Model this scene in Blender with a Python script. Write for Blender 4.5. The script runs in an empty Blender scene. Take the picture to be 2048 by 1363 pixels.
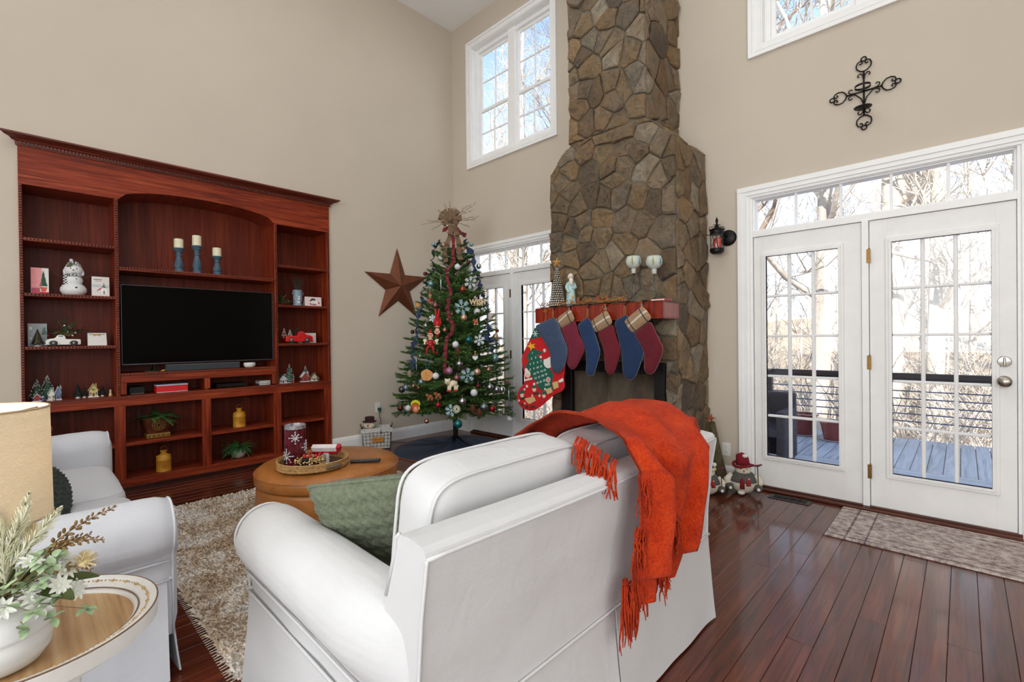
import bpy, bmesh, math, random
import numpy as np
from mathutils import Vector, Matrix, Euler, noise
sc = bpy.context.scene
COL = sc.collection
PI = math.pi; AL = 'all'
sin, cos = math.sin, math.cos
R = random.Random(7)

# ---------------------------------------------------------------- camera
cam = bpy.data.cameras.new('camera')
cam.sensor_width = 36.0
cam.lens = 16.4555
cam.clip_start = .05
cam.clip_end = 400
co = bpy.data.objects.new('camera', cam)
COL.objects.link(co)
_r = Vector((.720563,.693302,-.011024)); _u = Vector((.003899,.011847,.999922)); _f = Vector((-.693378,.72055,-.005834))
m = Matrix((_r, _u, -_f)).transposed().to_4x4()
m.translation = Vector((5.14385,-4.19193,1.26185))
co.matrix_world = m
sc.camera = co

# ---------------------------------------------------------------- view, sky, sun, lights
sc.view_settings.view_transform = 'Standard'
sc.view_settings.look = 'None'
sc.view_settings.gamma = 1
sc.view_settings.use_curve_mapping = False
sc.view_settings.exposure = 0.08
sc.cycles.max_bounces = 10
sc.cycles.transparent_max_bounces = 24

w = bpy.data.worlds.new('sky'); sc.world = w; w.use_nodes = True
nt = w.node_tree; nt.nodes.clear()
_o = nt.nodes.new('ShaderNodeOutputWorld'); _b = nt.nodes.new('ShaderNodeBackground')
_t = nt.nodes.new('ShaderNodeTexCoord'); _s = nt.nodes.new('ShaderNodeSeparateXYZ')
_c = nt.nodes.new('ShaderNodeValToRGB')
nt.links.new(_t.outputs['Generated'], _s.inputs[0]); nt.links.new(_s.outputs['Z'], _c.inputs[0])
nt.links.new(_c.outputs[0], _b.inputs[0]); nt.links.new(_b.outputs[0], _o.inputs[0])
e = _c.color_ramp.elements
e[0].position = 0.0; e[0].color = (1.5, 1.65, 1.85, 1)
e[1].position = 1.0; e[1].color = (.22, .40, .82, 1)
x_ = e.new(.22); x_.color = (1.05, 1.25, 1.6, 1)
x_ = e.new(.55); x_.color = (.42, .66, 1.05, 1)
_b.inputs[1].default_value = 1.15

def light(name, kind, loc, energy, color, rot=None, size=1, size_y=None, aim=None, spread=None):
    l = bpy.data.lights.new(name, kind); l.energy = energy; l.color = color
    if kind == 'AREA':
        l.shape = 'RECTANGLE' if size_y else 'SQUARE'; l.size = size
        if size_y: l.size_y = size_y
        if spread: l.spread = spread
    elif kind == 'POINT': l.shadow_soft_size = size
    o = bpy.data.objects.new(name, l); COL.objects.link(o); o.location = loc
    if aim is not None: o.rotation_euler = (Vector(aim) - Vector(loc)).to_track_quat('-Z', 'Y').to_euler()
    elif rot: o.rotation_euler = rot
    return o
s_ = light('sun', 'SUN', (6, -20, 20), 8, (1, .95, .88)); s_.data.angle = .009
s_.rotation_euler = Vector((-.30, .78, -.60)).to_track_quat('-Z', 'Y').to_euler()
# upturned flash behind the camera, plus unseen area fills added for brightness
LC = (.89, .955, 1.0)
light('bounce_flash', 'AREA', (5.6, -5.6, 3.3), 82, LC, rot=(PI, 0, 0), size=1.2)
light('ceiling_fill', 'AREA', (2.6, -2.4, 5.48), 28, LC, rot=(0, 0, 0), size=2.6)  # added overhead fill
light('rear_fill', 'AREA', (5.2, -7.95, 2.2), 215, LC, size=4.5, size_y=2.6, rot=(PI / 2, 0, 0))  # unseen fill added behind the camera; the wall there has no window
light('side_fill', 'AREA', (7.95, -5.2, 2.0), 80, LC, size=3.6, size_y=2.4, rot=(PI / 2, 0, PI / 2))  # added out-of-view fill from the right, in front of a solid wall

# ---------------------------------------------------------------- materials
MATS = {}
def lin(c):
    c = c / 255.
    return c / 12.92 if c <= .04045 else ((c + .055) / 1.055) ** 2.4
def rgb(*a):
    if len(a) == 1: a = a[0]
    return (lin(a[0]), lin(a[1]), lin(a[2]), 1)
def newmat(name):
    m = bpy.data.materials.new(name); m.use_nodes = True
    n = m.node_tree; b = n.nodes['Principled BSDF']
    MATS[name] = m
    return m, n, b
def N(n, t, **kw):
    x = n.nodes.new(t)
    for k, v in kw.items(): setattr(x, k, v)
    return x
def coords(n, scale, rnd=False):
    tc = N(n, 'ShaderNodeTexCoord'); mp = N(n, 'ShaderNodeMapping')
    mp.inputs['Scale'].default_value = scale if hasattr(scale, '__len__') else (scale,) * 3
    if rnd:
        oi = N(n, 'ShaderNodeObjectInfo'); mu = N(n, 'ShaderNodeMath', operation='MULTIPLY'); mu.inputs[1].default_value = 57.0
        ad = N(n, 'ShaderNodeVectorMath', operation='ADD')
        n.links.new(oi.outputs['Random'], mu.inputs[0]); n.links.new(mu.outputs[0], ad.inputs[1])
        n.links.new(tc.outputs['Object'], ad.inputs[0]); n.links.new(ad.outputs[0], mp.inputs['Vector'])
    else:
        n.links.new(tc.outputs['Object'], mp.inputs['Vector'])
    return mp.outputs[0]
def ramp(n, fac, stops):
    r = N(n, 'ShaderNodeValToRGB'); els = r.color_ramp.elements
    while len(els) < len(stops): els.new(.5)
    for q, (p, c) in zip(els, stops): q.position = p; q.color = c
    n.links.new(fac, r.inputs[0]); return r.outputs[0]
def noisetex(n, vec, scale=1, detail=3, rough=.55, dist=0):
    t = N(n, 'ShaderNodeTexNoise'); t.inputs['Scale'].default_value = scale; t.inputs['Detail'].default_value = detail
    t.inputs['Roughness'].default_value = rough; t.inputs['Distortion'].default_value = dist
    n.links.new(vec, t.inputs['Vector']); return t.outputs['Fac']
def bump(n, b, h, strength=.2, dist=.01):
    u = N(n, 'ShaderNodeBump'); u.inputs['Strength'].default_value = strength; u.inputs['Distance'].default_value = dist
    n.links.new(h, u.inputs['Height']); n.links.new(u.outputs[0], b.inputs['Normal'])
def pm(name, c, rough=.5, metal=0, var=.12, scale=30, bmp=0, bscale=None, bdist=.003, coat=0, sheen=0, spec=.5, stretch=(1, 1, 1), trans=0, sss=0, emit=0):
    """plain procedural material: base colour broken up by noise, optional relief"""
    if name in MATS: return MATS[name]
    m, n, b = newmat(name)
    v = coords(n, tuple(scale * s for s in stretch))
    f = noisetex(n, v, 1, 4)
    col = rgb(c)
    d = tuple(x * (1 - var) for x in col[:3]) + (1,); l = tuple(min(1, x * (1 + var)) for x in col[:3]) + (1,)
    o = ramp(n, f, [(.3, d), (.7, l)])
    n.links.new(o, b.inputs['Base Color'])
    b.inputs['Roughness'].default_value = rough; b.inputs['Metallic'].default_value = metal
    b.inputs['Coat Weight'].default_value = coat; b.inputs['Sheen Weight'].default_value = sheen * .3
    b.inputs['Specular IOR Level'].default_value = spec
    b.inputs['Transmission Weight'].default_value = trans
    b.inputs['Subsurface Weight'].default_value = sss
    if emit:
        n.links.new(o, b.inputs['Emission Color']); b.inputs['Emission Strength'].default_value = emit
    if bmp:
        v2 = coords(n, bscale or scale * 3); bump(n, b, noisetex(n, v2, 1, 3), bmp, bdist)
    return m
def grain(name, dark, mid, light_, axis=1, rough=.35, freq=1.0, rnd=False, coat=0, bmp=.08, tint=0, spec=.5):
    """wood with long grain along an axis (0 x, 1 y, 2 z)"""
    if name in MATS: return MATS[name]
    m, n, b = newmat(name)
    sc_ = [26 * freq] * 3; sc_[axis] = 1.3 * freq
    v = coords(n, sc_, rnd)
    f1 = noisetex(n, v, 1, 4, .6, 1.2)
    sc2 = [150 * freq] * 3; sc2[axis] = 5 * freq
    f2 = noisetex(n, coords(n, sc2, rnd), 1, 2)
    mx = N(n, 'ShaderNodeMix', data_type='FLOAT'); mx.inputs[0].default_value = .3
    n.links.new(f1, mx.inputs[2]); n.links.new(f2, mx.inputs[3])
    o = ramp(n, mx.outputs[0], [(.34, rgb(dark)), (.5, rgb(mid)), (.66, rgb(light_))])
    if tint:
        oi = N(n, 'ShaderNodeObjectInfo'); hs = N(n, 'ShaderNodeHueSaturation')
        mr = N(n, 'ShaderNodeMapRange'); mr.inputs['To Min'].default_value = 1 - tint; mr.inputs['To Max'].default_value = 1 + tint
        n.links.new(oi.outputs['Random'], mr.inputs['Value']); n.links.new(mr.outputs[0], hs.inputs['Value'])
        n.links.new(o, hs.inputs['Color']); o = hs.outputs[0]
    n.links.new(o, b.inputs['Base Color'])
    b.inputs['Roughness'].default_value = rough; b.inputs['Coat Weight'].default_value = coat; b.inputs['Coat Roughness'].default_value = .1; b.inputs['Coat IOR'].default_value = 1.55
    b.inputs['Specular IOR Level'].default_value = spec
    bump(n, b, mx.outputs[0], bmp, .004)
    return m
def glass(name, tint=(1, 1, 1), fres=.9):
    if name in MATS: return MATS[name]
    m, n, b = newmat(name); n.nodes.remove(b)
    out = n.nodes['Material Output']
    t = N(n, 'ShaderNodeBsdfTransparent'); g = N(n, 'ShaderNodeBsdfGlossy'); mi = N(n, 'ShaderNodeMixShader'); lw = N(n, 'ShaderNodeLayerWeight')
    t.inputs[0].default_value = tint + (1,); g.inputs['Roughness'].default_value = .01; lw.inputs['Blend'].default_value = .5
    pw = N(n, 'ShaderNodeMath', operation='POWER'); pw.inputs[1].default_value = 4; ma = N(n, 'ShaderNodeMath', operation='MULTIPLY_ADD'); ma.inputs[1].default_value = .5; ma.inputs[2].default_value = .03
    n.links.new(lw.outputs['Facing'], pw.inputs[0]); n.links.new(pw.outputs[0], ma.inputs[0])
    n.links.new(ma.outputs[0], mi.inputs[0]); n.links.new(t.outputs[0], mi.inputs[1]); n.links.new(g.outputs[0], mi.inputs[2])
    n.links.new(mi.outputs[0], out.inputs[0])
    return m

# ---------------------------------------------------------------- mesh helpers
class MB:
    def __init__(s): s.V = []; s.F = []; s.M = []
    def add(s, V, F, mi=0):
        k = len(s.V); s.V += [tuple(v) for v in V]
        s.F += [tuple(i + k for i in f) for f in F]; s.M += [mi] * len(F)
        return s
    def box(s, x0, y0, z0, x1, y1, z1, mi=0):
        x0, x1 = min(x0, x1), max(x0, x1); y0, y1 = min(y0, y1), max(y0, y1); z0, z1 = min(z0, z1), max(z0, z1)
        V = [(x0, y0, z0), (x1, y0, z0), (x1, y1, z0), (x0, y1, z0), (x0, y0, z1), (x1, y0, z1), (x1, y1, z1), (x0, y1, z1)]
        return s.add(V, [(3, 2, 1, 0), (4, 5, 6, 7), (0, 1, 5, 4), (1, 2, 6, 5), (2, 3, 7, 6), (3, 0, 4, 7)], mi)
    def cham(s, x0, y0, z0, x1, y1, z1, c=.004, mi=0):
        """box with all edges chamfered"""
        b = bmesh.new(); bmesh.ops.create_cube(b, size=1)
        for v in b.verts: v.co = Vector(((x0 + x1) / 2 + v.co.x * abs(x1 - x0), (y0 + y1) / 2 + v.co.y * abs(y1 - y0), (z0 + z1) / 2 + v.co.z * abs(z1 - z0)))
        bmesh.ops.bevel(b, geom=b.edges[:], offset=c, segments=1, affect='EDGES')
        return s.bm(b, mi)
    def rbox(s, x0, y0, z0, x1, y1, z1, c=.02, seg=3, mi=0, xf=None):
        b = bmesh.new(); bmesh.ops.create_cube(b, size=1)
        for v in b.verts: v.co = Vector(((x0 + x1) / 2 + v.co.x * abs(x1 - x0), (y0 + y1) / 2 + v.co.y * abs(y1 - y0), (z0 + z1) / 2 + v.co.z * abs(z1 - z0)))
        bmesh.ops.bevel(b, geom=b.edges[:], offset=c, segments=seg, affect='EDGES', profile=.5)
        if xf: bmesh.ops.transform(b, matrix=xf, verts=b.verts)
        return s.bm(b, mi)
    def bm(s, b, mi=0):
        b.verts.index_update()
        s.add([v.co[:] for v in b.verts], [[v.index for v in f.verts] for f in b.faces], mi); b.free(); return s
    def tube(s, pts, r, n=8, closed=False, mi=0, caps=True):
        P = [Vector(p) for p in pts]; L = len(P)
        rr = r if hasattr(r, '__len__') else [r] * L
        V = []; F = []; ref = None
        for i in range(L):
            a = P[(i - 1) % L] if (closed or i > 0) else P[i]; c = P[(i + 1) % L] if (closed or i < L - 1) else P[i]
            t = (c - a)
            t = t.normalized() if t.length > 1e-9 else Vector((0, 0, 1))
            if ref is None:
                ref = Vector((0, 0, 1)) if abs(t.z) < .9 else Vector((1, 0, 0))
            u = ref - t * ref.dot(t)
            if u.length < 1e-6: u = t.orthogonal()
            u.normalize(); ref = u; w_ = t.cross(u)
            for k in range(n):
                a_ = 2 * PI * k / n
                V.append(P[i] + (u * cos(a_) + w_ * sin(a_)) * rr[i])
        for i in range(L if closed else L - 1):
            j = (i + 1) % L
            for k in range(n):
                k2 = (k + 1) % n
                F.append((i * n + k, i * n + k2, j * n + k2, j * n + k))
        if caps and not closed:
            F.append(tuple(reversed(range(n)))); F.append(tuple((L - 1) * n + k for k in range(n)))
        return s.add(V, F, mi)
    def lathe(s, prof, c=(0, 0, 0), n=20, mi=0, axis='z', sq=1.0):
        V = []; F = []
        for (r, z) in prof:
            for k in range(n):
                a = 2 * PI * k / n
                p = (r * cos(a), r * sin(a) * sq, z)
                if axis == 'x': p = (p[2], p[0], p[1])
                elif axis == 'y': p = (p[0], p[2], p[1])
                V.append((c[0] + p[0], c[1] + p[1], c[2] + p[2]))
        for i in range(len(prof) - 1):
            for k in range(n):
                k2 = (k + 1) % n
                F.append((i * n + k, i * n + k2, (i + 1) * n + k2, (i + 1) * n + k))
        if prof[0][0] > 1e-6: F.append(tuple(reversed(range(n))))
        if prof[-1][0] > 1e-6: F.append(tuple((len(prof) - 1) * n + k for k in range(n)))
        return s.add(V, F, mi)
    def ball(s, c, r, n=16, m_=10, mi=0, sq=(1, 1, 1)):
        V = []; F = []
        V.append((c[0], c[1], c[2] - r * sq[2]))
        for i in range(1, m_):
            t = PI * i / m_ - PI / 2
            for k in range(n):
                a = 2 * PI * k / n
                V.append((c[0] + r * cos(t) * cos(a) * sq[0], c[1] + r * cos(t) * sin(a) * sq[1], c[2] + r * sin(t) * sq[2]))
        V.append((c[0], c[1], c[2] + r * sq[2])); e_ = len(V) - 1
        for k in range(n):
            k2 = (k + 1) % n
            F.append((0, 1 + k2, 1 + k)); F.append((e_, 1 + (m_ - 2) * n + k, 1 + (m_ - 2) * n + k2))
            for i in range(m_ - 2):
                F.append((1 + i * n + k, 1 + i * n + k2, 1 + (i + 1) * n + k2, 1 + (i + 1) * n + k))
        return s.add(V, F, mi)
    def prism(s, poly, fn, mi=0):
        """extrude a 2-D polygon between fn(p,0) and fn(p,1)"""
        n = len(poly)
        V = [fn(p, 0) for p in poly] + [fn(p, 1) for p in poly]
        F = [tuple(reversed(range(n))), tuple(range(n, 2 * n))] + [(i, (i + 1) % n, n + (i + 1) % n, n + i) for i in range(n)]
        return s.add(V, F, mi)
    def grid(s, fn, nu, nv, mi=0, cu=False, cv=False):
        V = [fn(i / (nu if cu else nu - 1), j / (nv if cv else nv - 1)) for i in range(nu) for j in range(nv)]
        F = [(i * nv + j, ((i + 1) % nu) * nv + j, ((i + 1) % nu) * nv + (j + 1) % nv, i * nv + (j + 1) % nv)
             for i in range(nu if cu else nu - 1) for j in range(nv if cv else nv - 1)]
        return s.add(V, F, mi)
    def xf(s, M, k=0):
        s.V[k:] = [tuple(M @ Vector(v)) for v in s.V[k:]]; return s
def off(o): return Vector(o.get('_b', (0, 0, 0)))
BASE = {}
def build(name, mb, mats, parent=None, smooth=False, fix=True, label=None, kind=None):
    """link one mesh object; vertices are given in world coordinates and stored relative to the thing's base"""
    me = bpy.data.meshes.new(name)
    b = BASE.get(parent.name, Vector((0, 0, 0))) if parent else Vector((0, 0, 0))
    if parent:
        V = [(v[0] - b[0], v[1] - b[1], v[2] - b[2]) for v in mb.V]
    else:
        A = np.array(mb.V); c0 = Vector(((A[:, 0].min() + A[:, 0].max()) / 2, (A[:, 1].min() + A[:, 1].max()) / 2, A[:, 2].min()))
        b = c0; V = [(v[0] - b[0], v[1] - b[1], v[2] - b[2]) for v in mb.V]
    me.from_pydata(V, [], mb.F)
    if not isinstance(mats, (list, tuple)): mats = [mats]
    for m_ in mats: me.materials.append(m_)
    if len(mats) > 1: me.polygons.foreach_set('material_index', mb.M)
    if fix:
        bb = bmesh.new(); bb.from_mesh(me); bmesh.ops.recalc_face_normals(bb, faces=bb.faces); bb.to_mesh(me); bb.free()
    if smooth:
        me.polygons.foreach_set('use_smooth', [True] * len(me.polygons))
        if smooth != 'all': 
            try: me.set_sharp_from_angle(angle=math.radians(smooth if smooth is not True else 40))
            except Exception: pass
    me.update()
    o = bpy.data.objects.new(name, me); COL.objects.link(o)
    if parent:
        o.parent = parent; BASE[o.name] = b
    else:
        o.location = b; BASE[o.name] = b
    if label: o['label'] = label
    if kind: o['kind'] = kind
    return o
def thing(name, label, cat, loc, group=None):
    o = bpy.data.objects.new(name, None); COL.objects.link(o); o.location = loc; o.empty_display_size = .1
    o['label'] = label; o['category'] = cat
    if group: o['group'] = group
    BASE[o.name] = Vector(loc)
    return o
def tag(o, label, cat, group=None):
    o['label'] = label; o['category'] = cat
    if group: o['group'] = group
    return o
def struct(o): o['kind'] = 'structure'; return o
def copy_mesh(o, name, loc, parent, rot=None, scale=None):
    c = bpy.data.objects.new(name, o.data); COL.objects.link(c); c.parent = parent; c.location = loc
    if rot: c.rotation_euler = rot
    if scale: c.scale = scale if hasattr(scale, '__len__') else (scale,) * 3
    return c
def dup(root, loc, label=None, rotz=None, scale=None, group=None):
    r = root.copy(); COL.objects.link(r); r.location = loc
    if rotz is not None: r.rotation_euler = (0, 0, rotz)
    if scale: r.scale = (scale,) * 3
    if label: r['label'] = label
    if group: r['group'] = group
    for ch in list(root.children):
        c = ch.copy(); COL.objects.link(c); c.parent = r
        for g in ch.children:
            q = g.copy(); COL.objects.link(q); q.parent = c
    return r
def nz(x, y, z=0, s=1): return noise.noise(Vector((x * s, y * s, z * s)))

# shared materials
WALL = pm('wall_paint', (203, 190, 173), .85, var=.025, scale=1.2, bmp=.03, bscale=180)
CEIL = pm('ceiling_paint', (244, 242, 240), .9, var=.02, scale=2, bmp=.03, bscale=160)
TRIM = pm('white_trim_paint', (246, 245, 243), .42, var=.02, scale=8)
DOORP = pm('white_door_paint', (240, 238, 235), .5, var=.035, scale=5, bmp=.02, bscale=60)
GLASS = glass('window_glass')
BRASS = pm('aged_brass', (128, 98, 56), .4, 1, .2, 60)
STEEL = pm('satin_nickel', (175, 168, 158), .28, 1, .1, 50)
BLACK = pm('black_iron', (24, 21, 20), .45, .5, .25, 60, .1)
CW = ((84, 26, 11), (128, 44, 19), (164, 72, 38))
WOODH = grain('cherry_wood_horizontal', *CW, axis=1, rough=.38, spec=.3)
WOODV = grain('cherry_wood_vertical', *CW, axis=2, rough=.38, spec=.3)
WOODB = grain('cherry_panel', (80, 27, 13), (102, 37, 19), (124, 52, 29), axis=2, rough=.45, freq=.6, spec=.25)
WOODX = grain('cherry_wood_depth', *CW, axis=0, rough=.38)
ROPE = grain('cherry_rope_trim', (66, 22, 13), (98, 38, 24), (126, 58, 40), axis=1, rough=.4)

# ---------------------------------------------------------------- room shell
H = 5.56
DOORS = [(.35, 1.89, 0, 2.42), (3.87, 5.41, 0, 2.42)]
WINS = [(.41, 1.775, 3.63, 5.15), (3.965, 5.33, 3.63, 5.15)]
def wall_cells(u0, u1, v0, v1, holes):
    us = sorted({u0, u1} | {h[0] for h in holes} | {h[1] for h in holes}); vs = sorted({v0, v1} | {h[2] for h in holes} | {h[3] for h in holes})
    for i in range(len(us) - 1):
        for j in range(len(vs) - 1):
            cu, cv = (us[i] + us[i + 1]) / 2, (vs[j] + vs[j + 1]) / 2
            if any(h[0] < cu < h[1] and h[2] < cv < h[3] for h in holes): continue
            yield us[i], us[i + 1], vs[j], vs[j + 1]
b = MB()
for a, c, e0, e1 in wall_cells(-.16, 8.1, -.02, H, DOORS + WINS): b.box(a, 0, e0, c, .16, e1)
struct(build('wall_back', b, WALL))
b = MB()
for a, c, e0, e1 in wall_cells(-8.1, 0, -.02, H, [(-4.205, -1.825, 0, 2.75)]): b.box(-.16, a, e0, 0, c, e1)
struct(build('wall_left', b, WALL))
struct(build('wall_right', MB().box(8, -8.1, -.02, 8.16, 0, H), WALL))
struct(build('wall_front', MB().box(-.16, -8.26, -.02, 8.16, -8.1, H), WALL))
struct(build('ceiling', MB().box(-.5, -8.6, H, 8.5, .5, H + .15), CEIL))
# baseboards: flat board with a moulded cap
def baseboard(name, p0, p1, n):
    prof = [(0, 0), (.016, 0), (.016, .105), (.013, .112), (.013, .122), (.008, .135), (.004, .145), (0, .145)]
    b = MB(); d = Vector(n)
    b.prism(prof, lambda q, k: tuple(Vector((p1 if k else p0)) + d * q[0] + Vector((0, 0, q[1]))))
    struct(build(name, b, TRIM))
baseboard('baseboard_left', (0, -1.805, 0), (0, -.016, 0), (1, 0, 0))
baseboard('baseboard_left', (0, -8.1, 0), (0, -4.225, 0), (1, 0, 0))
baseboard('baseboard_back', (0, 0, 0), (.255, 0, 0), (0, -1, 0))
baseboard('baseboard_back', (1.985, 0, 0), (2.24, 0, 0), (0, -1, 0))
baseboard('baseboard_back', (3.56, 0, 0), (3.775, 0, 0), (0, -1, 0))
baseboard('baseboard_back', (5.505, 0, 0), (8, 0, 0), (0, -1, 0))
# floor of single oak boards
FLOORM = grain('stained_oak_floor', (54, 18, 8), (84, 32, 14), (112, 50, 25), axis=1, rough=.4, freq=.9, rnd=True, coat=.7, bmp=.1, tint=.2, spec=.2)
sub = build('floor', MB().box(-.16, -8.1, -.12, 8.1, .16, -.014), pm('subfloor', (40, 20, 14), .8)); struct(sub)
bw = .098; protos = {}
FLB = BASE['floor']
rr = random.Random(3)
x = .0
nplank = 0
rest = MB()
while x < 8.0:
    y = 0.0 - rr.random() * .9
    segs = [(y, 0.0)] if y < -.15 else []
    y = segs[-1][0] if segs else 0.0
    while y > -8.1:
        L = rr.choice([1.1, 1.4, 1.7, 2.0]); segs.append((max(y - L, -8.1), y)); y -= L
    for (a, c) in segs:
        L = c - a
        # seen boards are objects; the strip behind the camera is joined
        if x < 5.7 and c > -4.2 and L > .1 and nplank < 300:
            key = round(L, 2)
            if key not in protos:
                mb = MB().cham(-bw / 2 + .0006, -L / 2 + .0006, -.016, bw / 2 - .0006, L / 2 - .0006, 0, .0016)
                o = build('floor_plank', mb, FLOORM, sub); protos[key] = o
                o.location = Vector((x + bw / 2, (a + c) / 2, 0)) - FLB
                o.data.transform(Matrix.Translation(FLB))
            else:
                copy_mesh(protos[key], 'floor_plank', Vector((x + bw / 2, (a + c) / 2, 0)) - FLB, sub)
            nplank += 1
        else:
            rest.cham(x + .0006, a + .0006, -.016, x + bw - .0006, c - .0006, 0, .0016)
    x += bw
o = build('floor_boards_behind', rest, FLOORM, sub); o['kind'] = 'stuff'

# ---------------------------------------------------------------- doors with transoms
def frame_rect(b, x0, z0, x1, z1, w_, y0, y1, c=.0015, bot=True):
    b.cham(x0, y0, z0, x0 + w_, y1, z1, c); b.cham(x1 - w_, y0, z0, x1, y1, z1, c)
    b.cham(x0 + w_, y0, z1 - w_, x1 - w_, y1, z1, c)
    if bot: b.cham(x0 + w_, y0, z0, x1 - w_, y1, z0 + w_, c)
THRESH = grain('threshold_oak', (50, 20, 12), (80, 36, 20), (104, 52, 30), axis=0, rough=.4)
def door_unit(name, cx, mir, label):
    """cx is the centre of the opening; mir=1 has the opening leaf on the right, -1 on the left"""
    t = thing(name, label, 'door', (cx, 0, 0)); t['kind'] = 'structure'; del t['category']
    X = lambda v: cx + mir * v
    def bx(b, v0, y0, z0, v1, y1, z1, c=.0015): b.cham(min(X(v0), X(v1)), y0, z0, max(X(v0), X(v1)), y1, z1, c)
    b = MB()   # stepped casing round the opening
    for s in (-1, 1):
        bx(b, s * .765, -.012, 0, s * .862, -.0, 2.40); bx(b, s * .79, -.024, 0, s * .855, -.011, 2.42); bx(b, s * .825, -.03, 0, s * .858, -.02, 2.452)
    bx(b, -.862, -.012, 2.40, .862, 0, 2.487); bx(b, -.855, -.024, 2.42, .855, -.011, 2.478); bx(b, -.858, -.034, 2.452, .858, -.02, 2.492)
    build('casing', b, TRIM, t)
    b = MB()   # jambs, head, transom bar, mull post
    for s in (-1, 1): bx(b, s * .747, 0, 0, s * .77, .15, 2.42)
    bx(b, -.75, 0, 2.395, .75, .15, 2.42); bx(b, -.75, -.004, 2.075, .75, .15, 2.125); bx(b, -.018, -.012, .0, .022, .14, 2.08)
    for s in (-1, 1): bx(b, s * .757, .02, 2.12, s * .735, .07, 2.40)
    bx(b, -.74, .02, 2.385, .74, .07, 2.4); bx(b, -.74, .02, 2.118, .74, .07, 2.135)
    build('door_frame', b, TRIM, t)
    for i in range(5):
        a = -.735 + i * .294
        build('transom_pane', MB().box(min(X(a), X(a + .294)) + .001, .05, 2.125, max(X(a), X(a + .294)) - .001, .055, 2.395), GLASS, t)
        if i:
            b = MB(); bx(b, a - .008, .035, 2.13, a + .008, .062, 2.392, .002); build('muntin', b, TRIM, t)
    for leaf, (v0, v1, g0, g1) in enumerate([(-.742, -.022, -.648, -.160), (.026, .744, .150, .636)]):
        b = MB(); za, zb = .284, 1.904
        y0, y1 = (.012, .056)
        bx(b, v0, y0, .03, g0 - .02, y1, 2.072, .001); bx(b, g1 + .02, y0, .03, v1, y1, 2.072, .001)
        bx(b, g0 - .02, y0, zb + .02, g1 + .02, y1, 2.072, .001); bx(b, g0 - .02, y0, .03, g1 + .02, y1, za - .02, .001)
        lf = build('door_leaf', b, DOORP, t)
        b = MB()   # raised moulding round the glass
        for (o_, yy) in ((.034, -.004), (.018, -.010)):
            bx(b, g0 - o_, yy, za, g0, .03, zb, .0012); bx(b, g1, yy, za, g1 + o_, .03, zb, .0012)
            bx(b, g0 - o_, yy, zb, g1 + o_, .03, zb + o_, .0012); bx(b, g0 - o_, yy, za - o_, g1 + o_, .03, za, .0012)
        build('glass_moulding', b, DOORP, lf)
        dw = (g1 - g0) / 3; dz = (zb - za) / 5
        for i in range(3):
            for j in range(5):
                xa, xb = sorted((X(g0 + i * dw), X(g0 + (i + 1) * dw)))
                build('pane', MB().box(xa, .03, za + j * dz, xb, .035, za + (j + 1) * dz), GLASS, lf)
        for i in (1, 2):
            b = MB(); bx(b, g0 + i * dw - .011, .012, za, g0 + i * dw + .011, .045, zb, .004); build('muntin', b, DOORP, lf)
        for j in (1, 2, 3, 4):
            b = MB(); bx(b, g0, .013, za + j * dz - .009, g1, .044, za + j * dz + .009, .004); build('muntin', b, DOORP, lf)
        if leaf == 1:
            for hz in (.28, 1.06, 1.82):
                b = MB(); b.lathe([(.0065, 0), (.0065, .1)], (X(.022), -.004, hz - .05), 10); b.lathe([(.004, 0), (.0085, .004), (.004, .009)], (X(.022), -.004, hz + .05), 10)
                bx(b, .010, -.0125, hz - .05, .034, -.0105, hz + .05, .0005)
                build('hinge', b, BRASS, t, smooth=40)
            kx = X(.690)
            for kz, nm in ((1.085, 'deadbolt'), (.962, 'door_knob')):
                b = MB()
                if nm == 'deadbolt':
                    b.lathe([(.033, -.012), (.033, .002), (.028, .012), (.014, .014), (0, .014)], (kx, 0, 0), 24, axis='y'); b.cham(kx - .006, .012, -.026, kx + .006, .028, .026, .004)
                else:
                    b.lathe([(.034, -.012), (.034, .003), (.028, .01), (.013, .014), (.012, .04), (.024, .046), (.031, .058), (.03, .068), (.02, .075), (0, .077)], (kx, 0, 0), 24, axis='y')
                b.V = [(v[0], -v[1] + .0, v[2] + kz) for v in b.V]
                kn = build(nm, b, STEEL, t, smooth=35)
                if nm == 'door_knob': 
                    pass
    b = MB(); bx(b, -.765, -.05, 0, .765, .15, .022, .006); bx(b, -.765, -.012, .02, .765, .02, .034, .003)
    build('threshold', b, THRESH, t)
    return t
door_unit('door_1', 1.12, -1, 'white glazed double door with transom behind the Christmas tree')
door_unit('door_2', 4.64, 1, 'white glazed double door with transom to the right of the fireplace')

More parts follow.
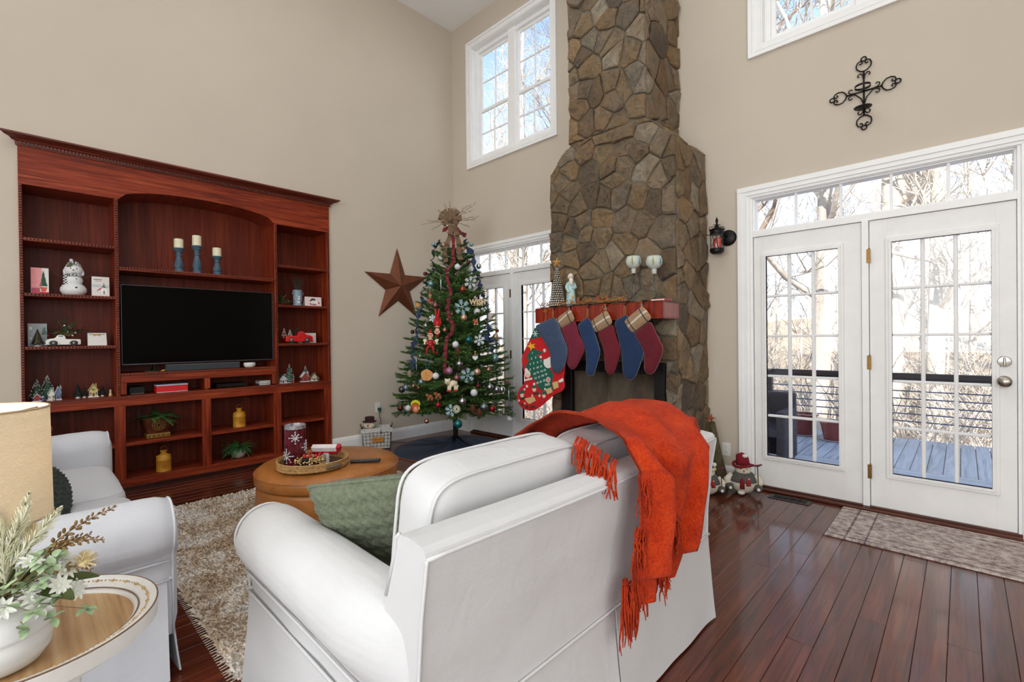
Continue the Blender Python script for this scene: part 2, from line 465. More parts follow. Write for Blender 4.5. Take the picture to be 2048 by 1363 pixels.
def window(name, x0, x1, label):
    t = thing(name, label, 'window', ((x0 + x1) / 2, 0, 3.545)); t['kind'] = 'structure'; del t['category']
    z0, z1 = 3.63, 5.15
    b = MB(); frame_rect(b, x0 - .09, z0 - .085, x1 + .09, z1 + .085, .092, -.014, 0); frame_rect(b, x0 - .09, z0 - .085, x1 + .09, z1 + .085, .03, -.028, -.012); frame_rect(b, x0 - .05, z0 - .045, x1 + .05, z1 + .045, .045, -.02, -.012)
    build('casing', b, TRIM, t)
    b = MB(); frame_rect(b, x0, z0, x1, z1, .012, 0, .16); frame_rect(b, x0 + .01, z0 + .01, x1 - .01, z1 - .01, .045, .075, .15)
    mx = (x0 + x1) / 2; b.cham(mx - .06, .06, z0, mx + .06, .15, z1, .004)
    build('window_frame', b, TRIM, t)
    for s, (a, c) in enumerate(((x0 + .055, mx - .06), (mx + .06, x1 - .055))):
        zm = (z0 + z1) / 2 - .07
        for k, (p, q, yy) in enumerate(((z0 + .055, zm, .085), (zm - .02, z1 - .055, .112))):
            b = MB(); frame_rect(b, a, p, c, q, .036, yy, yy + .026, .003); sh = build('sash', b, TRIM, t)
            g = (a + .034, c - .034, p + .034, q - .034); hx = (g[0] + g[1]) / 2; hz = (g[2] + g[3]) / 2
            for (u0, u1) in ((g[0], hx), (hx, g[1])):
                for (w0, w1) in ((g[2], hz), (hz, g[3])):
                    build('pane', MB().box(u0, yy + .012, w0, u1, yy + .016, w1), GLASS, sh)
            build('muntin', MB().cham(hx - .008, yy + .004, g[2], hx + .008, yy + .022, g[3], .002), TRIM, sh)
            build('muntin', MB().cham(g[0], yy + .005, hz - .008, g[1], yy + .021, hz + .008, .002), TRIM, sh)
window('window_1', .41, 1.775, 'white twin sash window high on the wall left of the chimney')
window('window_2', 3.965, 5.33, 'white twin sash window high on the wall right of the chimney')

# ---------------------------------------------------------------- stone chimney
STONE = None
def stone_mat():
    m, n, b = newmat('field_stone')
    oi = N(n, 'ShaderNodeObjectInfo')
    base = ramp(n, oi.outputs['Random'], [(0, rgb(100, 86, 68)), (.2, rgb(130, 110, 82)), (.4, rgb(114, 102, 87)), (.55, rgb(144, 118, 84)), (.72, rgb(88, 75, 61)), (.88, rgb(148, 137, 118)), (1, rgb(118, 90, 61))])
    v = coords(n, 13, True); f1 = noisetex(n, v, 1, 8, .72, .8)
    r1 = ramp(n, f1, [(.28, (.32, .28, .24, 1)), (.5, (1, 1, 1, 1)), (.72, (1.6, 1.48, 1.25, 1))])
    mx = N(n, 'ShaderNodeMix', data_type='RGBA', blend_type='MULTIPLY'); mx.inputs[0].default_value = .85
    n.links.new(base, mx.inputs[6]); n.links.new(r1, mx.inputs[7])
    v2 = coords(n, 3.2, True); f2 = noisetex(n, v2, 1, 3)
    r2 = ramp(n, f2, [(.5, (0, 0, 0, 1)), (.7, (.6, .6, .6, 1))])
    m2 = N(n, 'ShaderNodeMix', data_type='RGBA'); n.links.new(r2, m2.inputs[0]); n.links.new(mx.outputs[2], m2.inputs[6]); m2.inputs[7].default_value = rgb(138, 106, 68)
    n.links.new(m2.outputs[2], b.inputs['Base Color']); b.inputs['Roughness'].default_value = .72
    h = noisetex(n, coords(n, 34, True), 1, 5, .7); bump(n, b, h, .9, .03)
    return m
STONE = stone_mat()
MORTAR = pm('mortar', (108, 99, 83), .95, var=.16, scale=25, bmp=.5, bscale=120, bdist=.006)
chim = thing('stone_chimney', 'tall brown fieldstone chimney breast with sloped shoulders and black firebox', 'fireplace', (2.885, -.32, 0))
b = MB()
def pr_y(poly, y0, y1): b.prism(poly, lambda q, k: (q[0], y1 if k else y0, q[1]))
CL, CR, CF = 2.262, 3.508, -.62
pr_y([(CL, 1.05), (CR, 1.05), (CR, 2.84), (3.262, 3.06), (3.262, H), (2.50, H), (2.50, 3.06), (CL, 2.84)], CF, 0)
b.box(CL, CF, 0, 2.40, 0, 1.05); b.box(3.41, CF, 0, CR, 0, 1.05); b.box(2.40, -.12, 0, 3.41, 0, 1.05)
build('mortar', b, MORTAR, chim)
def clip(poly, a, bb, c):     # keep a*x+b*y<=c
    out = []
    for i in range(len(poly)):
        p, q = poly[i], poly[(i + 1) % len(poly)]
        dp = a * p[0] + bb * p[1] - c; dq = a * q[0] + bb * q[1] - c
        if dp <= 0: out.append(p)
        if dp * dq < 0:
            t_ = dp / (dp - dq); out.append((p[0] + (q[0] - p[0]) * t_, p[1] + (q[1] - p[1]) * t_))
    return out
def cells(poly, step, rnd, asp=1.0, jit=.48):
    xs = [p[0] for p in poly]; ys = [p[1] for p in poly]
    pts = []; row = 0; y = min(ys) - step * .3
    while y < max(ys) + step * .3:
        x = min(xs) - step * .3 + (row % 2) * step * .5
        while x < max(xs) + step * .3:
            pts.append((x + rnd.uniform(-jit, jit) * step, y + rnd.uniform(-jit, jit) * step * asp)); x += step
        y += step * asp; row += 1
    # poisson-ish thinning gives unequal stone sizes
    keep = []
    for p in pts:
        if all((p[0] - q[0]) ** 2 + (p[1] - q[1]) ** 2 > (step * rnd.uniform(.45, .8)) ** 2 for q in keep): keep.append(p)
    res = []
    for i, p in enumerate(keep):
        c = list(poly)
        for j, q in enumerate(keep):
            if i == j: continue
            dx, dy = q[0] - p[0], q[1] - p[1]
            if dx * dx + dy * dy > (step * 4) ** 2: continue
            c = clip(c, dx, dy, (q[0] ** 2 + q[1] ** 2 - p[0] ** 2 - p[1] ** 2) / 2)
            if len(c) < 3: break
        if len(c) >= 3: res.append(c)
    return res
def stones(poly, fn, rnd, step, name='stone', dmin=.008, dmax=.03):
    """fn(u, v, depth) -> world"""
    k = 0
    for c in cells(poly, step, rnd, rnd.uniform(.8, 1.0)):
        cx = sum(p[0] for p in c) / len(c); cy = sum(p[1] for p in c) / len(c)
        ar = abs(sum(c[i][0] * c[(i + 1) % len(c)][1] - c[(i + 1) % len(c)][0] * c[i][1] for i in range(len(c)))) / 2
        if ar < .0022: continue
        # subdivide edges and roughen, shrink for the joint
        o_ = []
        for i in range(len(c)):
            p, q = c[i], c[(i + 1) % len(c)]; o_.append(p)
            if math.hypot(q[0] - p[0], q[1] - p[1]) > .09: o_.append(((p[0] + q[0]) / 2 + rnd.uniform(-.008, .008), (p[1] + q[1]) / 2 + rnd.uniform(-.008, .008)))
        g = rnd.uniform(.004, .010); L = []
        for p in o_:
            d_ = math.hypot(p[0] - cx, p[1] - cy); f = max(.4, (d_ - g) / d_) if d_ > 0 else 1; L.append((cx + (p[0] - cx) * f + rnd.uniform(-.004, .004), cy + (p[1] - cy) * f + rnd.uniform(-.004, .004)))
        n = len(L); D = rnd.uniform(dmin, dmax); tx, ty = rnd.uniform(-.12, .12), rnd.uniform(-.12, .12)
        tilt = lambda p: max(.006, D + (p[0] - cx) * tx + (p[1] - cy) * ty + rnd.uniform(-.004, .004))
        ins = [(cx + (p[0] - cx) * .88, cy + (p[1] - cy) * .88) for p in L]
        mid = [(cx + (p[0] - cx) * .5 + rnd.uniform(-.01, .01), cy + (p[1] - cy) * .5 + rnd.uniform(-.01, .01)) for p in L]
        V = [fn(p[0], p[1], -.02) for p in L] + [fn(p[0], p[1], tilt(p) * .62) for p in L] + [fn(p[0], p[1], tilt(p)) for p in ins] + [fn(p[0], p[1], tilt(p) + rnd.uniform(-.003, .008)) for p in mid] + [fn(cx, cy, D + rnd.uniform(0, .01))]
        F = []
        for a in range(3):
            for i in range(n): F.append((a * n + i, a * n + (i + 1) % n, (a + 1) * n + (i + 1) % n, (a + 1) * n + i))
        for i in range(n): F.append((3 * n + i, 3 * n + (i + 1) % n, 4 * n))
        ctr = fn(cx, cy, 0)
        o = build(name, MB().add(V, F), STONE, chim); k += 1
        o.data.transform(Matrix.Translation(BASE[chim.name] - Vector(ctr))); o.location = Vector(ctr) - BASE[chim.name]
    return k
rs = random.Random(11)
fr = lambda u, v, dd: (u, CF - dd, v)
ri = lambda xx: (lambda u, v, dd: (xx + dd, u, v))
le = lambda xx: (lambda u, v, dd: (xx - dd, u, v))
ns = 0
ns += stones([(CL - .01, 1.06), (CR + .015, 1.06), (CR + .015, 2.84), (3.27, 3.07), (2.49, 3.07), (CL - .01, 2.84)], fr, rs, .165)
ns += stones([(2.485, 3.07), (3.275, 3.07), (3.275, H), (2.485, H)], fr, rs, .165)
ns += stones([(CL - .01, 0), (2.38, 0), (2.38, 1.06), (CL - .01, 1.06)], fr, rs, .15)
ns += stones([(3.43, 0), (CR + .015, 0), (CR + .015, 1.06), (3.43, 1.06)], fr, rs, .15)
ns += stones([(CF + .005, 0), (0, 0), (0, 2.84), (CF + .005, 2.84)], ri(CR), rs, .19)
ns += stones([(CF + .005, 3.06), (0, 3.06), (0, H), (CF + .005, H)], ri(3.262), rs, .2)
sh = Vector((3.262 - CR, 0, 3.06 - 2.84)); shn = Vector((.22, 0, .246)).normalized(); shl = sh.length
ns += stones([(CF + .01, 0), (0, 0), (0, shl), (CF + .01, shl)], lambda u, v, dd: tuple(Vector((CR, u, 2.84)) + sh.normalized() * v + shn * dd), rs, .19)
ns += stones([(CF + .005, 0), (0, 0), (0, 2.84), (CF + .005, 2.84)], le(CL), rs, .24)
ns += stones([(CF + .005, 3.06), (0, 3.06), (0, H), (CF + .005, H)], le(2.5), rs, .3)
print('stones', ns)
# firebox
SOOT = pm('firebox_panel', (112, 98, 82), .9, var=.45, scale=5, stretch=(1, 1, .5), bmp=.2, bscale=60)
FB = pm('black_firebox_metal', (22, 20, 19), .5, .3, .2, 30)
b = MB(); b.cham(2.385, -.655, 0, 2.505, -.60, 1.05, .004); b.cham(3.335, -.655, 0, 3.425, -.60, 1.05, .004); b.cham(2.505, -.655, .955, 3.335, -.60, 1.05, .004); b.cham(2.505, -.655, 0, 3.335, -.60, .2, .004)
b.cham(2.40, -.662, .985, 3.41, -.652, .995, .002)
build('firebox_surround', b, FB, chim)
for nm, bx_ in (('firebox_back', (2.55, -.17, .2, 3.3, -.14, 1.02)), ('firebox_floor', (2.42, -.62, .16, 3.4, -.13, .2)), ('firebox_top', (2.42, -.62, 1.0, 3.4, -.13, 1.04))):
    build(nm, MB().box(*bx_), SOOT if 'back' in nm else FB, chim)
b = MB(); b.add([(2.42, -.6, .2), (2.45, -.6, .2), (2.60, -.15, .2), (2.57, -.15, .2), (2.42, -.6, 1.02), (2.45, -.6, 1.02), (2.60, -.15, 1.02), (2.57, -.15, 1.02)], [(0, 1, 2, 3), (4, 5, 6, 7), (1, 2, 6, 5), (0, 3, 7, 4), (0, 1, 5, 4), (2, 3, 7, 6)]); build('firebox_side', b, SOOT, chim)
b = MB(); b.add([(3.40, -.6, .2), (3.37, -.6, .2), (3.24, -.15, .2), (3.27, -.15, .2), (3.40, -.6, 1.02), (3.37, -.6, 1.02), (3.24, -.15, 1.02), (3.27, -.15, 1.02)], [(0, 1, 2, 3), (4, 5, 6, 7), (1, 2, 6, 5), (0, 3, 7, 4), (0, 1, 5, 4), (2, 3, 7, 6)]); build('firebox_side', b, SOOT, chim)
BARK = pm('ceramic_log', (74, 58, 46), .9, var=.4, scale=14, stretch=(.4, 1, 1), bmp=.8, bscale=40, bdist=.02)
for i, (p, q, r_) in enumerate((((2.68, -.42, .31), (3.0, -.3, .40), .055), ((2.72, -.32, .43), (2.98, -.45, .30), .042), ((3.0, -.3, .30), (3.02, -.33, .52), .045), ((2.98, -.45, .28), (3.2, -.38, .41), .05), ((3.02, -.24, .34), (3.18, -.26, .43), .045))):
    P0, P1 = Vector(p), Vector(q); pts = [P0.lerp(P1, k / 6) + Vector((R.uniform(-.008, .008), R.uniform(-.008, .008), R.uniform(-.008, .008))) for k in range(7)]
    o = build('fire_log', MB().tube(pts, [r_ * R.uniform(.85, 1.1) for _ in pts], 10), BARK, None, smooth=60)
    tag(o, ['charred gas log lying low at the left of the firebox', 'pale split log leaning across the left of the firebox', 'short upright log stub in the middle of the firebox', 'dark log lying at the front right of the firebox', 'charred log lying behind at the right of the firebox'][i], 'log', 'gas logs in the firebox')
b = MB(); 
for k in range(6): b.tube([(2.68 + k * .11, -.5, .27), (2.68 + k * .11, -.5, .235), (2.68 + k * .11, -.2, .235), (2.68 + k * .11, -.2, .3)], .007, 6)
for yy in (-.45, -.25): b.tube([(2.64, yy, .225), (3.27, yy, .225)], .007, 6)
for xx in (2.68, 3.23):
    for yy in (-.45, -.25): b.tube([(xx, yy, .202), (xx, yy, .23)], .007, 6)
tag(build('log_grate', b, BLACK), 'black iron grate under the gas logs', 'grate')
# mantel beam
t = thing('mantel_beam', 'red-stained wooden mantel beam across the stone chimney breast', 'mantel', (2.887, -.74, 1.40))
MAN = grain('mantel_red_wood', (88, 22, 10), (130, 36, 18), (158, 54, 30), axis=2, rough=.28, freq=.8, coat=.3)
b = MB(); b.cham(2.25, -.868, 1.40, 3.525, -.855, 1.537, .003); b.cham(2.26, -.872, 1.40, 3.518, -.862, 1.408, .002); b.cham(2.26, -.872, 1.528, 3.518, -.862, 1.537, .002)
build('front_board', b, MAN, t)
b = MB(); b.cham(2.25, -.856, 1.522, 3.524, -.60, 1.537, .003); build('top_board', b, grain('mantel_top', (52, 18, 12), (70, 26, 18), (90, 36, 24), axis=0, rough=.3), t)
b = MB(); b.cham(2.25, -.856, 1.40, 3.524, -.60, 1.412, .003); build('bottom_board', b, MAN, t)
for xx in ((3.513, 3.527), (2.25, 2.264)):
    b = MB(); b.cham(xx[0], -.857, 1.41, xx[1], -.60, 1.523, .003); build('end_board', b, MAN, t)

# ---------------------------------------------------------------- built-in bookcase
bc = thing('bookcase', 'cherry-stained built-in bookcase with arched centre and crown moulding', 'bookcase', (-.15, -3.015, 0))
YL, YR, XB, XF = -4.218, -1.813, -.345, .02
D1, D2 = (-3.664, -3.638), (-2.394, -2.368)
def P_(name, mb, mat, par=bc, **k): return build(name, mb, mat, par, **k)
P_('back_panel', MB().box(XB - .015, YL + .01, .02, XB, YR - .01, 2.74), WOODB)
for a, c in ((YL, -4.198), (-1.834, YR)): P_('side_panel', MB().cham(XB, a, .08, XF - .006, c, 2.50, .002), WOODV)
for a, c in (D1, D2): P_('divider', MB().cham(XB, a, .80, XF - .006, c, 2.50, .002), WOODV)
# fascia with the arch cut in its lower edge
b = MB(); n = 24; yc = -3.016
top = 2.765; zb = 2.471
ys = [YL] + [D1[1] + (D2[0] - D1[1]) * i / n for i in range(n + 1)] + [YR]
def arch(y):
    if y <= D1[1] + 1e-6 or y >= D2[0] - 1e-6: return zb
    u = (y - yc) / ((D2[0] - D1[1]) / 2); return zb + .118 * math.sqrt(max(0, 1 - u * u * .999)) ** .9
V = []; F = []
for y in ys: V += [(XF - .022, y, arch(y)), (XF, y, arch(y)), (XF, y, top), (XF - .022, y, top)]
for i in range(len(ys) - 1):
    for k in range(4): F.append((i * 4 + k, i * 4 + (k + 1) % 4, (i + 1) * 4 + (k + 1) % 4, (i + 1) * 4 + k))
F += [(0, 1, 2, 3), tuple(len(V) - 4 + k for k in (3, 2, 1, 0))]
P_('fascia', MB().add(V, F), WOODH)
# arch soffit and bay tops
b = MB(); V = []; F = []
ys2 = ys[1:-1]
for y in ys2: V += [(XB, y, arch(y) - .001), (XF - .02, y, arch(y) - .001), (XF - .02, y, arch(y) + .012), (XB, y, arch(y) + .012)]
for i in range(len(ys2) - 1):
    for k in range(4): F.append((i * 4 + k, i * 4 + (k + 1) % 4, (i + 1) * 4 + (k + 1) % 4, (i + 1) * 4 + k))
P_('arch_soffit', MB().add(V, F), WOODX)
P_('bay_top', MB().box(XB, -4.198, 2.472, XF - .022, D1[0], 2.49), WOODH); P_('bay_top', MB().box(XB, D2[1], 2.472, XF - .022, -1.834, 2.49), WOODH)
# crown: cove profile and a dentil row
prof = [(XF, 2.755), (.032, 2.757), (.034, 2.785), (.05, 2.787), (.062, 2.80), (.085, 2.806), (.10, 2.816), (.112, 2.818), (.112, 2.832), (-.02, 2.832), (-.02, 2.755)]
b = MB(); V = []
NP = len(prof)
for s, y0 in ((-1, YL), (1, YR)):
    V += [(p[0] if p[0] > 0 else 0.001, y0 + s * max(0, p[0] - XF), p[1]) for p in prof]
F = [(i, (i + 1) % NP, NP + (i + 1) % NP, NP + i) for i in range(NP)] + [tuple(range(NP)), tuple(range(NP, 2 * NP))[::-1]]
cr = P_('crown_moulding', MB().add(V, F), ROPE)
b = MB(); y = YL + .01
while y < YR - .01: b.box(.03, y, 2.764, .046, y + .012, 2.785); y += .021
P_('dentil_row', b, ROPE, cr, kind='stuff')
# rope mouldings: twisted beads
def rope(b, p, q, r=.0085, pitch=.02):
    p, q = Vector(p), Vector(q); L = (q - p).length; n = max(2, int(L / pitch)); d_ = (q - p) / n
    ax = max(range(3), key=lambda k: abs(d_[k]))
    for i in range(n):
        c = p + d_ * (i + .5); hh = abs(d_[ax]) * .5
        s3 = [r, r, r]; s3[ax] = hh * .98
        V = []; 
        # eight-sided bead, skewed like a strand
        for k in range(4):
            a_ = PI / 4 + PI / 2 * k
            o1 = [0, 0, 0]; o2 = [0, 0, 0]; j, l = [z for z in range(3) if z != ax]
            o1[j] = cos(a_) * r; o1[l] = sin(a_) * r; o1[ax] = -hh * .9 + cos(a_) * r * .6
            o2[j] = cos(a_) * r; o2[l] = sin(a_) * r; o2[ax] = hh * .9 + cos(a_) * r * .6 - hh * .5
            V += [c + Vector(o1), c + Vector(o2)]
        e1 = [0, 0, 0]; e1[ax] = -hh; e2 = [0, 0, 0]; e2[ax] = hh
        F = [(0, 2, 3, 1), (2, 4, 5, 3), (4, 6, 7, 5), (6, 0, 1, 7), (0, 6, 4, 2), (1, 3, 5, 7)]
        b.add(V, F)
def rope_part(p, q, par):
    b = MB(); rope(b, p, q); P_('rope_moulding', b, ROPE, par, kind='stuff')
for y in (YL + .011, sum(D1) / 2, sum(D2) / 2, YR - .011): rope_part((XF + .004, y, .815), (XF + .004, y, 2.468), bc)
# shelves
def shelf(y0, y1, z, mold=True, xf=XF - .004, th=.018, name='shelf', mat=WOODH):
    z -= .0015
    s = P_(name, MB().cham(XB, y0, z - th, xf, y1, z, .002), mat)
    if mold: rope_part((XF + .001, y0, z - .011), (XF + .001, y1, z - .011), s)
    return s
for z in (2.072, 1.650, 1.239): shelf(-4.198, D1[0], z, th=.024)
for z in (2.056, 1.641, 1.235): shelf(D2[1], -1.834, z, th=.024)
shelf(D1[1], D2[0], 1.905, th=.03)
# television platform with the open slots under it
shelf(D1[1], D2[0], .999, th=.022, name='television_platform')
P_('slot_rail', MB().cham(0, D1[1], .918, XF, D2[0], .977, .002), WOODH)
for a, c in ((D1[1], -3.599), (-3.034, -2.986), (-2.436, D2[0])): P_('slot_stile', MB().cham(0, a, .82, XF, c, .918, .002), WOODV)
P_('slot_divider', MB().box(XB, -3.02, .80, 0, -3.0, .978), WOODV)
# counter
cn = shelf(YL, YR, .809, th=.03, name='counter', xf=XF + .004)
# base unit
P_('base_top_rail', MB().cham(0, YL, .722, XF + .002, YR, .779, .002), WOODH)
P_('base_bottom_rail', MB().cham(0, YL, .035, XF + .002, YR, .098, .002), WOODH)
for a, c in ((YL, -4.145), (-3.684, -3.609), (-3.056, -2.981), (-2.424, -2.349), (-1.892, YR)): P_('base_stile', MB().cham(0, a, .096, XF + .002, c, .724, .002), WOODV)
for y in (-3.648, -3.018, -2.386): P_('base_divider', MB().box(XB, y - .009, .04, 0, y + .009, .78), WOODV)
for a, c in ((-4.198, -3.657), (-3.639, -3.027), (-3.009, -2.395), (-2.377, -1.834)):
    P_('base_shelf', MB().cham(XB, a, .375, .012, c, .4035, .002), WOODH)
    P_('base_floor', MB().cham(XB, a, .075, .001, c, .0965, .002), WOODH)
P_('plinth', MB().box(XB, YL + .01, 0, .004, YR - .004, .04), grain('dark_plinth', (38, 12, 8), (52, 18, 12), (64, 24, 16), axis=1, rough=.4))
b = MB(); rope(b, (XF + .004, YL, .032), (XF + .004, YR, .032), .007, .016); P_('rope_moulding', b, ROPE, bc, kind='stuff')
# television
tv = thing('television', 'large black flat television standing in the bookcase centre', 'television', (-.08, -3.013, 1.0))
SCREEN = pm('television_screen', (3, 3, 4), .1, var=.05, spec=.12)
P_('screen', MB().cham(-.062, -3.614, 1.078, -.056, -2.404, 1.757, .001), SCREEN, tv)
b = MB(); b.cham(-.115, -3.62, 1.07, -.064, -2.398, 1.762, .006); P_('housing', b, pm('black_plastic', (18, 18, 19), .4), tv)
b = MB()
b.cham(-.064, -3.622, 1.066, -.054, -2.396, 1.076, .001); b.cham(-.064, -3.622, 1.757, -.054, -2.396, 1.763, .001); b.cham(-.064, -3.622, 1.072, -.054, -3.616, 1.76, .001); b.cham(-.064, -2.402, 1.072, -.054, -2.396, 1.76, .001)
P_('bezel', b, pm('dark_aluminium', (86, 86, 90), .35, .8), tv)
for y in (-3.40, -2.60):
    b = MB(); b.tube([(-.09, y, 1.075), (-.02, y, 1.005)], .007, 8); b.tube([(-.09, y, 1.075), (-.17, y, 1.005)], .007, 8); P_('foot', b, FB, tv)

# ---------------------------------------------------------------- deck
DZ = -.12
DKM = grain('weathered_deck_board', (150, 154, 160), (186, 190, 196), (206, 210, 214), axis=1, rough=.75, freq=.6, rnd=True, tint=.12, bmp=.3)
DKX = grain('weathered_deck_board_cross', (150, 154, 160), (186, 190, 196), (206, 210, 214), axis=0, rough=.75, freq=.6, rnd=True, tint=.12, bmp=.3)
dk = thing('deck', 'weathered blue-grey timber deck outside the glazed doors', 'deck', (4.6, 1.9, DZ - .3))
b = MB()
for y in (.25, 1.2, 1.95, 2.9, 3.75): b.box(3.0, y - .02, DZ - .25, 9.2, y + .02, DZ - .026)
b.box(3.0, .17, DZ - .25, 9.2, .21, DZ - .026); b.box(2.98, .2, DZ - .25, 3.02, 3.85, DZ - .026)
for x_ in (3.2, 5.2, 7.2, 9.0):
    for y in (2.0, 3.7): b.box(x_ - .06, y - .06, -3.2, x_ + .06, y + .06, DZ - .2)
build('joists', b, pm('deck_frame', (86, 84, 82), .8), dk)
x = 3.0; pr = None
while x < 9.1:
    mb = MB().cham(x + .004, 2.03, DZ - .025, x + .121, 3.86 + R.uniform(-.01, .015), DZ, .004)
    build('deck_board', mb, DKM, dk); x += .125
y = .19
while y < 2.0:
    build('deck_board', MB().cham(3.0, y + .004, DZ - .025, 9.1, y + .127, DZ, .004), DKX, dk); y += .131
RAILM = grain('dark_stained_rail', (30, 26, 28), (44, 38, 40), (58, 50, 50), axis=0, rough=.5)
ra = thing('deck_railing', 'dark wooden deck railing with horizontal metal cables', 'railing', (4.6, 3.55, DZ))
build('top_rail', MB().cham(2.98, 3.48, .70, 9.1, 3.60, .765, .006), RAILM, ra)
build('top_rail', MB().cham(2.99, .2, .70, 3.11, 3.50, .765, .006), RAILM, ra)
build('sub_rail', MB().cham(2.98, 3.53, .665, 9.1, 3.57, .70, .003), RAILM, ra)
for x_ in (3.05, 6.1, 9.0): build('post', MB().cham(x_ - .045, 3.5, DZ, x_ + .045, 3.59, .70, .005), RAILM, ra)
build('post', MB().cham(3.005, .3, DZ, 3.095, .39, .70, .005), RAILM, ra)
CABM = pm('cable_steel', (86, 104, 140), .4, .6)
z = .538; k = 0
for k in range(6):
    z = .538 - k * .0955
    build('cable', MB().tube([(3.0 + i * .61, 3.545, z) for i in range(11)], .0075, 6), CABM, ra)
    build('cable', MB().tube([(3.05, .3 + i * .54, z) for i in range(7)], .0075, 6), CABM, ra)
# wicker armchair seen through the left pane
WK = pm('dark_wicker', (66, 62, 70), .7, var=.3, scale=90, stretch=(.4, .4, 3), bmp=.9, bscale=160, bdist=.01)
wc = thing('wicker_chair', 'dark grey wicker armchair on the deck beyond the left door pane', 'chair', (3.62, 1.55, DZ))
xa, xb, ya, yb = 3.24, 3.80, 1.28, 1.82
b = MB(); b.rbox(xa, yb - .09, DZ + .02, xb, yb, DZ + .74, .025, 2); build('backrest', b, WK, wc)
b = MB(); b.rbox(xa + .03, ya, DZ + .30, xb - .03, yb - .07, DZ + .38, .02, 2); build('seat', b, WK, wc)
for q in (xa, xb - .08):
    b = MB(); b.rbox(q, ya, DZ + .02, q + .08, yb - .05, DZ + .58, .025, 2); build('armrest', b, WK, wc)
for q in (xa + .04, xb - .04):
    for yy in (ya + .04, yb - .05): build('leg', MB().box(q - .02, yy - .02, DZ, q + .02, yy + .02, DZ + .3), WK, wc)
b = MB()
for i in range(24): 
    zz = DZ + .05 + i * .028; b.tube([(xa + .01, yb + .002, zz), (xb - .01, yb + .002, zz)], .006, 5); b.tube([(xb + .002, ya + .02, zz * .8 - .02), (xb + .002, yb - .02, zz * .8 - .02)], .005, 5)
build('weave', b, WK, wc, kind='stuff')
def pot(loc, r, h, col, label, rim=.012):
    t = thing('flower_pot', label, 'pot', loc, 'empty pots on the deck')
    m_ = pm('glaze_%d_%d' % (col[0], col[1]), col, .25, var=.15, scale=14, coat=.4)
    x, y, z = loc
    b = MB().lathe([(r * .62, 0), (r * .66, 0.01), (r * .9, h * .8), (r * .98, h * .92), (r + rim, h * .93), (r + rim, h), (r * .9, h), (r * .84, h * .75), (r * .6, .03), (0, .03)], loc, 26)
    build('body', b, m_, t, smooth=40)
    build('soil', MB().lathe([(r * .85, 0), (r * .5, .01), (0, .012)], (x, y, z + h * .76), 20), pm('potting_soil', (52, 40, 32), .95, bmp=.6, bscale=60), t, smooth=True)
    b = MB(); b.lathe([(r * .8, 0), (r * .95, .012), (r * .98, .022), (r * .9, .022), (r * .75, .012)], (x, y, z - .0), 22)
    build('saucer', b, pm('pale_saucer', (178, 178, 180), .5), t, smooth=True)
pot((3.56, 3.28, DZ), .16, .30, (116, 40, 44), 'red glazed pot standing by the railing behind the chair')
pot((3.92, 3.10, DZ), .15, .26, (134, 58, 52), 'terracotta-red pot on a pale saucer nearer the door')
pot((4.30, 3.30, DZ), .15, .28, (92, 34, 40), 'dark maroon pot rightmost of the deck pots')
# ---------------------------------------------------------------- woods
GR = None
m_, n_, b_ = newmat('leaf_litter')
f_ = noisetex(n_, coords(n_, .9), 1, 6, .7); f2_ = noisetex(n_, coords(n_, 14), 1, 5, .75)
mx_ = N(n_, 'ShaderNodeMix', data_type='FLOAT'); mx_.inputs[0].default_value = .6; n_.links.new(f_, mx_.inputs[2]); n_.links.new(f2_, mx_.inputs[3])
n_.links.new(ramp(n_, mx_.outputs[0], [(.3, rgb(150, 124, 98)), (.5, rgb(204, 180, 150)), (.68, rgb(236, 222, 200))]), b_.inputs['Base Color']); b_.inputs['Roughness'].default_value = .95
bump(n_, b_, f2_, .8, .08)
def gz(x, y): return -2.6 + max(0, y - 4) * .022 + .5 * nz(x, y, 0, .09) + (max(0, y - 26) ** 1.5) * .012
b = MB().grid(lambda u, v: (-50 + 110 * u, .3 + 80 * v ** 1.4, gz(-50 + 110 * u, .3 + 80 * v ** 1.4)), 70, 60)
g = build('woodland_ground', b, MATS['leaf_litter'], None, smooth=AL, fix=False); struct(g)
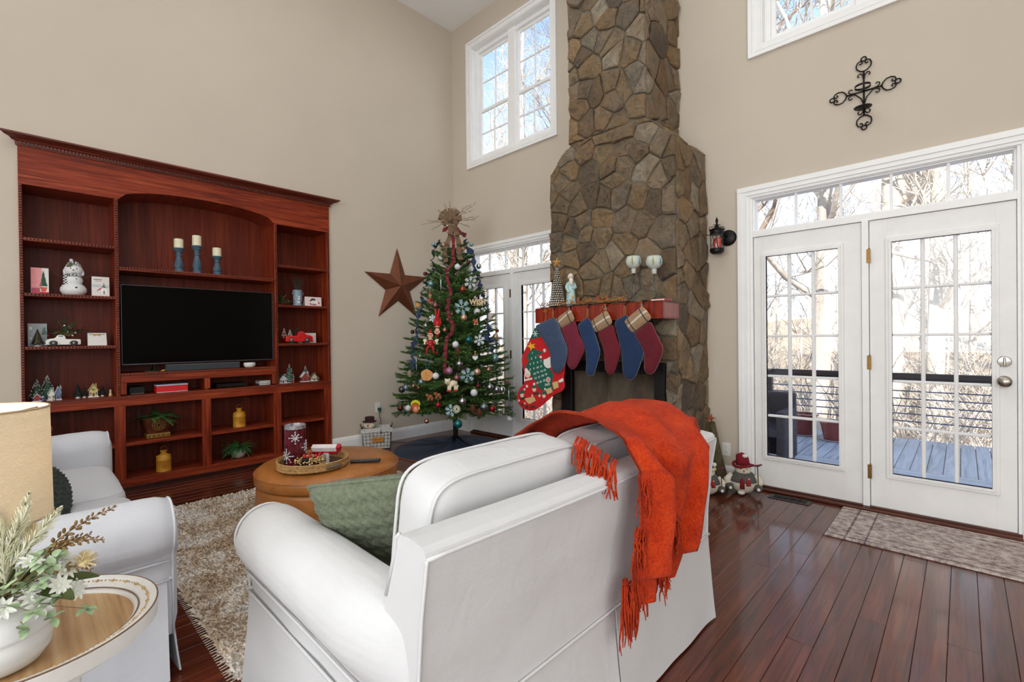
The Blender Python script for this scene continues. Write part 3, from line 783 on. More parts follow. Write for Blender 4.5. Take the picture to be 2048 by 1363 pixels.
def tree_mesh(rnd, h, r0, nb, bare=.42, lean=.06, fine=1.0):
    T = MB(); Bm = MB()
    ph = rnd.uniform(0, 6); dx, dy = rnd.uniform(-lean, lean), rnd.uniform(-lean, lean)
    tp = lambda t: Vector((dx * t * h + .12 * sin(ph + t * 5) * t, dy * t * h + .12 * cos(ph + t * 4) * t, t * h))
    pts = [tp(i / 12) for i in range(13)]
    T.tube(pts, [r0 * (1 - .86 * i / 12) * (1.25 if i == 0 else 1) for i in range(13)], 8)
    def branch(p, d, L, r, lev):
        n = 5 if lev < 2 else 4; q = Vector(p); P = [q.copy()]; dd = d.copy()
        for i in range(n):
            dd = (dd + Vector((rnd.uniform(-.3, .3), rnd.uniform(-.3, .3), rnd.uniform(-.1, .28)))).normalized()
            q = q + dd * L / n; P.append(q.copy())
        Bm.tube(P, [max(.0035, r * (1 - .8 * i / n)) for i in range(n + 1)], 5 if lev < 1 else 3, caps=False)
        if lev < 3:
            k = [6, 5, 3][lev]
            for i in range(int(k * fine)):
                j = rnd.randint(1, n); ax = Vector((rnd.uniform(-1, 1), rnd.uniform(-1, 1), rnd.uniform(-.4, 1))).normalized()
                branch(P[j], (dd * .6 + ax * .8).normalized(), L * rnd.uniform(.4, .65), r * .5, lev + 1)
    for i in range(nb):
        t = bare + (1 - bare) * (i + rnd.random()) / nb; a = rnd.uniform(0, 2 * PI); el = rnd.uniform(.2, 1.0)
        branch(tp(t), Vector((cos(a) * cos(el), sin(a) * cos(el), sin(el))), h * rnd.uniform(.14, .26) * (1.25 - .7 * t), r0 * .4 * (1.15 - t), 0)
    return T, Bm
TB = [pm('pale_bark', (214, 204, 190), .9, var=.3, scale=5, stretch=(1, 1, .3), bmp=.6, bscale=18, bdist=.03), pm('grey_bark', (186, 176, 164), .9, var=.35, scale=5, stretch=(1, 1, .3), bmp=.6, bscale=18, bdist=.03), pm('brown_bark', (150, 132, 116), .9, var=.35, scale=5, stretch=(1, 1, .3), bmp=.6, bscale=18, bdist=.03)]
rt = random.Random(21); TP = []
for i, (h, r0, nb, bare) in enumerate(((15, .22, 15, .22), (13, .15, 13, .2), (17, .28, 15, .3), (10, .09, 12, .15))):
    T, Bm = tree_mesh(rt, h, r0, nb, bare)
    t = thing('bare_tree', 'bare winter tree standing in the woods beyond the deck', 'tree', (0, 0, 0), 'bare trees in the woods')
    build('trunk', T, TB[i % 3], t, smooth=AL, fix=False); build('branches', Bm, TB[i % 3], t, smooth=AL, fix=False)
    TP.append(t)
spots = []; tries = 0
while len(spots) < 58 and tries < 6000:
    tries += 1
    y = 8.5 + 40 * rt.random() ** 1.25; ang = rt.uniform(-62, 16)   # degrees left of straight out
    x = 4.9 + math.tan(math.radians(ang)) * (y + 4.2) if True else 0
    if any((x - p[0]) ** 2 + (y - p[1]) ** 2 < (.9 + y * .02) ** 2 for p in spots): continue
    spots.append((x, y))
spots = [(-7.6, 9.5), (-5.6, 11), (-9.6, 11.5), (2.6, 9), (3.6, 12)] + spots; used = [False] * 4
for i, (x, y) in enumerate(spots):
    k = rt.choice([0, 1, 1, 2, 3, 3]) if i > 4 else i % 2
    loc = (x, y, gz(x, y) - .1); sc_ = rt.uniform(.85, 1.25) * (1.35 if i < 5 else 1); rz = rt.uniform(0, 6.28)
    if not used[k]: used[k] = True; o = TP[k]; o.location = loc; o.rotation_euler = (0, 0, rz); o.scale = (sc_,) * 3
    else: dup(TP[k], loc, rotz=rz, scale=sc_)
# leafless undergrowth
UP = []
for i in range(2):
    b = MB()
    for s in range(26):
        a = rt.uniform(0, 6.28); q = Vector((rt.uniform(-.7, .7), rt.uniform(-.7, .7), 0)); dd = Vector((cos(a) * .5, sin(a) * .5, 1)).normalized(); P = [q.copy()]
        for j in range(6):
            dd = (dd + Vector((rt.uniform(-.35, .35), rt.uniform(-.35, .35), rt.uniform(-.1, .1)))).normalized(); q = q + dd * rt.uniform(.25, .5); P.append(q.copy())
            for z in range(2):
                e_ = (dd + Vector((rt.uniform(-1, 1), rt.uniform(-1, 1), rt.uniform(-.4, .5)))).normalized(); b.tube([q, q + e_ * .25 + Vector((0, 0, .03)), q + e_ * rt.uniform(.35, .7)], [.007, .005, .003], 3, caps=False)
        b.tube(P, [.016 - .0018 * j for j in range(7)], 4, caps=False)
    t = thing('leafless_shrub', 'tangled leafless undergrowth shrub in the sunlit woods', 'shrub', (0, 0, 0), 'leafless shrubs in the woods')
    build('stems', b, TB[i], t, smooth=AL, fix=False, kind='stuff'); UP.append(t)
fu = [0, 0]
for i in range(70):
    y = 7.5 + 18 * rt.random(); ang = rt.uniform(-58, 12); x = 4.9 + math.tan(math.radians(ang)) * (y + 4.2); k = i % 2
    loc = (x, y, gz(x, y) - .05); s_ = rt.uniform(.8, 1.5)
    if not fu[k]: fu[k] = 1; UP[k].location = loc; UP[k].scale = (s_,) * 3
    else: dup(UP[k], loc, rotz=rt.uniform(0, 6), scale=s_)

# ---------------------------------------------------------------- slipcovered seating
def fabric(name, c, sheen=.3, weave=900, var=.03):
    m, n, b = newmat(name)
    f = noisetex(n, coords(n, 3), 1, 3); col = rgb(c)
    n.links.new(ramp(n, f, [(.3, tuple(x * (1 - var) for x in col[:3]) + (1,)), (.7, col)]), b.inputs['Base Color'])
    b.inputs['Roughness'].default_value = .9; b.inputs['Sheen Weight'].default_value = sheen * .2; b.inputs['Specular IOR Level'].default_value = .2
    h1 = noisetex(n, coords(n, (weave, weave * .15, weave * .4)), 1, 2); h2 = noisetex(n, coords(n, (5, 14, 9)), 1, 3, .5, 1.0)
    mx = N(n, 'ShaderNodeMix', data_type='FLOAT'); mx.inputs[0].default_value = .75; n.links.new(h1, mx.inputs[2]); n.links.new(h2, mx.inputs[3])
    bump(n, b, mx.outputs[0], .28, .012); return m
WHITE = fabric('white_slipcover', (214, 213, 213))
GREYW = fabric('pale_grey_slipcover', (214, 215, 220))
def catm(P, k):   # sample a closed/open polyline smoothly
    return P
def spow(v, p): return math.copysign(abs(v) ** p, v)
def squad(b, c, hx, hy, hz, M=None, e1=.35, e2=.35, n=40, m_=24, wr=.006, seed=0, fr=7, mi=0):
    """soft boxy cushion (superellipsoid) with wrinkle noise"""
    k = len(b.V)
    def fn(u, v):
        a = u * 2 * PI; t = (v - .5) * PI
        ct, st = spow(cos(t), e2), spow(sin(t), e2)
        x, y, z = hx * ct * spow(cos(a), e1), hy * ct * spow(sin(a), e1), hz * st
        q = wr * (nz(x * fr + seed, y * fr, z * fr) + .5 * nz(x * fr * 2.3 + seed, y * fr * 2.3 + 9, z * fr * 2.3))
        L = math.sqrt(x * x + y * y + z * z) + 1e-6
        p = Vector((x * (1 + q / L), y * (1 + q / L), z * (1 + q / L)))
        if M: p = M @ p
        return (c[0] + p.x, c[1] + p.y, c[2] + p.z)
    b.grid(fn, n, m_, cu=True, mi=mi); return b
def cushion_piping(b, c, hx, hy, hz, M, which, e=.35, f=.74, r=.0045):
    """welt running round the cushion near its front (+1) or rear (-1) face, normal along local x"""
    pts = []
    for i in range(48):
        a = 2 * PI * i / 48
        p = Vector((which * hx * f, hy * .985 * spow(cos(a), e), hz * .985 * spow(sin(a), e)))
        p = M @ p if M else p; pts.append((c[0] + p.x, c[1] + p.y, c[2] + p.z))
    b.tube(pts, r, 6, closed=True); return b
def sofa(name, label, W, D, T, mat, back_h=.84, split=None, cush=2, arm_r=.115, arm_c=.56, back_t=.10, fwd=0, seat_top=.49):
    """T maps local (width, depth, height) to the room; depth 0 is the front edge"""
    base = T(W / 2, D / 2, 0); t = thing(name, label, 'sofa', (base[0], base[1], 0))
    aw = arm_r + .005
    pipe = MB()
    for s in (0, 1):
        fw = (lambda w: w) if s == 0 else (lambda w: W - w)
        prof = [(.235, .16), (.235, .40), (.232, .50)]
        for i in range(17):
            a = math.radians(8 + 212 * i / 16); prof.append((aw + arm_r * cos(a), arm_c + arm_r * sin(a)))
        prof += [(.052, .46), (.062, .435), (.064, .38), (.062, .16)]
        nd = 26
        def fn(u, v):
            d = -.012 + u * (D - .035)
            k = v * (len(prof) - 1); i0 = min(int(k), len(prof) - 2); f_ = k - i0
            w_, z_ = prof[i0][0] * (1 - f_) + prof[i0 + 1][0] * f_, prof[i0][1] * (1 - f_) + prof[i0 + 1][1] * f_
            # front of the roll is padded and rounds off
            if u < .07:
                q = 1 - (1 - u / .07) ** 2 * .14; w_ = aw + (w_ - aw) * q; z_ = arm_c + (z_ - arm_c) * q if z_ > .45 else z_
            if u > .74:
                k_ = ((u - .74) / .26) ** 1.5; w_ += k_ * max(0, .082 - w_); z_ -= k_ * .05 * max(0, z_ - .55) * 4
            if z_ > .44: z_ -= .02 * max(0, u - .5)
            wr = .004 * nz(d * 5 + s * 9, z_ * 9, W) + .003 * nz(d * 13, z_ * 14, 3 + s)
            return T(fw(w_ - wr), d, z_ + wr)
        b = MB().grid(fn, nd, 70)
        # front panel of the arm, slightly puffed
        cen = T(fw(aw), -.022, .5); k0 = len(b.V); m_ = 70
        ring = [b.V[i] for i in range(m_)]
        ring2 = []
        for v in ring:
            vv = Vector(v).lerp(Vector(T(fw(.14), -.02, .42)), .25); dd = Vector(T(0, -.016, 0)) - Vector(T(0, 0, 0)); ring2.append(tuple(vv + dd))
        b.V += ring2 + [T(fw(.14), -.03, .42)]
        for i in range(m_ - 1): b.F.append((i, i + 1, k0 + i + 1, k0 + i)); b.F.append((k0 + i, k0 + i + 1, k0 + m_)); b.M += [0, 0]
        b.F.append((m_ - 1, 0, k0, k0 + m_ - 1)); b.F.append((k0 + m_ - 1, k0, k0 + m_)); b.M += [0, 0]
        b.F.append(tuple((nd - 1) * 70 + j for j in range(70))); b.M.append(0)
        a_ = build('armrest', b, mat, t, smooth=AL)
        pb = MB()
        pb.tube([T(fw(.047), d, .447 - .016 * max(0, d / D - .5)) for d in [i * D * .95 / 20 for i in range(21)]], .0045, 6)
        pts = []
        for i in range(18, 0, -1):
            w_, z_ = prof[2 + i]; q = .88; pts.append(T(fw(aw + (w_ - aw) * q), -.014, arm_c + (z_ - arm_c) * q))
        pb.tube([T(fw(.064), -.014, .16), T(fw(.064), -.014, .38)] + pts[::1] , .0045, 6) if s == 0 else pb.tube([T(fw(.064), -.014, .16), T(fw(.064), -.014, .38)] + pts, .0045, 6)
        build('piping', pb, mat, a_, smooth=AL)
    # back: leaning slab with rounded top
    bp = []
    zt = back_h
    for (d, z) in [(D - .03, .30), (D - .034, .36), (D - .03, .5), (D - .012, .68), (D + .008, zt - .03), (D + .006, zt - .010), (D - .004, zt), (D - back_t * .5, zt + .006), (D - back_t + .012, zt + .004), (D - back_t, zt - .008), (D - back_t - .006, zt - .04), (D - back_t - .045, .68), (D - .20, .5), (D - .22, .30)]: bp.append((d, z))
    w0, w1 = .075, W - .075
    def fnb(u, v):
        k = v * len(bp); i0 = int(k) % len(bp); f_ = k - int(k); p, q = bp[i0], bp[(i0 + 1) % len(bp)]
        d, z = p[0] * (1 - f_) + q[0] * f_, p[1] * (1 - f_) + q[1] * f_
        w_ = w0 + (w1 - w0) * u
        sag = .010 * sin(PI * u) if z > zt - .05 else 0
        wr = .0035 * nz(w_ * 3 + z * 5, z * 9 - w_ * 4, 1.5) + .002 * nz(w_ * 14 + z * 16, z * 9, 7.5)
        return T(w_, d + wr, z - sag + wr * .3)
    b = MB().grid(fnb, 46, 84, cv=True)
    for e_ in (0, 45):
        r_ = [e_ * 84 + j for j in range(84)]
        b.F.append(tuple(r_ if e_ else r_[::-1])); b.M.append(0)
    bk = build('backrest', b, mat, t, smooth=50)
    pb = MB()
    for w_ in (w0, w1): pb.tube([T(w_, p[0] + .002, p[1]) for p in bp[0:5]] + [T(w_, D + .010, zt - .022)], .0048, 6)
    pb.tube([T(w0 + (w1 - w0) * i / 30, D + .010, zt - .022 - .010 * sin(PI * i / 30)) for i in range(31)], .0048, 6)
    for w_ in (w0, w1): pb.tube([T(w_, p[0] - .002, p[1] + .002) for p in bp[8:12]], .0048, 6)
    build('piping', pb, mat, bk, smooth=AL)
    # seat deck and cushions
    build('seat_base', MB().rbox(0, 0, 0, 1, 1, 1, .02, 2) if False else MB().grid(lambda u, v: T(.07 + (W - .14) * u, .02 + (D - .08) * v, .33), 3, 3), mat, t, fix=False)
    sw = (W - 2 * .225) / cush
    for i in range(cush):
        b = MB(); c = T(.225 + sw * (i + .5), (D - .24) / 2 + .005, (seat_top + .32) / 2)
        e0 = Vector(T(sw / 2 - .004, 0, 0)) - Vector(T(0, 0, 0)); e1 = Vector(T(0, (D - .24) / 2 + .015, 0)) - Vector(T(0, 0, 0))
        hx, hy = max(abs(e0.x), abs(e1.x)), max(abs(e0.y), abs(e1.y))
        squad(b, c, hx, hy, (seat_top - .32) / 2, None, .22, .45, 60, 26, .007, 3.1 * i + W)
        cu = build('seat_cushion', b, mat, t, smooth=AL)
        pb = MB()
        for zf in (.62, -.62):
            pts = []
            for j in range(64):
                a = 2 * PI * j / 64; k_ = abs(math.sqrt(1 - abs(zf) ** (2 / .45))) ** .45
                pts.append((c[0] + hx * .995 * k_ * spow(cos(a), .22), c[1] + hy * .995 * k_ * spow(sin(a), .22), c[2] + zf * (seat_top - .32) / 2))
            pb.tube(pts, .004, 5, closed=True)
        build('piping', pb, mat, cu, smooth=AL)
    # box skirt with inverted pleats at the corners and the middle of front and back
    def skirt(name, P, Q, out, seed, cuts):
        """from P to Q (w,d), hanging from .375 to the floor, flaring outwards"""
        L = math.hypot(Q[0] - P[0], Q[1] - P[1]); brk = [0] + cuts + [1]
        for a, c in zip(brk[:-1], brk[1:]):
            g = .006 / L
            def fn(u, v):
                k = (a + g) + (c - a - 2 * g) * u; z = .375 - v * .365
                fl = .005 + .022 * v ** 1.3 + .006 * v * nz(k * 9 + seed, z * 4, 2) + .010 * v * (abs(u - .5) * 2) ** 6
                x = P[0] + (Q[0] - P[0]) * k + out[0] * fl; y = P[1] + (Q[1] - P[1]) * k + out[1] * fl
                return T(x, y, z)
            b = MB().grid(fn, 26, 14); k0 = len(b.V); b.grid(lambda u, v: tuple(Vector(fn(u, v)) - (Vector(T(out[0], out[1], 0)) - Vector(T(0, 0, 0))) * .006), 26, 14)
            for j in range(13): b.add([b.V[j], b.V[j + 1], b.V[k0 + j + 1], b.V[k0 + j]], [(0, 1, 2, 3)]); e_ = 25 * 14 + j; b.add([b.V[e_], b.V[e_ + 1], b.V[k0 + e_ + 1], b.V[k0 + e_]], [(3, 2, 1, 0)])
            for j in range(25): e_ = j * 14 + 13; b.add([b.V[e_], b.V[e_ + 14], b.V[k0 + e_ + 14], b.V[k0 + e_]], [(0, 1, 2, 3)])
            build('skirt_panel', b, mat, t, smooth=AL)
        pb = MB().tube([T(P[0] + (Q[0] - P[0]) * i / 20 + out[0] * .007, P[1] + (Q[1] - P[1]) * i / 20 + out[1] * .007, .372) for i in range(21)], .0048, 6)
        build('piping', pb, mat, bk, smooth=AL)
    skirt('skirt_back', (.062, D - .034), (W - .062, D - .034), (0, 1), 1, [.5])
    skirt('skirt_side', (.062, .0), (.062, D - .034), (-1, 0), 2, [])
    skirt('skirt_side', (W - .062, .0), (W - .062, D - .034), (1, 0), 3, [])
    skirt('skirt_front', (.062, .0), (W - .062, .0), (0, -1), 4, [.5])
    # gusset behind the pleats and block feet
    b = MB()
    for (w_, d_) in ((.08, .03), (W - .08, .03), (.08, D - .06), (W - .08, D - .06)):
        q = T(w_, d_, 0); b.box(q[0] - .025, q[1] - .025, .0, q[0] + .025, q[1] + .025, .2)
    build('feet', b, pm('dark_wood_foot', (40, 26, 20), .5), t)
    b = MB(); lo = [T(.075, .02, .05), T(W - .075, D - .05, .36)]
    b.box(min(lo[0][0], lo[1][0]), min(lo[0][1], lo[1][1]), .05, max(lo[0][0], lo[1][0]), max(lo[0][1], lo[1][1]), .36); build('underframe', b, mat, t)
    return t
# loveseat facing the bookcase, its back to the camera
LX, LY, LW, LD = 3.30, -3.705, 1.70, 1.045
love = sofa('loveseat', 'white slipcovered loveseat in front, back to the camera, with an orange throw', LW, LD, lambda w, d, z: (LX + d, LY + w, z), WHITE, back_h=.832)
def rotm(yaw=0, pitch=0, roll=0): return Euler((roll, pitch, yaw)).to_matrix()
def back_cushion(name, c, hx, hy, hz, M, mat, label, seed, cat='cushion', group=None):
    t = thing(name, label, cat, (c[0], c[1], c[2] - hz), group)
    o = build('cover', squad(MB(), c, hx, hy, hz, M, .30, .34, 64, 40, .012, seed, 6), mat, t, smooth=AL)
    b = MB(); cushion_piping(b, c, hx, hy, hz, M, 1, .3, .80); cushion_piping(b, c, hx, hy, hz, M, -1, .3, .80)
    build('piping', b, mat, t, smooth=AL); return t
back_cushion('back_cushion', (4.075, -3.155, .70), .095, .335, .215, rotm(0, .16), WHITE, 'plump white back cushion nearest the camera on the loveseat', 1.0, group='white cushions on the loveseat')
back_cushion('back_cushion', (4.085, -2.54, .69), .09, .30, .205, rotm(0, .14), WHITE, 'white back cushion under the orange throw on the loveseat', 5.0, group='white cushions on the loveseat')
back_cushion('back_cushion', (3.80, -2.62, .655), .075, .30, .175, rotm(-.10, .30), WHITE, 'white piped cushion slumped forward at the far end of the loveseat', 9.0, group='white cushions on the loveseat')
# sofa on the left, facing the fireplace
SX, SY, SW, SD = .855, -3.83, 2.20, .98
sof = sofa('sofa', 'pale grey slipcovered sofa at the left, behind the round side table', SW, SD, lambda w, d, z: (SX + w, SY - d, z), GREYW, back_h=.86)
back_cushion('sofa_back_cushion', (1.52, -4.60, .68), .40, .085, .20, None, GREYW, 'pale grey back cushion at the far end of the left sofa', 2.0, group='back cushions of the left sofa')
back_cushion('sofa_back_cushion', (2.38, -4.60, .68), .40, .085, .20, None, GREYW, 'pale grey back cushion at the near end of the left sofa', 2.6, group='back cushions of the left sofa')
# throw pillows with a chevron plush
def plush(name, c):
    m, n, b = newmat(name)
    v = coords(n, 1); f = noisetex(n, coords(n, 60), 1, 4, .7); col = rgb(c)
    n.links.new(ramp(n, f, [(.3, tuple(x * .72 for x in col[:3]) + (1,)), (.7, tuple(min(1, x * 1.2) for x in col[:3]) + (1,))]), b.inputs['Base Color'])
    b.inputs['Roughness'].default_value = .95; b.inputs['Sheen Weight'].default_value = .1; b.inputs['Specular IOR Level'].default_value = .1
    bump(n, b, f, .5, .01); return m
def pillow(name, label, c, s, th, M, mat, seed=0, group=None):
    t = thing(name, label, 'pillow', (c[0], c[1], c[2] - s), group)
    b = MB()
    for side in (1, -1):
        def fn(u, v):
            a, e_ = u * 2 - 1, v * 2 - 1
            h = th * (max(0, 1 - abs(a) ** 3) * max(0, 1 - abs(e_) ** 3)) ** .5
            pin = 1 - .07 * (1 - abs(a) ** 2) * abs(e_) ** 3; pin2 = 1 - .07 * (1 - abs(e_) ** 2) * abs(a) ** 3
            rows = 9; k = (e_ + 1) / 2 * rows; ch = abs(((a * 5 + (k % 1) * 1.6) % 1) - .5) * 2
            em = (.017 * (ch - .5) + .008 * abs(sin(PI * k))) * (1 if h > .008 else 0)
            p = Vector((side * (h + em * .8), a * s * pin, e_ * s * pin2)); p.x += .008 * nz(a * 3 + seed, e_ * 3, side)
            p = M @ p; return (c[0] + p.x, c[1] + p.y, c[2] + p.z)
        b.grid(fn, 56, 56)
    build('cover', b, mat, t, smooth=AL)
    pts = []
    for i in range(4):
        for j in range(14):
            f_ = j / 14 * 2 - 1; a, e_ = [(f_, -1), (1, f_), (-f_, 1), (-1, -f_)][i]
            pin = 1 - .07 * (1 - abs(a) ** 2) * abs(e_) ** 3; pin2 = 1 - .07 * (1 - abs(e_) ** 2) * abs(a) ** 3
            p = M @ Vector((0, a * s * pin, e_ * s * pin2)); pts.append((c[0] + p.x, c[1] + p.y, c[2] + p.z))
    build('seam', MB().tube(pts, .007, 7, closed=True), mat, t, smooth=AL)
    return t
pillow('throw_pillow', 'sage green chevron plush pillow on the loveseat behind its near arm', (3.74, -3.37, .635), .195, .07, rotm(-.95, .42, .16), plush('sage_plush', (112, 118, 98)), 1)
pillow('throw_pillow', 'dark grey-green plush pillow on the left sofa', (2.16, -4.17, .60), .18, .07, rotm(1.25, -.45, .5), plush('charcoal_plush', (66, 74, 68)), 4)
# orange throw draped over the far back cushion and down the rear of the loveseat
def throw_mat():
    m, n, b = newmat('orange_chenille')
    f = noisetex(n, coords(n, 110), 1, 4, .75); f2 = noisetex(n, coords(n, 16), 1, 3)
    mx = N(n, 'ShaderNodeMix', data_type='FLOAT'); mx.inputs[0].default_value = .4; n.links.new(f, mx.inputs[2]); n.links.new(f2, mx.inputs[3])
    n.links.new(ramp(n, mx.outputs[0], [(.3, rgb(150, 30, 6)), (.52, rgb(202, 58, 16)), (.72, rgb(222, 84, 32))]), b.inputs['Base Color'])
    b.inputs['Roughness'].default_value = .95; b.inputs['Sheen Weight'].default_value = .06; b.inputs['Specular IOR Level'].default_value = .1
    bump(n, b, f, .9, .012); return m
THR = throw_mat()
th = thing('throw_blanket', 'burnt orange chenille throw draped over the loveseat back with fringed end', 'blanket', (4.2, -2.5, .4))
path = [(3.62, .69), (3.70, .735), (3.80, .80), (3.90, .855), (3.99, .895), (4.07, .922), (4.15, .934), (4.23, .925), (4.29, .898), (4.335, .872), (4.366, .845), (4.372, .80), (4.370, .70), (4.364, .60), (4.356, .50), (4.352, .40)]
yl = [-2.62, -2.70, -2.76, -2.80, -2.83, -2.85, -2.862, -2.870, -2.875, -2.880, -2.880, -2.882, -2.888, -2.895, -2.902, -2.910]
yr = [-2.14, -2.12, -2.11, -2.11, -2.11, -2.12, -2.13, -2.15, -2.17, -2.22, -2.36, -2.44, -2.48, -2.53, -2.575, -2.61]
def interp(A, k):
    i = min(int(k), len(A) - 2); f = k - i
    if isinstance(A[0], tuple): return tuple(A[i][q] * (1 - f) + A[i + 1][q] * f for q in range(len(A[0])))
    return A[i] * (1 - f) + A[i + 1] * f
def thr_fn(u, v, lift=0):
    k = u * (len(path) - 1); x, z = interp(path, k); y0, y1 = interp(yl, k), interp(yr, k)
    hang = max(0, min(1, (k - 9) / 2))
    # on the cushion the cloth follows the sagging end towards the far arm
    far = max(0, v - .72) / .28
    z2 = z - (1 - hang) * (.10 * far ** 2 * (1 if k < 9 else .3)); 
    amp = .024 + .016 * hang
    ph = v * 9 + 2.2 * sin(u * 4.0) + 1.2 * nz(u * 3, v * 3, 4)
    fold = amp * sin(ph) + .6 * amp * sin(ph * 1.9 + 1.3 + u * 3) + .010 * nz(u * 9, v * 8, 1)
    nx, nzz = (1, .15) if hang > .5 else ((.35, .93) if k > 6 else (-.4, .91))
    o_ = .016 + amp * 1.3 + fold + lift
    if k > 14.2: o_ *= .6
    return (x + nx * o_, y0 + (y1 - y0) * v + .008 * sin(u * 17 + v * 3), z2 + nzz * o_)
b = MB().grid(thr_fn, 96, 60)
k0 = len(b.V); b.grid(lambda u, v: thr_fn(u, v, -.007), 96, 60)
for i in range(95):
    for j in (0, 59): b.F.append((i * 60 + j, (i + 1) * 60 + j, k0 + (i + 1) * 60 + j, k0 + i * 60 + j)); b.M.append(0)
for j in range(59):
    for i in (0, 95): b.F.append((i * 60 + j, i * 60 + j + 1, k0 + i * 60 + j + 1, k0 + i * 60 + j)); b.M.append(0)
build('cloth', b, THR, th, smooth=AL, fix=False)
# folded-back second layer with its knotted fringe
FR = MB(); rf = random.Random(5)
def strand(p, L, spread=.012, r=.0028, fwd=.0):
    q = Vector(p); P = [q.copy()]; n = 5; dx = rf.uniform(-.1, .1); dy = rf.uniform(-.25, .25)
    for i in range(n):
        q = q + Vector((rf.uniform(-.2, .25) * .02, (dy + rf.uniform(-.5, .5)) * spread, -L / n)); P.append(q.copy())
    FR.tube(P, [r, r * 1.1, r, r, r * .9, r * .6], 4, caps=False)
for i in range(64):   # bottom-left tail
    f = rf.random(); strand((4.375 + rf.uniform(0, .022), -2.918 + .085 * f, .50 - .05 * f + rf.uniform(-.02, .02)), rf.uniform(.12, .22) * (1 - .45 * f))
for i in range(40):
    f = rf.random(); strand((4.385 + rf.uniform(0, .025), -2.865 + .09 * f, .53 + rf.uniform(-.03, .03)), rf.uniform(.08, .15))
edge = [(-2.86, .845), (-2.84, .80), (-2.79, .765), (-2.73, .725), (-2.68, .68), (-2.655, .64), (-2.66, .60)]
for i in range(150):
    y, z = interp(edge, rf.random() * 5.99); strand((4.415 + rf.uniform(0, .03), y + rf.uniform(-.02, .015), z + rf.uniform(-.02, .02)), rf.uniform(.05, .12), .02)
edge2 = [(-2.89, .66), (-2.83, .64), (-2.77, .60), (-2.73, .55), (-2.715, .50)]
for i in range(120):
    y, z = interp(edge2, rf.random() * 3.99); strand((4.405 + rf.uniform(0, .03), y + rf.uniform(-.02, .015), z + rf.uniform(-.03, .02)), rf.uniform(.05, .12), .02)
for i in range(46):  # fringe lying on the top edge of the back
    f = rf.random(); q = Vector((4.20 + .16 * f + rf.uniform(-.01, .01), -2.885 - .01 * f, .925 - .06 * f)); P = [q, q + Vector((.01, -.03, -.012)), q + Vector((.02 + rf.uniform(-.01, .02), -.055 + rf.uniform(-.02, .02), -.05)), q + Vector((.03, -.06 + rf.uniform(-.03, .02), -.075 - .03 * f))]
    FR.tube(P, [.003, .003, .003, .002], 4, caps=False)
build('fringe', FR, THR, th, smooth=AL, fix=False, kind='stuff')

# ---------------------------------------------------------------- ottoman, rugs, side table
LEA = pm('caramel_leather', (168, 104, 46), .42, var=.2, scale=9, bmp=.25, bscale=160, coat=.1)
OC = (1.87, -2.69)
ot = thing('ottoman', 'round caramel leather storage ottoman on the shaggy rug', 'ottoman', (OC[0], OC[1], .018))
b = MB().lathe([(.44, .02), (.462, .03), (.468, .06), (.470, .16), (.468, .27), (.462, .292), (.45, .296), (0, .296)], (OC[0], OC[1], 0), 72); build('drum', b, LEA, ot, smooth=60)
b = MB().lathe([(.455, .298), (.470, .302), (.478, .315), (.480, .35), (.474, .375), (.455, .395), (.42, .408), (.3, .416), (.12, .42), (0, .42)], (OC[0], OC[1], 0), 72); ld = build('lid', b, LEA, ot, smooth=60)
build('seam', MB().tube([(OC[0] + .478 * cos(2 * PI * i / 72), OC[1] + .478 * sin(2 * PI * i / 72), .372) for i in range(72)], .004, 6, closed=True), LEA, ld, smooth=AL)
# shaggy rug
RC = [(.854,-2.831), (.806,-3.462)]
RX0, RX1, RY0, RY1 = .84, 3.20, -3.66, -1.75
m, n, bs = newmat('shag_pile')
f1 = noisetex(n, coords(n, 3.4), 1, 4, .65, .8); f2 = noisetex(n, coords(n, 45), 1, 3)
mx = N(n, 'ShaderNodeMix', data_type='FLOAT'); mx.inputs[0].default_value = .3; n.links.new(f1, mx.inputs[2]); n.links.new(f2, mx.inputs[3])
n.links.new(ramp(n, mx.outputs[0], [(.36, rgb(186, 156, 124)), (.48, rgb(216, 196, 172)), (.58, rgb(240, 232, 222))]), bs.inputs['Base Color']); bs.inputs['Roughness'].default_value = .9; bs.inputs['Sheen Weight'].default_value = .1
RUG = m
rg = thing('shag_rug', 'cream and tan shaggy area rug under the ottoman', 'rug', ((RX0 + RX1) / 2, (RY0 + RY1) / 2, 0))
build('backing', MB().cham(RX0, RY0, .001, RX1, RY1, .008, .002), RUG, rg)
rng = np.random.default_rng(4); NT = 70000
px = rng.uniform(RX0 - .005, RX1 + .005, NT); py = rng.uniform(RY0 - .005, RY1 + .005, NT); a = rng.uniform(0, 2 * PI, NT); L = rng.uniform(.018, .034, NT); ln = rng.uniform(.006, .022, NT); wd = rng.uniform(.0022, .0045, NT)
ca, sa = np.cos(a), np.sin(a); bx0, by0 = (RX0 + RX1) / 2, (RY0 + RY1) / 2
P0 = np.stack([px - sa * wd, py + ca * wd, np.full(NT, .005)], 1); P1 = np.stack([px + sa * wd, py - ca * wd, np.full(NT, .005)], 1)
P2 = np.stack([px + ca * ln + sa * wd * .7, py + sa * ln - ca * wd * .7, L * .8], 1); P3 = np.stack([px + ca * ln * 1.6, py + sa * ln * 1.6, L * .72], 1)
VV = np.stack([P0, P1, P2, P3], 1).reshape(-1, 3) - np.array([bx0, by0, 0]); idx = np.arange(NT) * 4
me = bpy.data.meshes.new('pile'); me.vertices.add(NT * 4); me.vertices.foreach_set('co', VV.ravel())
me.loops.add(NT * 4); me.polygons.add(NT); me.loops.foreach_set('vertex_index', (idx[:, None] + np.array([0, 1, 2, 3])).ravel()); me.polygons.foreach_set('loop_start', idx); me.polygons.foreach_set('loop_total', np.full(NT, 4)); me.update(calc_edges=True); me.validate()
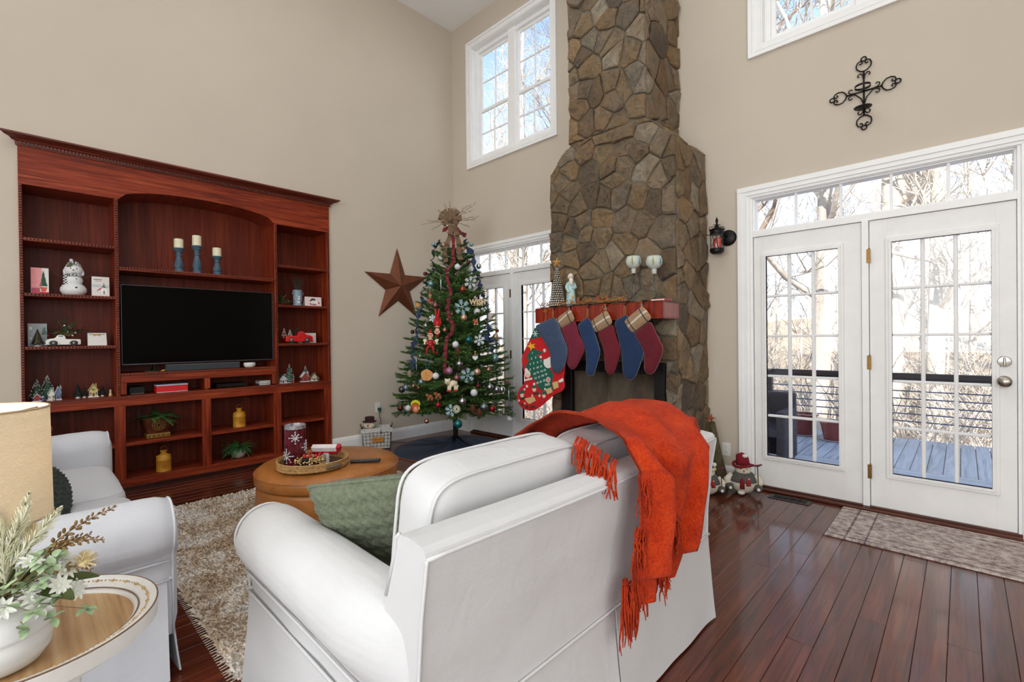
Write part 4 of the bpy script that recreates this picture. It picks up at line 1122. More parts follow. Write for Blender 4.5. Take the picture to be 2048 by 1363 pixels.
me.materials.append(RUG); o = bpy.data.objects.new('pile', me); COL.objects.link(o); o.parent = rg; o['kind'] = 'stuff'
b = MB()
for k in range(120):
    x_ = RX0 + (RX1 - RX0) * (k + .5) / 120
    for (y_, s) in ((RY0, -1), (RY1, 1)): b.tube([(x_, y_, .006), (x_ + R.uniform(-.004, .004), y_ + s * .03, .003)], .0018, 4)
for k in range(100):
    y_ = RY0 + (RY1 - RY0) * (k + .5) / 100; b.tube([(RX1, y_, .006), (RX1 + .028, y_ + R.uniform(-.004, .004), .003)], .0018, 4)
build('fringe', b, pm('rug_fringe', (206, 196, 180), .9), rg, kind='stuff')
# door mat: low pile with a distressed border pattern
m, n, bs = newmat('distressed_mat')
tc = N(n, 'ShaderNodeTexCoord'); sep = N(n, 'ShaderNodeSeparateXYZ'); n.links.new(tc.outputs['Object'], sep.inputs[0])
def absdist(o_, c_):
    q = N(n, 'ShaderNodeMath', operation='ABSOLUTE'); n.links.new(o_, q.inputs[0]); return q.outputs[0]
ax_, ay_ = absdist(sep.outputs['X'], 0), absdist(sep.outputs['Y'], 0)
def band(o_, c_, w_):
    q = N(n, 'ShaderNodeMath', operation='COMPARE'); q.inputs[1].default_value = c_; q.inputs[2].default_value = w_; n.links.new(o_, q.inputs[0]); return q.outputs[0]
def mathn(op, a_, b2): 
    q = N(n, 'ShaderNodeMath', operation=op)
    for i_, z_ in enumerate((a_, b2)):
        if isinstance(z_, (int, float)): q.inputs[i_].default_value = z_
        else: n.links.new(z_, q.inputs[i_])
    return q.outputs[0]
bands = mathn('MAXIMUM', mathn('MAXIMUM', band(ax_, .50, .006), band(ay_, .285, .006)), mathn('MAXIMUM', band(ax_, .40, .005), band(ay_, .19, .005)))
vo = N(n, 'ShaderNodeTexVoronoi'); vo.inputs['Scale'].default_value = 24; n.links.new(tc.outputs['Object'], vo.inputs['Vector'])
d1 = noisetex(n, coords(n, 46), 1, 5, .8); d2 = noisetex(n, coords(n, (120, 120, 1)), 1, 3)
f_ = mathn('ADD', mathn('MULTIPLY', d1, .55), mathn('MULTIPLY', d2, .3)); f_ = mathn('ADD', f_, mathn('MULTIPLY', vo.outputs['Distance'], .22)); f_ = mathn('SUBTRACT', f_, mathn('MULTIPLY', bands, .16))
n.links.new(ramp(n, f_, [(.34, rgb(98, 80, 82)), (.47, rgb(150, 130, 126)), (.58, rgb(190, 176, 166)), (.68, rgb(210, 200, 190))]), bs.inputs['Base Color']); bs.inputs['Roughness'].default_value = .95
bump(n, bs, d2, .4, .004)
b = MB().rbox(4.512, -.715, .001, 5.72, -.07, .012, .004, 2); o = build('door_mat', b, m); tag(o, 'low-pile distressed beige and mauve mat in front of the glazed door', 'rug')
# round side table
TX, TY, TZ = 3.446, -4.2, .55
WT = pm('distressed_white_paint', (226, 222, 216), .55, var=.06, scale=14, bmp=.15, bscale=90)
t = thing('side_table', 'round white side table with a wooden tray top beside the left sofa', 'table', (TX, TY, 0))
b = MB().lathe([(.258, TZ - .045), (.264, TZ - .042), (.266, TZ - .004), (.262, TZ + .0), (.254, TZ - .001), (.250, TZ - .004), (.236, TZ - .012), (.226, TZ - .014), (.222, TZ - .020), (.214, TZ - .022), (.210, TZ - .03), (.210, TZ - .045)], (TX, TY, 0), 96); rim = build('rim', b, WT, t, smooth=30)
b = MB().lathe([(.213, TZ - .040), (.213, TZ - .0285), (0, TZ - .0285)], (TX, TY, 0), 72)
build('tray_top', b, grain('washed_pine', (132, 92, 52), (186, 146, 100), (212, 178, 134), axis=0, rough=.5, freq=.42, bmp=.1), t, smooth=30)
b = MB(); 
for k in range(132):
    a = 2 * PI * k / 132; c = Vector((TX + .243 * cos(a), TY + .243 * sin(a), TZ - .0075)); 
    if k % 4: b.ball(c, .0042, 6, 5, sq=(.7, .7, .6))
    else: b.ball(c, .0062, 8, 5, sq=(1, 1, .5))
build('carved_band', b, pm('gilt_wash', (190, 156, 104), .5, .1, .25, 60), rim, smooth=AL, kind='stuff')
b = MB(); b.tube([(TX + .264 * cos(2 * PI * i / 80), TY + .264 * sin(2 * PI * i / 80), TZ - .001) for i in range(80)], .0022, 5, closed=True); b.tube([(TX + .2215 * cos(2 * PI * i / 80), TY + .2215 * sin(2 * PI * i / 80), TZ - .0175) for i in range(80)], .0018, 5, closed=True)
build('worn_edge', b, pm('worn_wood_edge', (122, 92, 66), .6, var=.35, scale=30), rim, smooth=AL)
b = MB().lathe([(.19, TZ - .09), (.2, TZ - .085), (.2, TZ - .045), (.19, TZ - .045)], (TX, TY, 0), 60); build('apron', b, WT, t, smooth=30)
for k in range(3):
    a = .45 + 2 * PI * k / 3; dx, dy = cos(a), sin(a)
    pts = [(TX + dx * r_, TY + dy * r_, z_) for r_, z_ in ((.17, TZ - .05), (.165, .42), (.12, .25), (.15, .1), (.21, .012))]
    build('leg', MB().tube(pts, [.022, .02, .017, .016, .018], 10), WT, t, smooth=AL)
build('stretcher', MB().lathe([(.13, .235), (.135, .245), (.13, .255), (0, .257)], (TX, TY, 0), 30), WT, t, smooth=30)
# lamp
LPX, LPY = 3.405, -4.298
ZT = TZ - .0275
t = thing('table_lamp', 'table lamp with a woven linen drum shade on the side table', 'lamp', (LPX, LPY, ZT))
b = MB().lathe([(.06, 0), (.062, .006), (.058, .014), (.03, .022), (.026, .04), (.05, .075), (.055, .11), (.04, .15), (.02, .175), (.016, .19), (0, .19)], (LPX, LPY, ZT), 32); build('base', b, pm('lamp_ceramic', (206, 200, 190), .35, var=.06, coat=.3), t, smooth=50)
m, n, bs = newmat('linen_shade')
w1 = N(n, 'ShaderNodeTexWave'); w1.bands_direction = 'Z'; w1.inputs['Scale'].default_value = 95; w1.inputs['Distortion'].default_value = 1.4; w1.inputs['Detail'].default_value = 2
n.links.new(coords(n, 1), w1.inputs['Vector'])
f_ = noisetex(n, coords(n, (130, 130, 700)), 1, 3); mx = N(n, 'ShaderNodeMix', data_type='FLOAT'); mx.inputs[0].default_value = .55; n.links.new(w1.outputs['Fac'], mx.inputs[2]); n.links.new(f_, mx.inputs[3])
oc = ramp(n, mx.outputs[0], [(.25, rgb(196, 180, 154)), (.55, rgb(230, 220, 202)), (.8, rgb(248, 244, 234))]); n.links.new(oc, bs.inputs['Base Color']); bs.inputs['Roughness'].default_value = .9
bump(n, bs, mx.outputs[0], .5, .004)
tl = N(n, 'ShaderNodeBsdfTranslucent'); n.links.new(oc, tl.inputs[0]); ms = N(n, 'ShaderNodeMixShader'); ms.inputs[0].default_value = .45
n.links.new(bs.outputs[0], ms.inputs[1]); n.links.new(tl.outputs[0], ms.inputs[2]); n.links.new(ms.outputs[0], n.nodes['Material Output'].inputs[0])
SHADE = m; SZ0, SZ1, SR = .825, 1.10, .149
b = MB(); 
b.lathe([(SR + .004, SZ0), (SR, SZ1), (SR - .003, SZ1), (SR + .001, SZ0), (SR + .004, SZ0)], (LPX, LPY, 0), 80); sh_ = build('lamp_shade', b, SHADE, t, smooth=60)
for r_, z_ in ((SR - .001, SZ1), (SR + .003, SZ0)): build('shade_trim', MB().tube([(LPX + r_ * cos(2 * PI * i / 60), LPY + r_ * sin(2 * PI * i / 60), z_) for i in range(60)], .003, 6, closed=True), pm('shade_binding', (190, 166, 128), .9), sh_, smooth=AL)
b = MB(); b.tube([(LPX, LPY, ZT + .19), (LPX, LPY, .93)], .006, 8); b.lathe([(.014, .86), (.014, .91), (.008, .915), (0, .915)], (LPX, LPY, 0), 12)
for k in range(3): a = 2 * PI * k / 3; b.tube([(LPX, LPY, 1.07), (LPX + SR * cos(a), LPY + SR * sin(a), 1.09)], .002, 5)
b.tube([(LPX, LPY, .93), (LPX + .05, LPY, .95), (LPX + .05, LPY, 1.04), (LPX, LPY, 1.07)], .002, 5)
build('stem', b, BRASS, t, smooth=AL)
bl = pm('lit_bulb', (255, 226, 180), .4, var=.0, emit=10); build('bulb', MB().ball((LPX, LPY, .965), .03, 14, 10), bl, t, smooth=AL)
light('lamp_bulb_light', 'POINT', (LPX, LPY, .965), 26, (1, .95, .86), size=.035)
# white vase with dried flowers
VX, VY = 3.556, -4.24
t = thing('flower_vase', 'matt white ridged vase of artificial flowers on the side table', 'vase', (VX, VY, ZT))
VM = pm('matt_white_ceramic', (226, 225, 222), .45, var=.03, scale=6)
prof = [(.0, .0), (.052, 0), (.068, .008), (.084, .032), (.090, .058), (.087, .078), (.091, .086), (.087, .104), (.074, .122), (.062, .132), (.056, .142), (.058, .152), (.066, .163), (.063, .166), (.052, .154), (.048, .142), (.054, .09), (0, .05)]
def vf(u, v):
    k = u * (len(prof) - 1); r, z = interp(prof, k); a = v * 2 * PI
    if .2 < u < .5: r *= 1 + .035 * sin(a * 3 + z * 22)
    return (VX + r * cos(a), VY + r * sin(a), ZT + z)
build('body', MB().grid(vf, 70, 64, cv=True), VM, t, smooth=AL)
rv = random.Random(8); top = Vector((VX, VY, ZT + .17))
def curve(p, q, sag, n=8): 
    p, q = Vector(p), Vector(q); return [p.lerp(q, i / n) + Vector((0, 0, sag * sin(PI * i / n))) for i in range(n + 1)]
STEM = pm('olive_stem', (112, 108, 62), .7, var=.2); CREAM = pm('cream_plume', (240, 237, 212), .9, var=.06, scale=60); LEAF = pm('olive_leaf', (76, 86, 40), .6, var=.3, scale=40); BROWN = pm('bronze_bud', (126, 96, 52), .6, var=.3, scale=80); WHF = pm('white_blossom', (236, 238, 226), .7, var=.06, scale=60); MINT = pm('mint_leaf', (160, 180, 140), .6, var=.2, scale=60)
def at_px(dx, dy, dz): return (VX + dx, VY + dy, ZT + dz)
rvec = Vector((.7206, .6933, 0))   # along the picture's width, seen from the sofa side
def W_(r_, f_, z_): return tuple(Vector((VX, VY, ZT)) + rvec * r_ + Vector((-.693, .7206, 0)) * f_ + Vector((0, 0, z_)))
def plume(q, n=60, L=.13, wd=.03):
    pts = curve(W_(rv.uniform(-.02, .02), 0, .16), q, .02); st = MB().tube(pts, .0016, 5); sp = build('plume_stem', st, STEM, t, smooth=AL)
    b = MB(); d = (pts[-1] - pts[-3]).normalized(); b0 = pts[-1] - d * L
    for i in range(n):
        f = i / n; c = b0 + d * L * f; w_ = wd * (sin(PI * min(1, f * .8 + .15)) ** .8) * (1 - f * .55); a = rv.uniform(0, 6.28); s = d.orthogonal().normalized(); s = Matrix.Rotation(a, 3, d) @ s
        tip = c + s * w_ + d * w_ * 1.6; side = d.cross(s) * .0016
        b.add([c - side, c + side, tip + side * .5, tip - side * .5], [(0, 1, 2, 3)])
    build('plume', b, CREAM, sp, fix=False)
for q in ((.055, .02, .37), (.02, .05, .385), (-.03, .02, .37), (.115, .03, .355), (-.06, .0, .34), (.0, .0, .35)): plume(W_(*q), 240, .16, .026)
def sprig(q, sag=.02, n=22, m_=BROWN, s0=.011, start=.45):
    pts = curve(W_(rv.uniform(-.02, .02), rv.uniform(-.01, .01), .16), q, sag, 14); sp = build('sprig_stem', MB().tube(pts, [.0022 - .0012 * i / 14 for i in range(15)], 5), m_, t, smooth=AL)
    b = MB()
    for i in range(n):
        f = start + (1 - start) * i / n; k = f * 14; p = Vector(interp([tuple(x) for x in pts], k)); d = (pts[min(14, int(k) + 1)] - pts[int(k)]).normalized(); s = Matrix.Rotation(i * 2.4, 3, d) @ d.orthogonal().normalized()
        r_ = s0 * (1 - .55 * (f - start) / (1 - start)); c = p + s * r_ * .9 + d * r_ * .4; kk = len(b.V); b.ball((0, 0, 0), r_ * .5, 6, 5, sq=(.75, .75, 1.5)); M = (s + d * .9).normalized().to_track_quat('Z', 'Y').to_matrix().to_4x4(); M.translation = c; b.xf(M, kk)
    build('buds', b, m_, sp, smooth=AL, fix=False)
sprig(W_(.195, .09, .335), .03, 30); sprig(W_(.19, .06, .265), .045, 28); sprig(W_(.14, .08, .27), .03, 24); sprig(W_(.17, .05, .20), .03, 20)
def leaf(p, d, L, w_, m_, up=Vector((0, 0, 1))):
    d = Vector(d).normalized(); s = d.cross(up).normalized(); nn = s.cross(d); b = MB(); p = Vector(p); V = []; n = 6
    for i in range(n + 1):
        f = i / n; ww = w_ * sin(PI * min(1, f * .92 + .06)) ** .7; c = p + d * L * f + nn * (-.25 * L * f * f); V += [c - s * ww + nn * ww * .3, c, c + s * ww + nn * ww * .3]
    F = []
    for i in range(n): F += [(i * 3, i * 3 + 1, i * 3 + 4, i * 3 + 3), (i * 3 + 1, i * 3 + 2, i * 3 + 5, i * 3 + 4)]
    return b.add(V, F)
for q, d, L in (((.0, .01, .17), (-.4, .2, .5), .11), ((.03, .02, .17), (.2, .1, .5), .10), ((.06, .02, .16), (.6, .2, .25), .12), ((-.02, -.03, .16), (-.3, -.6, .35), .11), ((.02, -.03, .17), (.3, -.6, .5), .10), ((.09, .0, .17), (.7, -.1, .1), .09), ((-.04, -.02, .18), (-.6, .0, .6), .1)):
    dv = rvec * d[0] + Vector((-.693, .7206, 0)) * d[1] + Vector((0, 0, d[2])); build('leaf', leaf(W_(*q), dv, L, L * .25, LEAF), LEAF, t, fix=False, smooth=AL)
def blossom(q, s, m_, n=9):
    b = MB(); c = Vector(W_(*q)); up = (c - Vector(W_(0, .02, .1))).normalized()
    for i in range(n):
        a = 2 * PI * i / n; sd = Matrix.Rotation(a, 3, up) @ up.orthogonal().normalized(); kk = leaf(c, sd + up * .45, s, s * .22, m_, up); b.add(kk.V, kk.F)
    b.ball(tuple(c + up * s * .12), s * .16, 7, 5); st = MB().tube(curve(W_(0, 0, .16), c, .01), .0013, 5)
    s_ = build('blossom_stem', st, STEM, t, smooth=AL); build('blossom', b, m_, s_, fix=False)
for q in ((.095, .02, .19), (.12, .03, .205), (.085, -.01, .165), (.11, -.02, .15), (.07, .03, .215), (.135, .0, .185), (.05, -.04, .155), (.10, .05, .225), (.075, .0, .24), (.03, -.06, .16), (.145, .03, .16)): blossom(q, .026, WHF)
for q in ((.15, .05, .215), (-.05, -.02, .23), (.035, .04, .285)):
    c = Vector(W_(*q)); b = MB()
    for i in range(110):
        a = rv.uniform(0, 6.28); el = rv.uniform(-.4, 1.5); d = Vector((cos(a) * cos(el), sin(a) * cos(el), sin(el))); s = d.orthogonal().normalized() * .0018; b.add([c + d * .008 - s, c + d * .008 + s, c + d * .028 + s * .6, c + d * .028 - s * .6], [(0, 1, 2, 3)])
    b.ball(tuple(c), .013, 8, 6); s_ = build('thistle_stem', MB().tube(curve(W_(0, 0, .16), c, .01), .0018, 5), STEM, t, smooth=AL); build('thistle_head', b, pm('cream_thistle', (222, 204, 160), .8, var=.15, scale=60), s_, fix=False)
for i in range(26):
    c = Vector(W_(rv.uniform(.02, .16), rv.uniform(-.06, .05), rv.uniform(.10, .26))); b = MB()
    for k in range(4): kk = leaf(c, Vector((rv.uniform(-1, 1), rv.uniform(-1, 1), rv.uniform(-.5, .6))), .024, .008, MINT); b.add(kk.V, kk.F)
    s_ = build('filler_stem', MB().tube(curve(W_(0, 0, .15), c, .0, 5), .001, 4), STEM, t); build('filler_leaf', b, MINT, s_, fix=False, smooth=AL)

# ---------------------------------------------------------------- things in the bookcase
PAPER = pm('card_paper', (226, 222, 216), .8, var=.03)
def simple(name, label, cat, loc, group=None): return thing(name, label, cat, loc, group)
def yz_card(name, label, y0, y1, z0, z1, x, decor, lean=.05, cat='card', group='greeting cards in the bookcase', mat=None):
    t = thing(name, label, cat, (x, (y0 + y1) / 2, z0), group)
    hx = lambda z: x - (z - z0) * lean
    b = MB().add([(hx(z0), y0, z0), (hx(z0), y1, z0), (hx(z1), y1, z1), (hx(z1), y0, z1), (hx(z0) - .0012, y0, z0), (hx(z0) - .0012, y1, z0), (hx(z1) - .0012, y1, z1), (hx(z1) - .0012, y0, z1)], [(0, 1, 2, 3), (7, 6, 5, 4), (0, 4, 5, 1), (1, 5, 6, 2), (2, 6, 7, 3), (3, 7, 4, 0)])
    fr_ = build('front_leaf', b, mat or PAPER, t)
    q0 = hx(z0) - .0012
    b = MB().add([(hx(z1) - .001, y0, z1), (hx(z1) - .001, y1, z1), (x - .055, y1, z0), (x - .055, y0, z0), (hx(z1) - .0022, y0, z1), (hx(z1) - .0022, y1, z1), (x - .0562, y1, z0), (x - .0562, y0, z0)], [(0, 1, 2, 3), (7, 6, 5, 4), (0, 4, 5, 1), (1, 5, 6, 2), (2, 6, 7, 3), (3, 7, 4, 0)])
    build('back_leaf', b, mat or PAPER, t)
    H_ = z1 - z0; W2 = y1 - y0
    for nm, poly, col in decor:       # flat printed artwork, u,v in 0..1 of the card
        V = []; 
        for u, v in poly: z = z0 + H_ * v; V.append((hx(z) + .0006, y0 + W2 * u, z))
        n = len(V); V += [(p[0] - .0004, p[1], p[2]) for p in V]
        build(nm, MB().add(V, [tuple(range(n)), tuple(range(2 * n - 1, n - 1, -1))]), pm('print_%d_%d_%d' % tuple(col), col, .8, var=.08), fr_, fix=False)
    return t
def tri(a, b_, c): return [a, b_, c]
def rect(u0, v0, u1, v1): return [(u0, v0), (u1, v0), (u1, v1), (u0, v1)]
def text_mb(s, size, fn, depth=.001, bold=0, align='CENTER'):
    """lettering as flat mesh geometry; fn maps (u, v, d) to the room"""
    cu = bpy.data.curves.new('t', 'FONT'); cu.body = s; cu.size = size; cu.align_x = align; cu.align_y = 'CENTER'; cu.offset = bold; cu.extrude = depth; cu.resolution_u = 2
    o = bpy.data.objects.new('t', cu); COL.objects.link(o); dg = bpy.context.evaluated_depsgraph_get(); me = bpy.data.meshes.new_from_object(o.evaluated_get(dg))
    b = MB().add([fn(v.co.x, v.co.y, v.co.z) for v in me.vertices], [tuple(p.vertices) for p in me.polygons])
    bpy.data.objects.remove(o); bpy.data.curves.remove(cu); bpy.data.meshes.remove(me); return b
DKG = (44, 84, 62); RED = (186, 30, 36); PK = (232, 150, 150)
X1 = -.06
yz_card('greeting_card', 'pink Christmas card with a green tree, left of the snowman figure', -4.158, -4.059, 1.651, 1.855, X1, [('pink_wash', rect(0, .22, .62, 1), (236, 158, 160)), ('gift_print', rect(.02, .0, .5, .22), (196, 90, 110)), ('tree_print', [(.46, .30), (.94, .30), (.82, .5), (.86, .52), (.76, .7), (.78, .72), (.70, .9), (.62, .72), (.64, .7), (.54, .52), (.58, .5)], DKG), ('pot_print', [(.5, .26), (.92, .26), (.82, .08), (.6, .08)], (214, 96, 84)), ('red_cloth', rect(.5, 0, 1, .07), RED)])
yz_card('greeting_card', 'white card with a small red-roofed church, right of the snowman figure', -3.805, -3.694, 1.651, 1.815, X1, [('hill_print', rect(0, .45, 1, .6), (196, 206, 202)), ('house_print', rect(.52, .12, .86, .4), (246, 244, 240)), ('roof_print', [(.28, .25), (.56, .40), (.54, .46), (.3, .3)], RED), ('gable_print', tri((.5, .4), (.88, .4), (.69, .58)), (236, 232, 226)), ('steeple_print', tri((.6, .5), (.76, .5), (.68, .72)), (196, 110, 70)), ('door_print', rect(.64, .12, .74, .28), RED), ('script_print', rect(.1, .84, .58, .87), (70, 60, 60)), ('script_print', rect(.2, .77, .55, .79), (120, 90, 90))])
yz_card('greeting_card', 'silver-blue card with snowflakes behind a small tree, on the third left shelf', -4.179, -4.072, 1.24, 1.42, -.13, [('flake_print', rect(.08, .72, .22, .86), (240, 240, 230)), ('flake_print', rect(.12, .30, .2, .38), (240, 240, 240)), ('spruce_print', [(.7, .5), (.98, .5), (.9, .85), (.78, .8)], (112, 138, 124))], mat=pm('silver_card', (176, 184, 188), .5, var=.12, scale=60))
yz_card('greeting_card', 'white tent-folded card with a gold bow, right of the white truck', -3.834, -3.715, 1.24, 1.345, X1, [('bow_print', [(.3, .72), (.5, .8), (.7, .72), (.68, .95), (.5, .84), (.32, .95)], (206, 160, 70)), ('sprig_print', rect(.1, .86, .9, .9), (96, 104, 84))], lean=.45)
yz_card('greeting_card', 'landscape card with a snowman in a red scarf and a cardinal', -2.058, -1.874, 1.642, 1.745, X1, [('snowman_print', [(.35, .2), (.75, .2), (.8, .4), (.7, .62), (.5, .7), (.36, .5)], (248, 244, 240)), ('scarf_print', [(.3, .16), (.68, .1), (.7, .28), (.3, .34)], RED), ('hat_print', [(.24, .5), (.42, .86), (.6, .82), (.66, .62), (.4, .6)], (58, 60, 66)), ('hat_band_print', [(.27, .55), (.42, .7), (.5, .66), (.4, .55)], RED), ('cardinal_print', [(.76, .3), (.92, .34), (.82, .5), (.78, .42)], RED), ('carrot_print', [(.56, .42), (.68, .46), (.57, .48)], (224, 130, 60))], mat=pm('pinkish_card', (232, 214, 210), .8, var=.05))
yz_card('greeting_card', 'small speckled white card standing behind the red truck', -2.094, -1.911, 1.236, 1.345, -.13, [('speckle_print', rect(.1 + .13 * i, .15 + .17 * ((i * 3) % 5), .15 + .13 * i, .2 + .17 * ((i * 3) % 5)), [RED, (120, 120, 130), DKG][i % 3]) for i in range(7)])
# snowman figure with a checked cap and scarf
SNW = pm('glitter_snow_white', (226, 226, 224), .75, var=.08, scale=120, bmp=.3, bscale=300)
CHK = newmat('black_white_check'); m, n, bs = CHK; ck = N(n, 'ShaderNodeTexChecker'); ck.inputs['Scale'].default_value = 95; ck.inputs[1].default_value = rgb(30, 30, 32); ck.inputs[2].default_value = rgb(220, 220, 218); n.links.new(coords(n, 1), ck.inputs[0]); n.links.new(ck.outputs[0], bs.inputs['Base Color']); bs.inputs['Roughness'].default_value = .9; CHK = m
ys_ = -3.915; xs_, z0 = -.09, 1.65
t = thing('snowman_figure', 'white snowman figure in a black-checked cap and scarf on the second left shelf', 'figurine', (xs_, ys_, z0))
build('body', MB().lathe([(.05, 0), (.066, .008), (.082, .035), (.08, .06), (.064, .085), (.052, .093), (.058, .11), (.060, .13), (.05, .155), (.036, .165), (0, .168)], (xs_, ys_, z0), 28), SNW, t, smooth=60)
hd = build('head', MB().ball((xs_ + .004, ys_ + .002, z0 + .205), .056, 20, 14, sq=(.95, 1.05, .95)), SNW, t, smooth=AL)
for dy, dz, r, c in ((-.018, .016, .004, (20, 20, 20)), (.018, .016, .004, (20, 20, 20))): build('eye', MB().ball((xs_ + .056, ys_ + dy, z0 + .20 + dz), r, 8, 6), pm('eye_black', c, .3), hd, smooth=AL)
for k in range(5): a = -.6 + .3 * k; build('mouth_dot', MB().ball((xs_ + .054, ys_ + .022 * sin(a), z0 + .197 - .020 * cos(a)), .0025, 6, 5), pm('eye_black', (20, 20, 20), .3), hd, smooth=AL)
build('nose', MB().lathe([(.006, 0), (.004, .012), (0, .018)], (xs_ + .056, ys_ - .003, z0 + .203), 8, axis='x'), pm('carrot_orange', (214, 110, 50), .6), hd, smooth=AL)
for dz in (.13, .06): build('button', MB().ball((xs_ + (.055 if dz > .1 else .078), ys_ + .012, z0 + dz), .0085, 10, 6, sq=(.4, 1, .8)), pm('eye_black', (20, 20, 20), .3), t, smooth=AL)
cp = build('cap', MB().lathe([(.045, .238), (.049, .243), (.043, .255), (.03, .272), (.013, .282), (0, .284)], (xs_ - .004, ys_ + .004, z0), 24), CHK, t, smooth=AL)
build('pompom', MB().ball((xs_, ys_ - .010, z0 + .287), .013, 10, 8), SNW, cp, smooth=AL)
build('earflap', MB().ball((xs_ + .01, ys_ + .052, z0 + .185), .022, 12, 8, sq=(.5, .7, 1.4)), SNW, cp, smooth=AL); build('earflap', MB().ball((xs_ + .01, ys_ - .050, z0 + .19), .02, 12, 8, sq=(.5, .6, 1.3)), SNW, cp, smooth=AL)
b = MB().tube([(xs_ + .05 * cos(a), ys_ + .052 * sin(a), z0 + .163) for a in [2 * PI * i / 24 for i in range(24)]], .011, 8, closed=True); sc_ = build('scarf', b, CHK, t, smooth=AL)
build('scarf_end', MB().rbox(xs_ + .03, ys_ - .062, z0 + .085, xs_ + .042, ys_ - .034, z0 + .165, .004, 2), CHK, sc_)
for s in (-1, 1):
    b = MB().tube([(xs_, ys_ + s * .05, z0 + .13), (xs_ + .01, ys_ + s * .085, z0 + .155), (xs_, ys_ + s * .115, z0 + .185)], [.003, .0025, .0015], 5); b.tube([(xs_ + .01, ys_ + s * .085, z0 + .155), (xs_ + .012, ys_ + s * .11, z0 + .16)], .0015, 4); build('twig_arm', b, pm('twig_brown', (84, 50, 34), .8), t)
hl = MB(); 
for a in (.4, -.5): kk = leaf((xs_ + .046, ys_ - .03, z0 + .243), (.2, cos(a) * .9, sin(a)), .03, .01, LEAF, Vector((1, 0, 0))); hl.add(kk.V, kk.F)
build('holly', hl, pm('holly_green', (70, 96, 44), .5), cp, fix=False); build('holly_berry', MB().ball((xs_ + .05, ys_ - .036, z0 + .232), .007, 8, 6), pm('berry_red', (170, 34, 30), .4), cp, smooth=AL)
def bottle_tree(name, label, loc, h, r, mat, snow=True, group='bottle-brush trees in the bookcase', base=(230, 230, 228)):
    t = thing(name, label, 'ornamental tree', loc, group); x, y, z = loc; rb = random.Random(int(h * 9999) + int(abs(y) * 777))
    build('stand', MB().lathe([(r * .45, 0), (r * .42, .008), (r * .12, .012), (r * .1, .02), (0, .02)], loc, 12), pm('tree_stand_%d' % base[0], base, .7), t, smooth=40)
    b = MB(); n = 260
    for i in range(n):
        f = i / n; a = rb.uniform(0, 6.28); rr_ = r * (1 - f) ** .85 * rb.uniform(.85, 1.1) + .002; zc = z + .015 + (h - .015) * f; d = Vector((cos(a), sin(a), 0)); s = Vector((-sin(a), cos(a), 0)) * (.0016 + .0022 * (1 - f)); c = Vector((x, y, zc)); tp = c + d * rr_ + Vector((0, 0, -.1 * rr_)); b.add([c + Vector((0, 0, .004)), tp - s, tp + s], [(0, 1, 2)])
    b.lathe([(r * .8, .018), (r * .55, h * .35), (r * .28, h * .7), (.001, h)], loc, 12)
    br = build('bristles', b, mat, t, fix=False)
    if snow:
        b = MB()
        for i in range(90):
            f = rb.random(); a = rb.uniform(0, 6.28); rr_ = r * (1 - f) ** .85; c = Vector((x + cos(a) * rr_, y + sin(a) * rr_, z + .015 + (h - .015) * f)); b.ball(tuple(c), .0032, 5, 4)
        build('snow_tips', b, SNW, br, kind='stuff')
    return t
GT = pm('frosted_green_bristle', (62, 92, 76), .8, var=.3, scale=200); DT = pm('dark_green_bristle', (22, 34, 28), .8, var=.3, scale=200); GLT = pm('gold_green_bristle', (74, 66, 46), .5, .3, .4, 200)
bottle_tree('bottle_brush_tree', 'small dark tree with gold garland in front of the silver card', (-.07, -4.127, 1.239), .135, .048, GLT, False)
bottle_tree('bottle_brush_tree', 'frosted rounded tree at the far left of the village on the left counter', (-.17, -4.134, .809), .165, .052, GT)
bottle_tree('bottle_brush_tree', 'taller frosted rounded tree right behind the red and green cottages', (-.17, -4.075, .809), .195, .055, GT)
bottle_tree('bottle_brush_tree', 'largest black-green tree, left of the yellow cottage', (-.10, -3.898, .809), .12, .034, DT, False)
bottle_tree('bottle_brush_tree', 'small black-green tree touching the left of the yellow cottage', (-.10, -3.859, .809), .09, .024, DT, False)
bottle_tree('bottle_brush_tree', 'small black-green tree right of the yellow cottage', (-.10, -3.746, .809), .095, .026, DT, False)
bottle_tree('bottle_brush_tree', 'tall leaning frosted tree between the houses on the right counter', (-.08, -2.226, .809), .20, .058, GT)
bottle_tree('bottle_brush_tree', 'small snowy tree standing behind the red brick house on the right counter', (-.14, -2.031, .809), .165, .045, GT)
bottle_tree('bottle_brush_tree', 'snow-dusted berry tree in the left of the red truck bed', (-.10, -2.269, 1.293), .10, .026, pm('berry_frost', (150, 96, 92), .8, var=.4, scale=200))
bottle_tree('bottle_brush_tree', 'snow-dusted berry tree in the middle of the red truck bed', (-.10, -2.207, 1.293), .085, .024, pm('berry_frost', (150, 96, 92), .8, var=.4, scale=200))
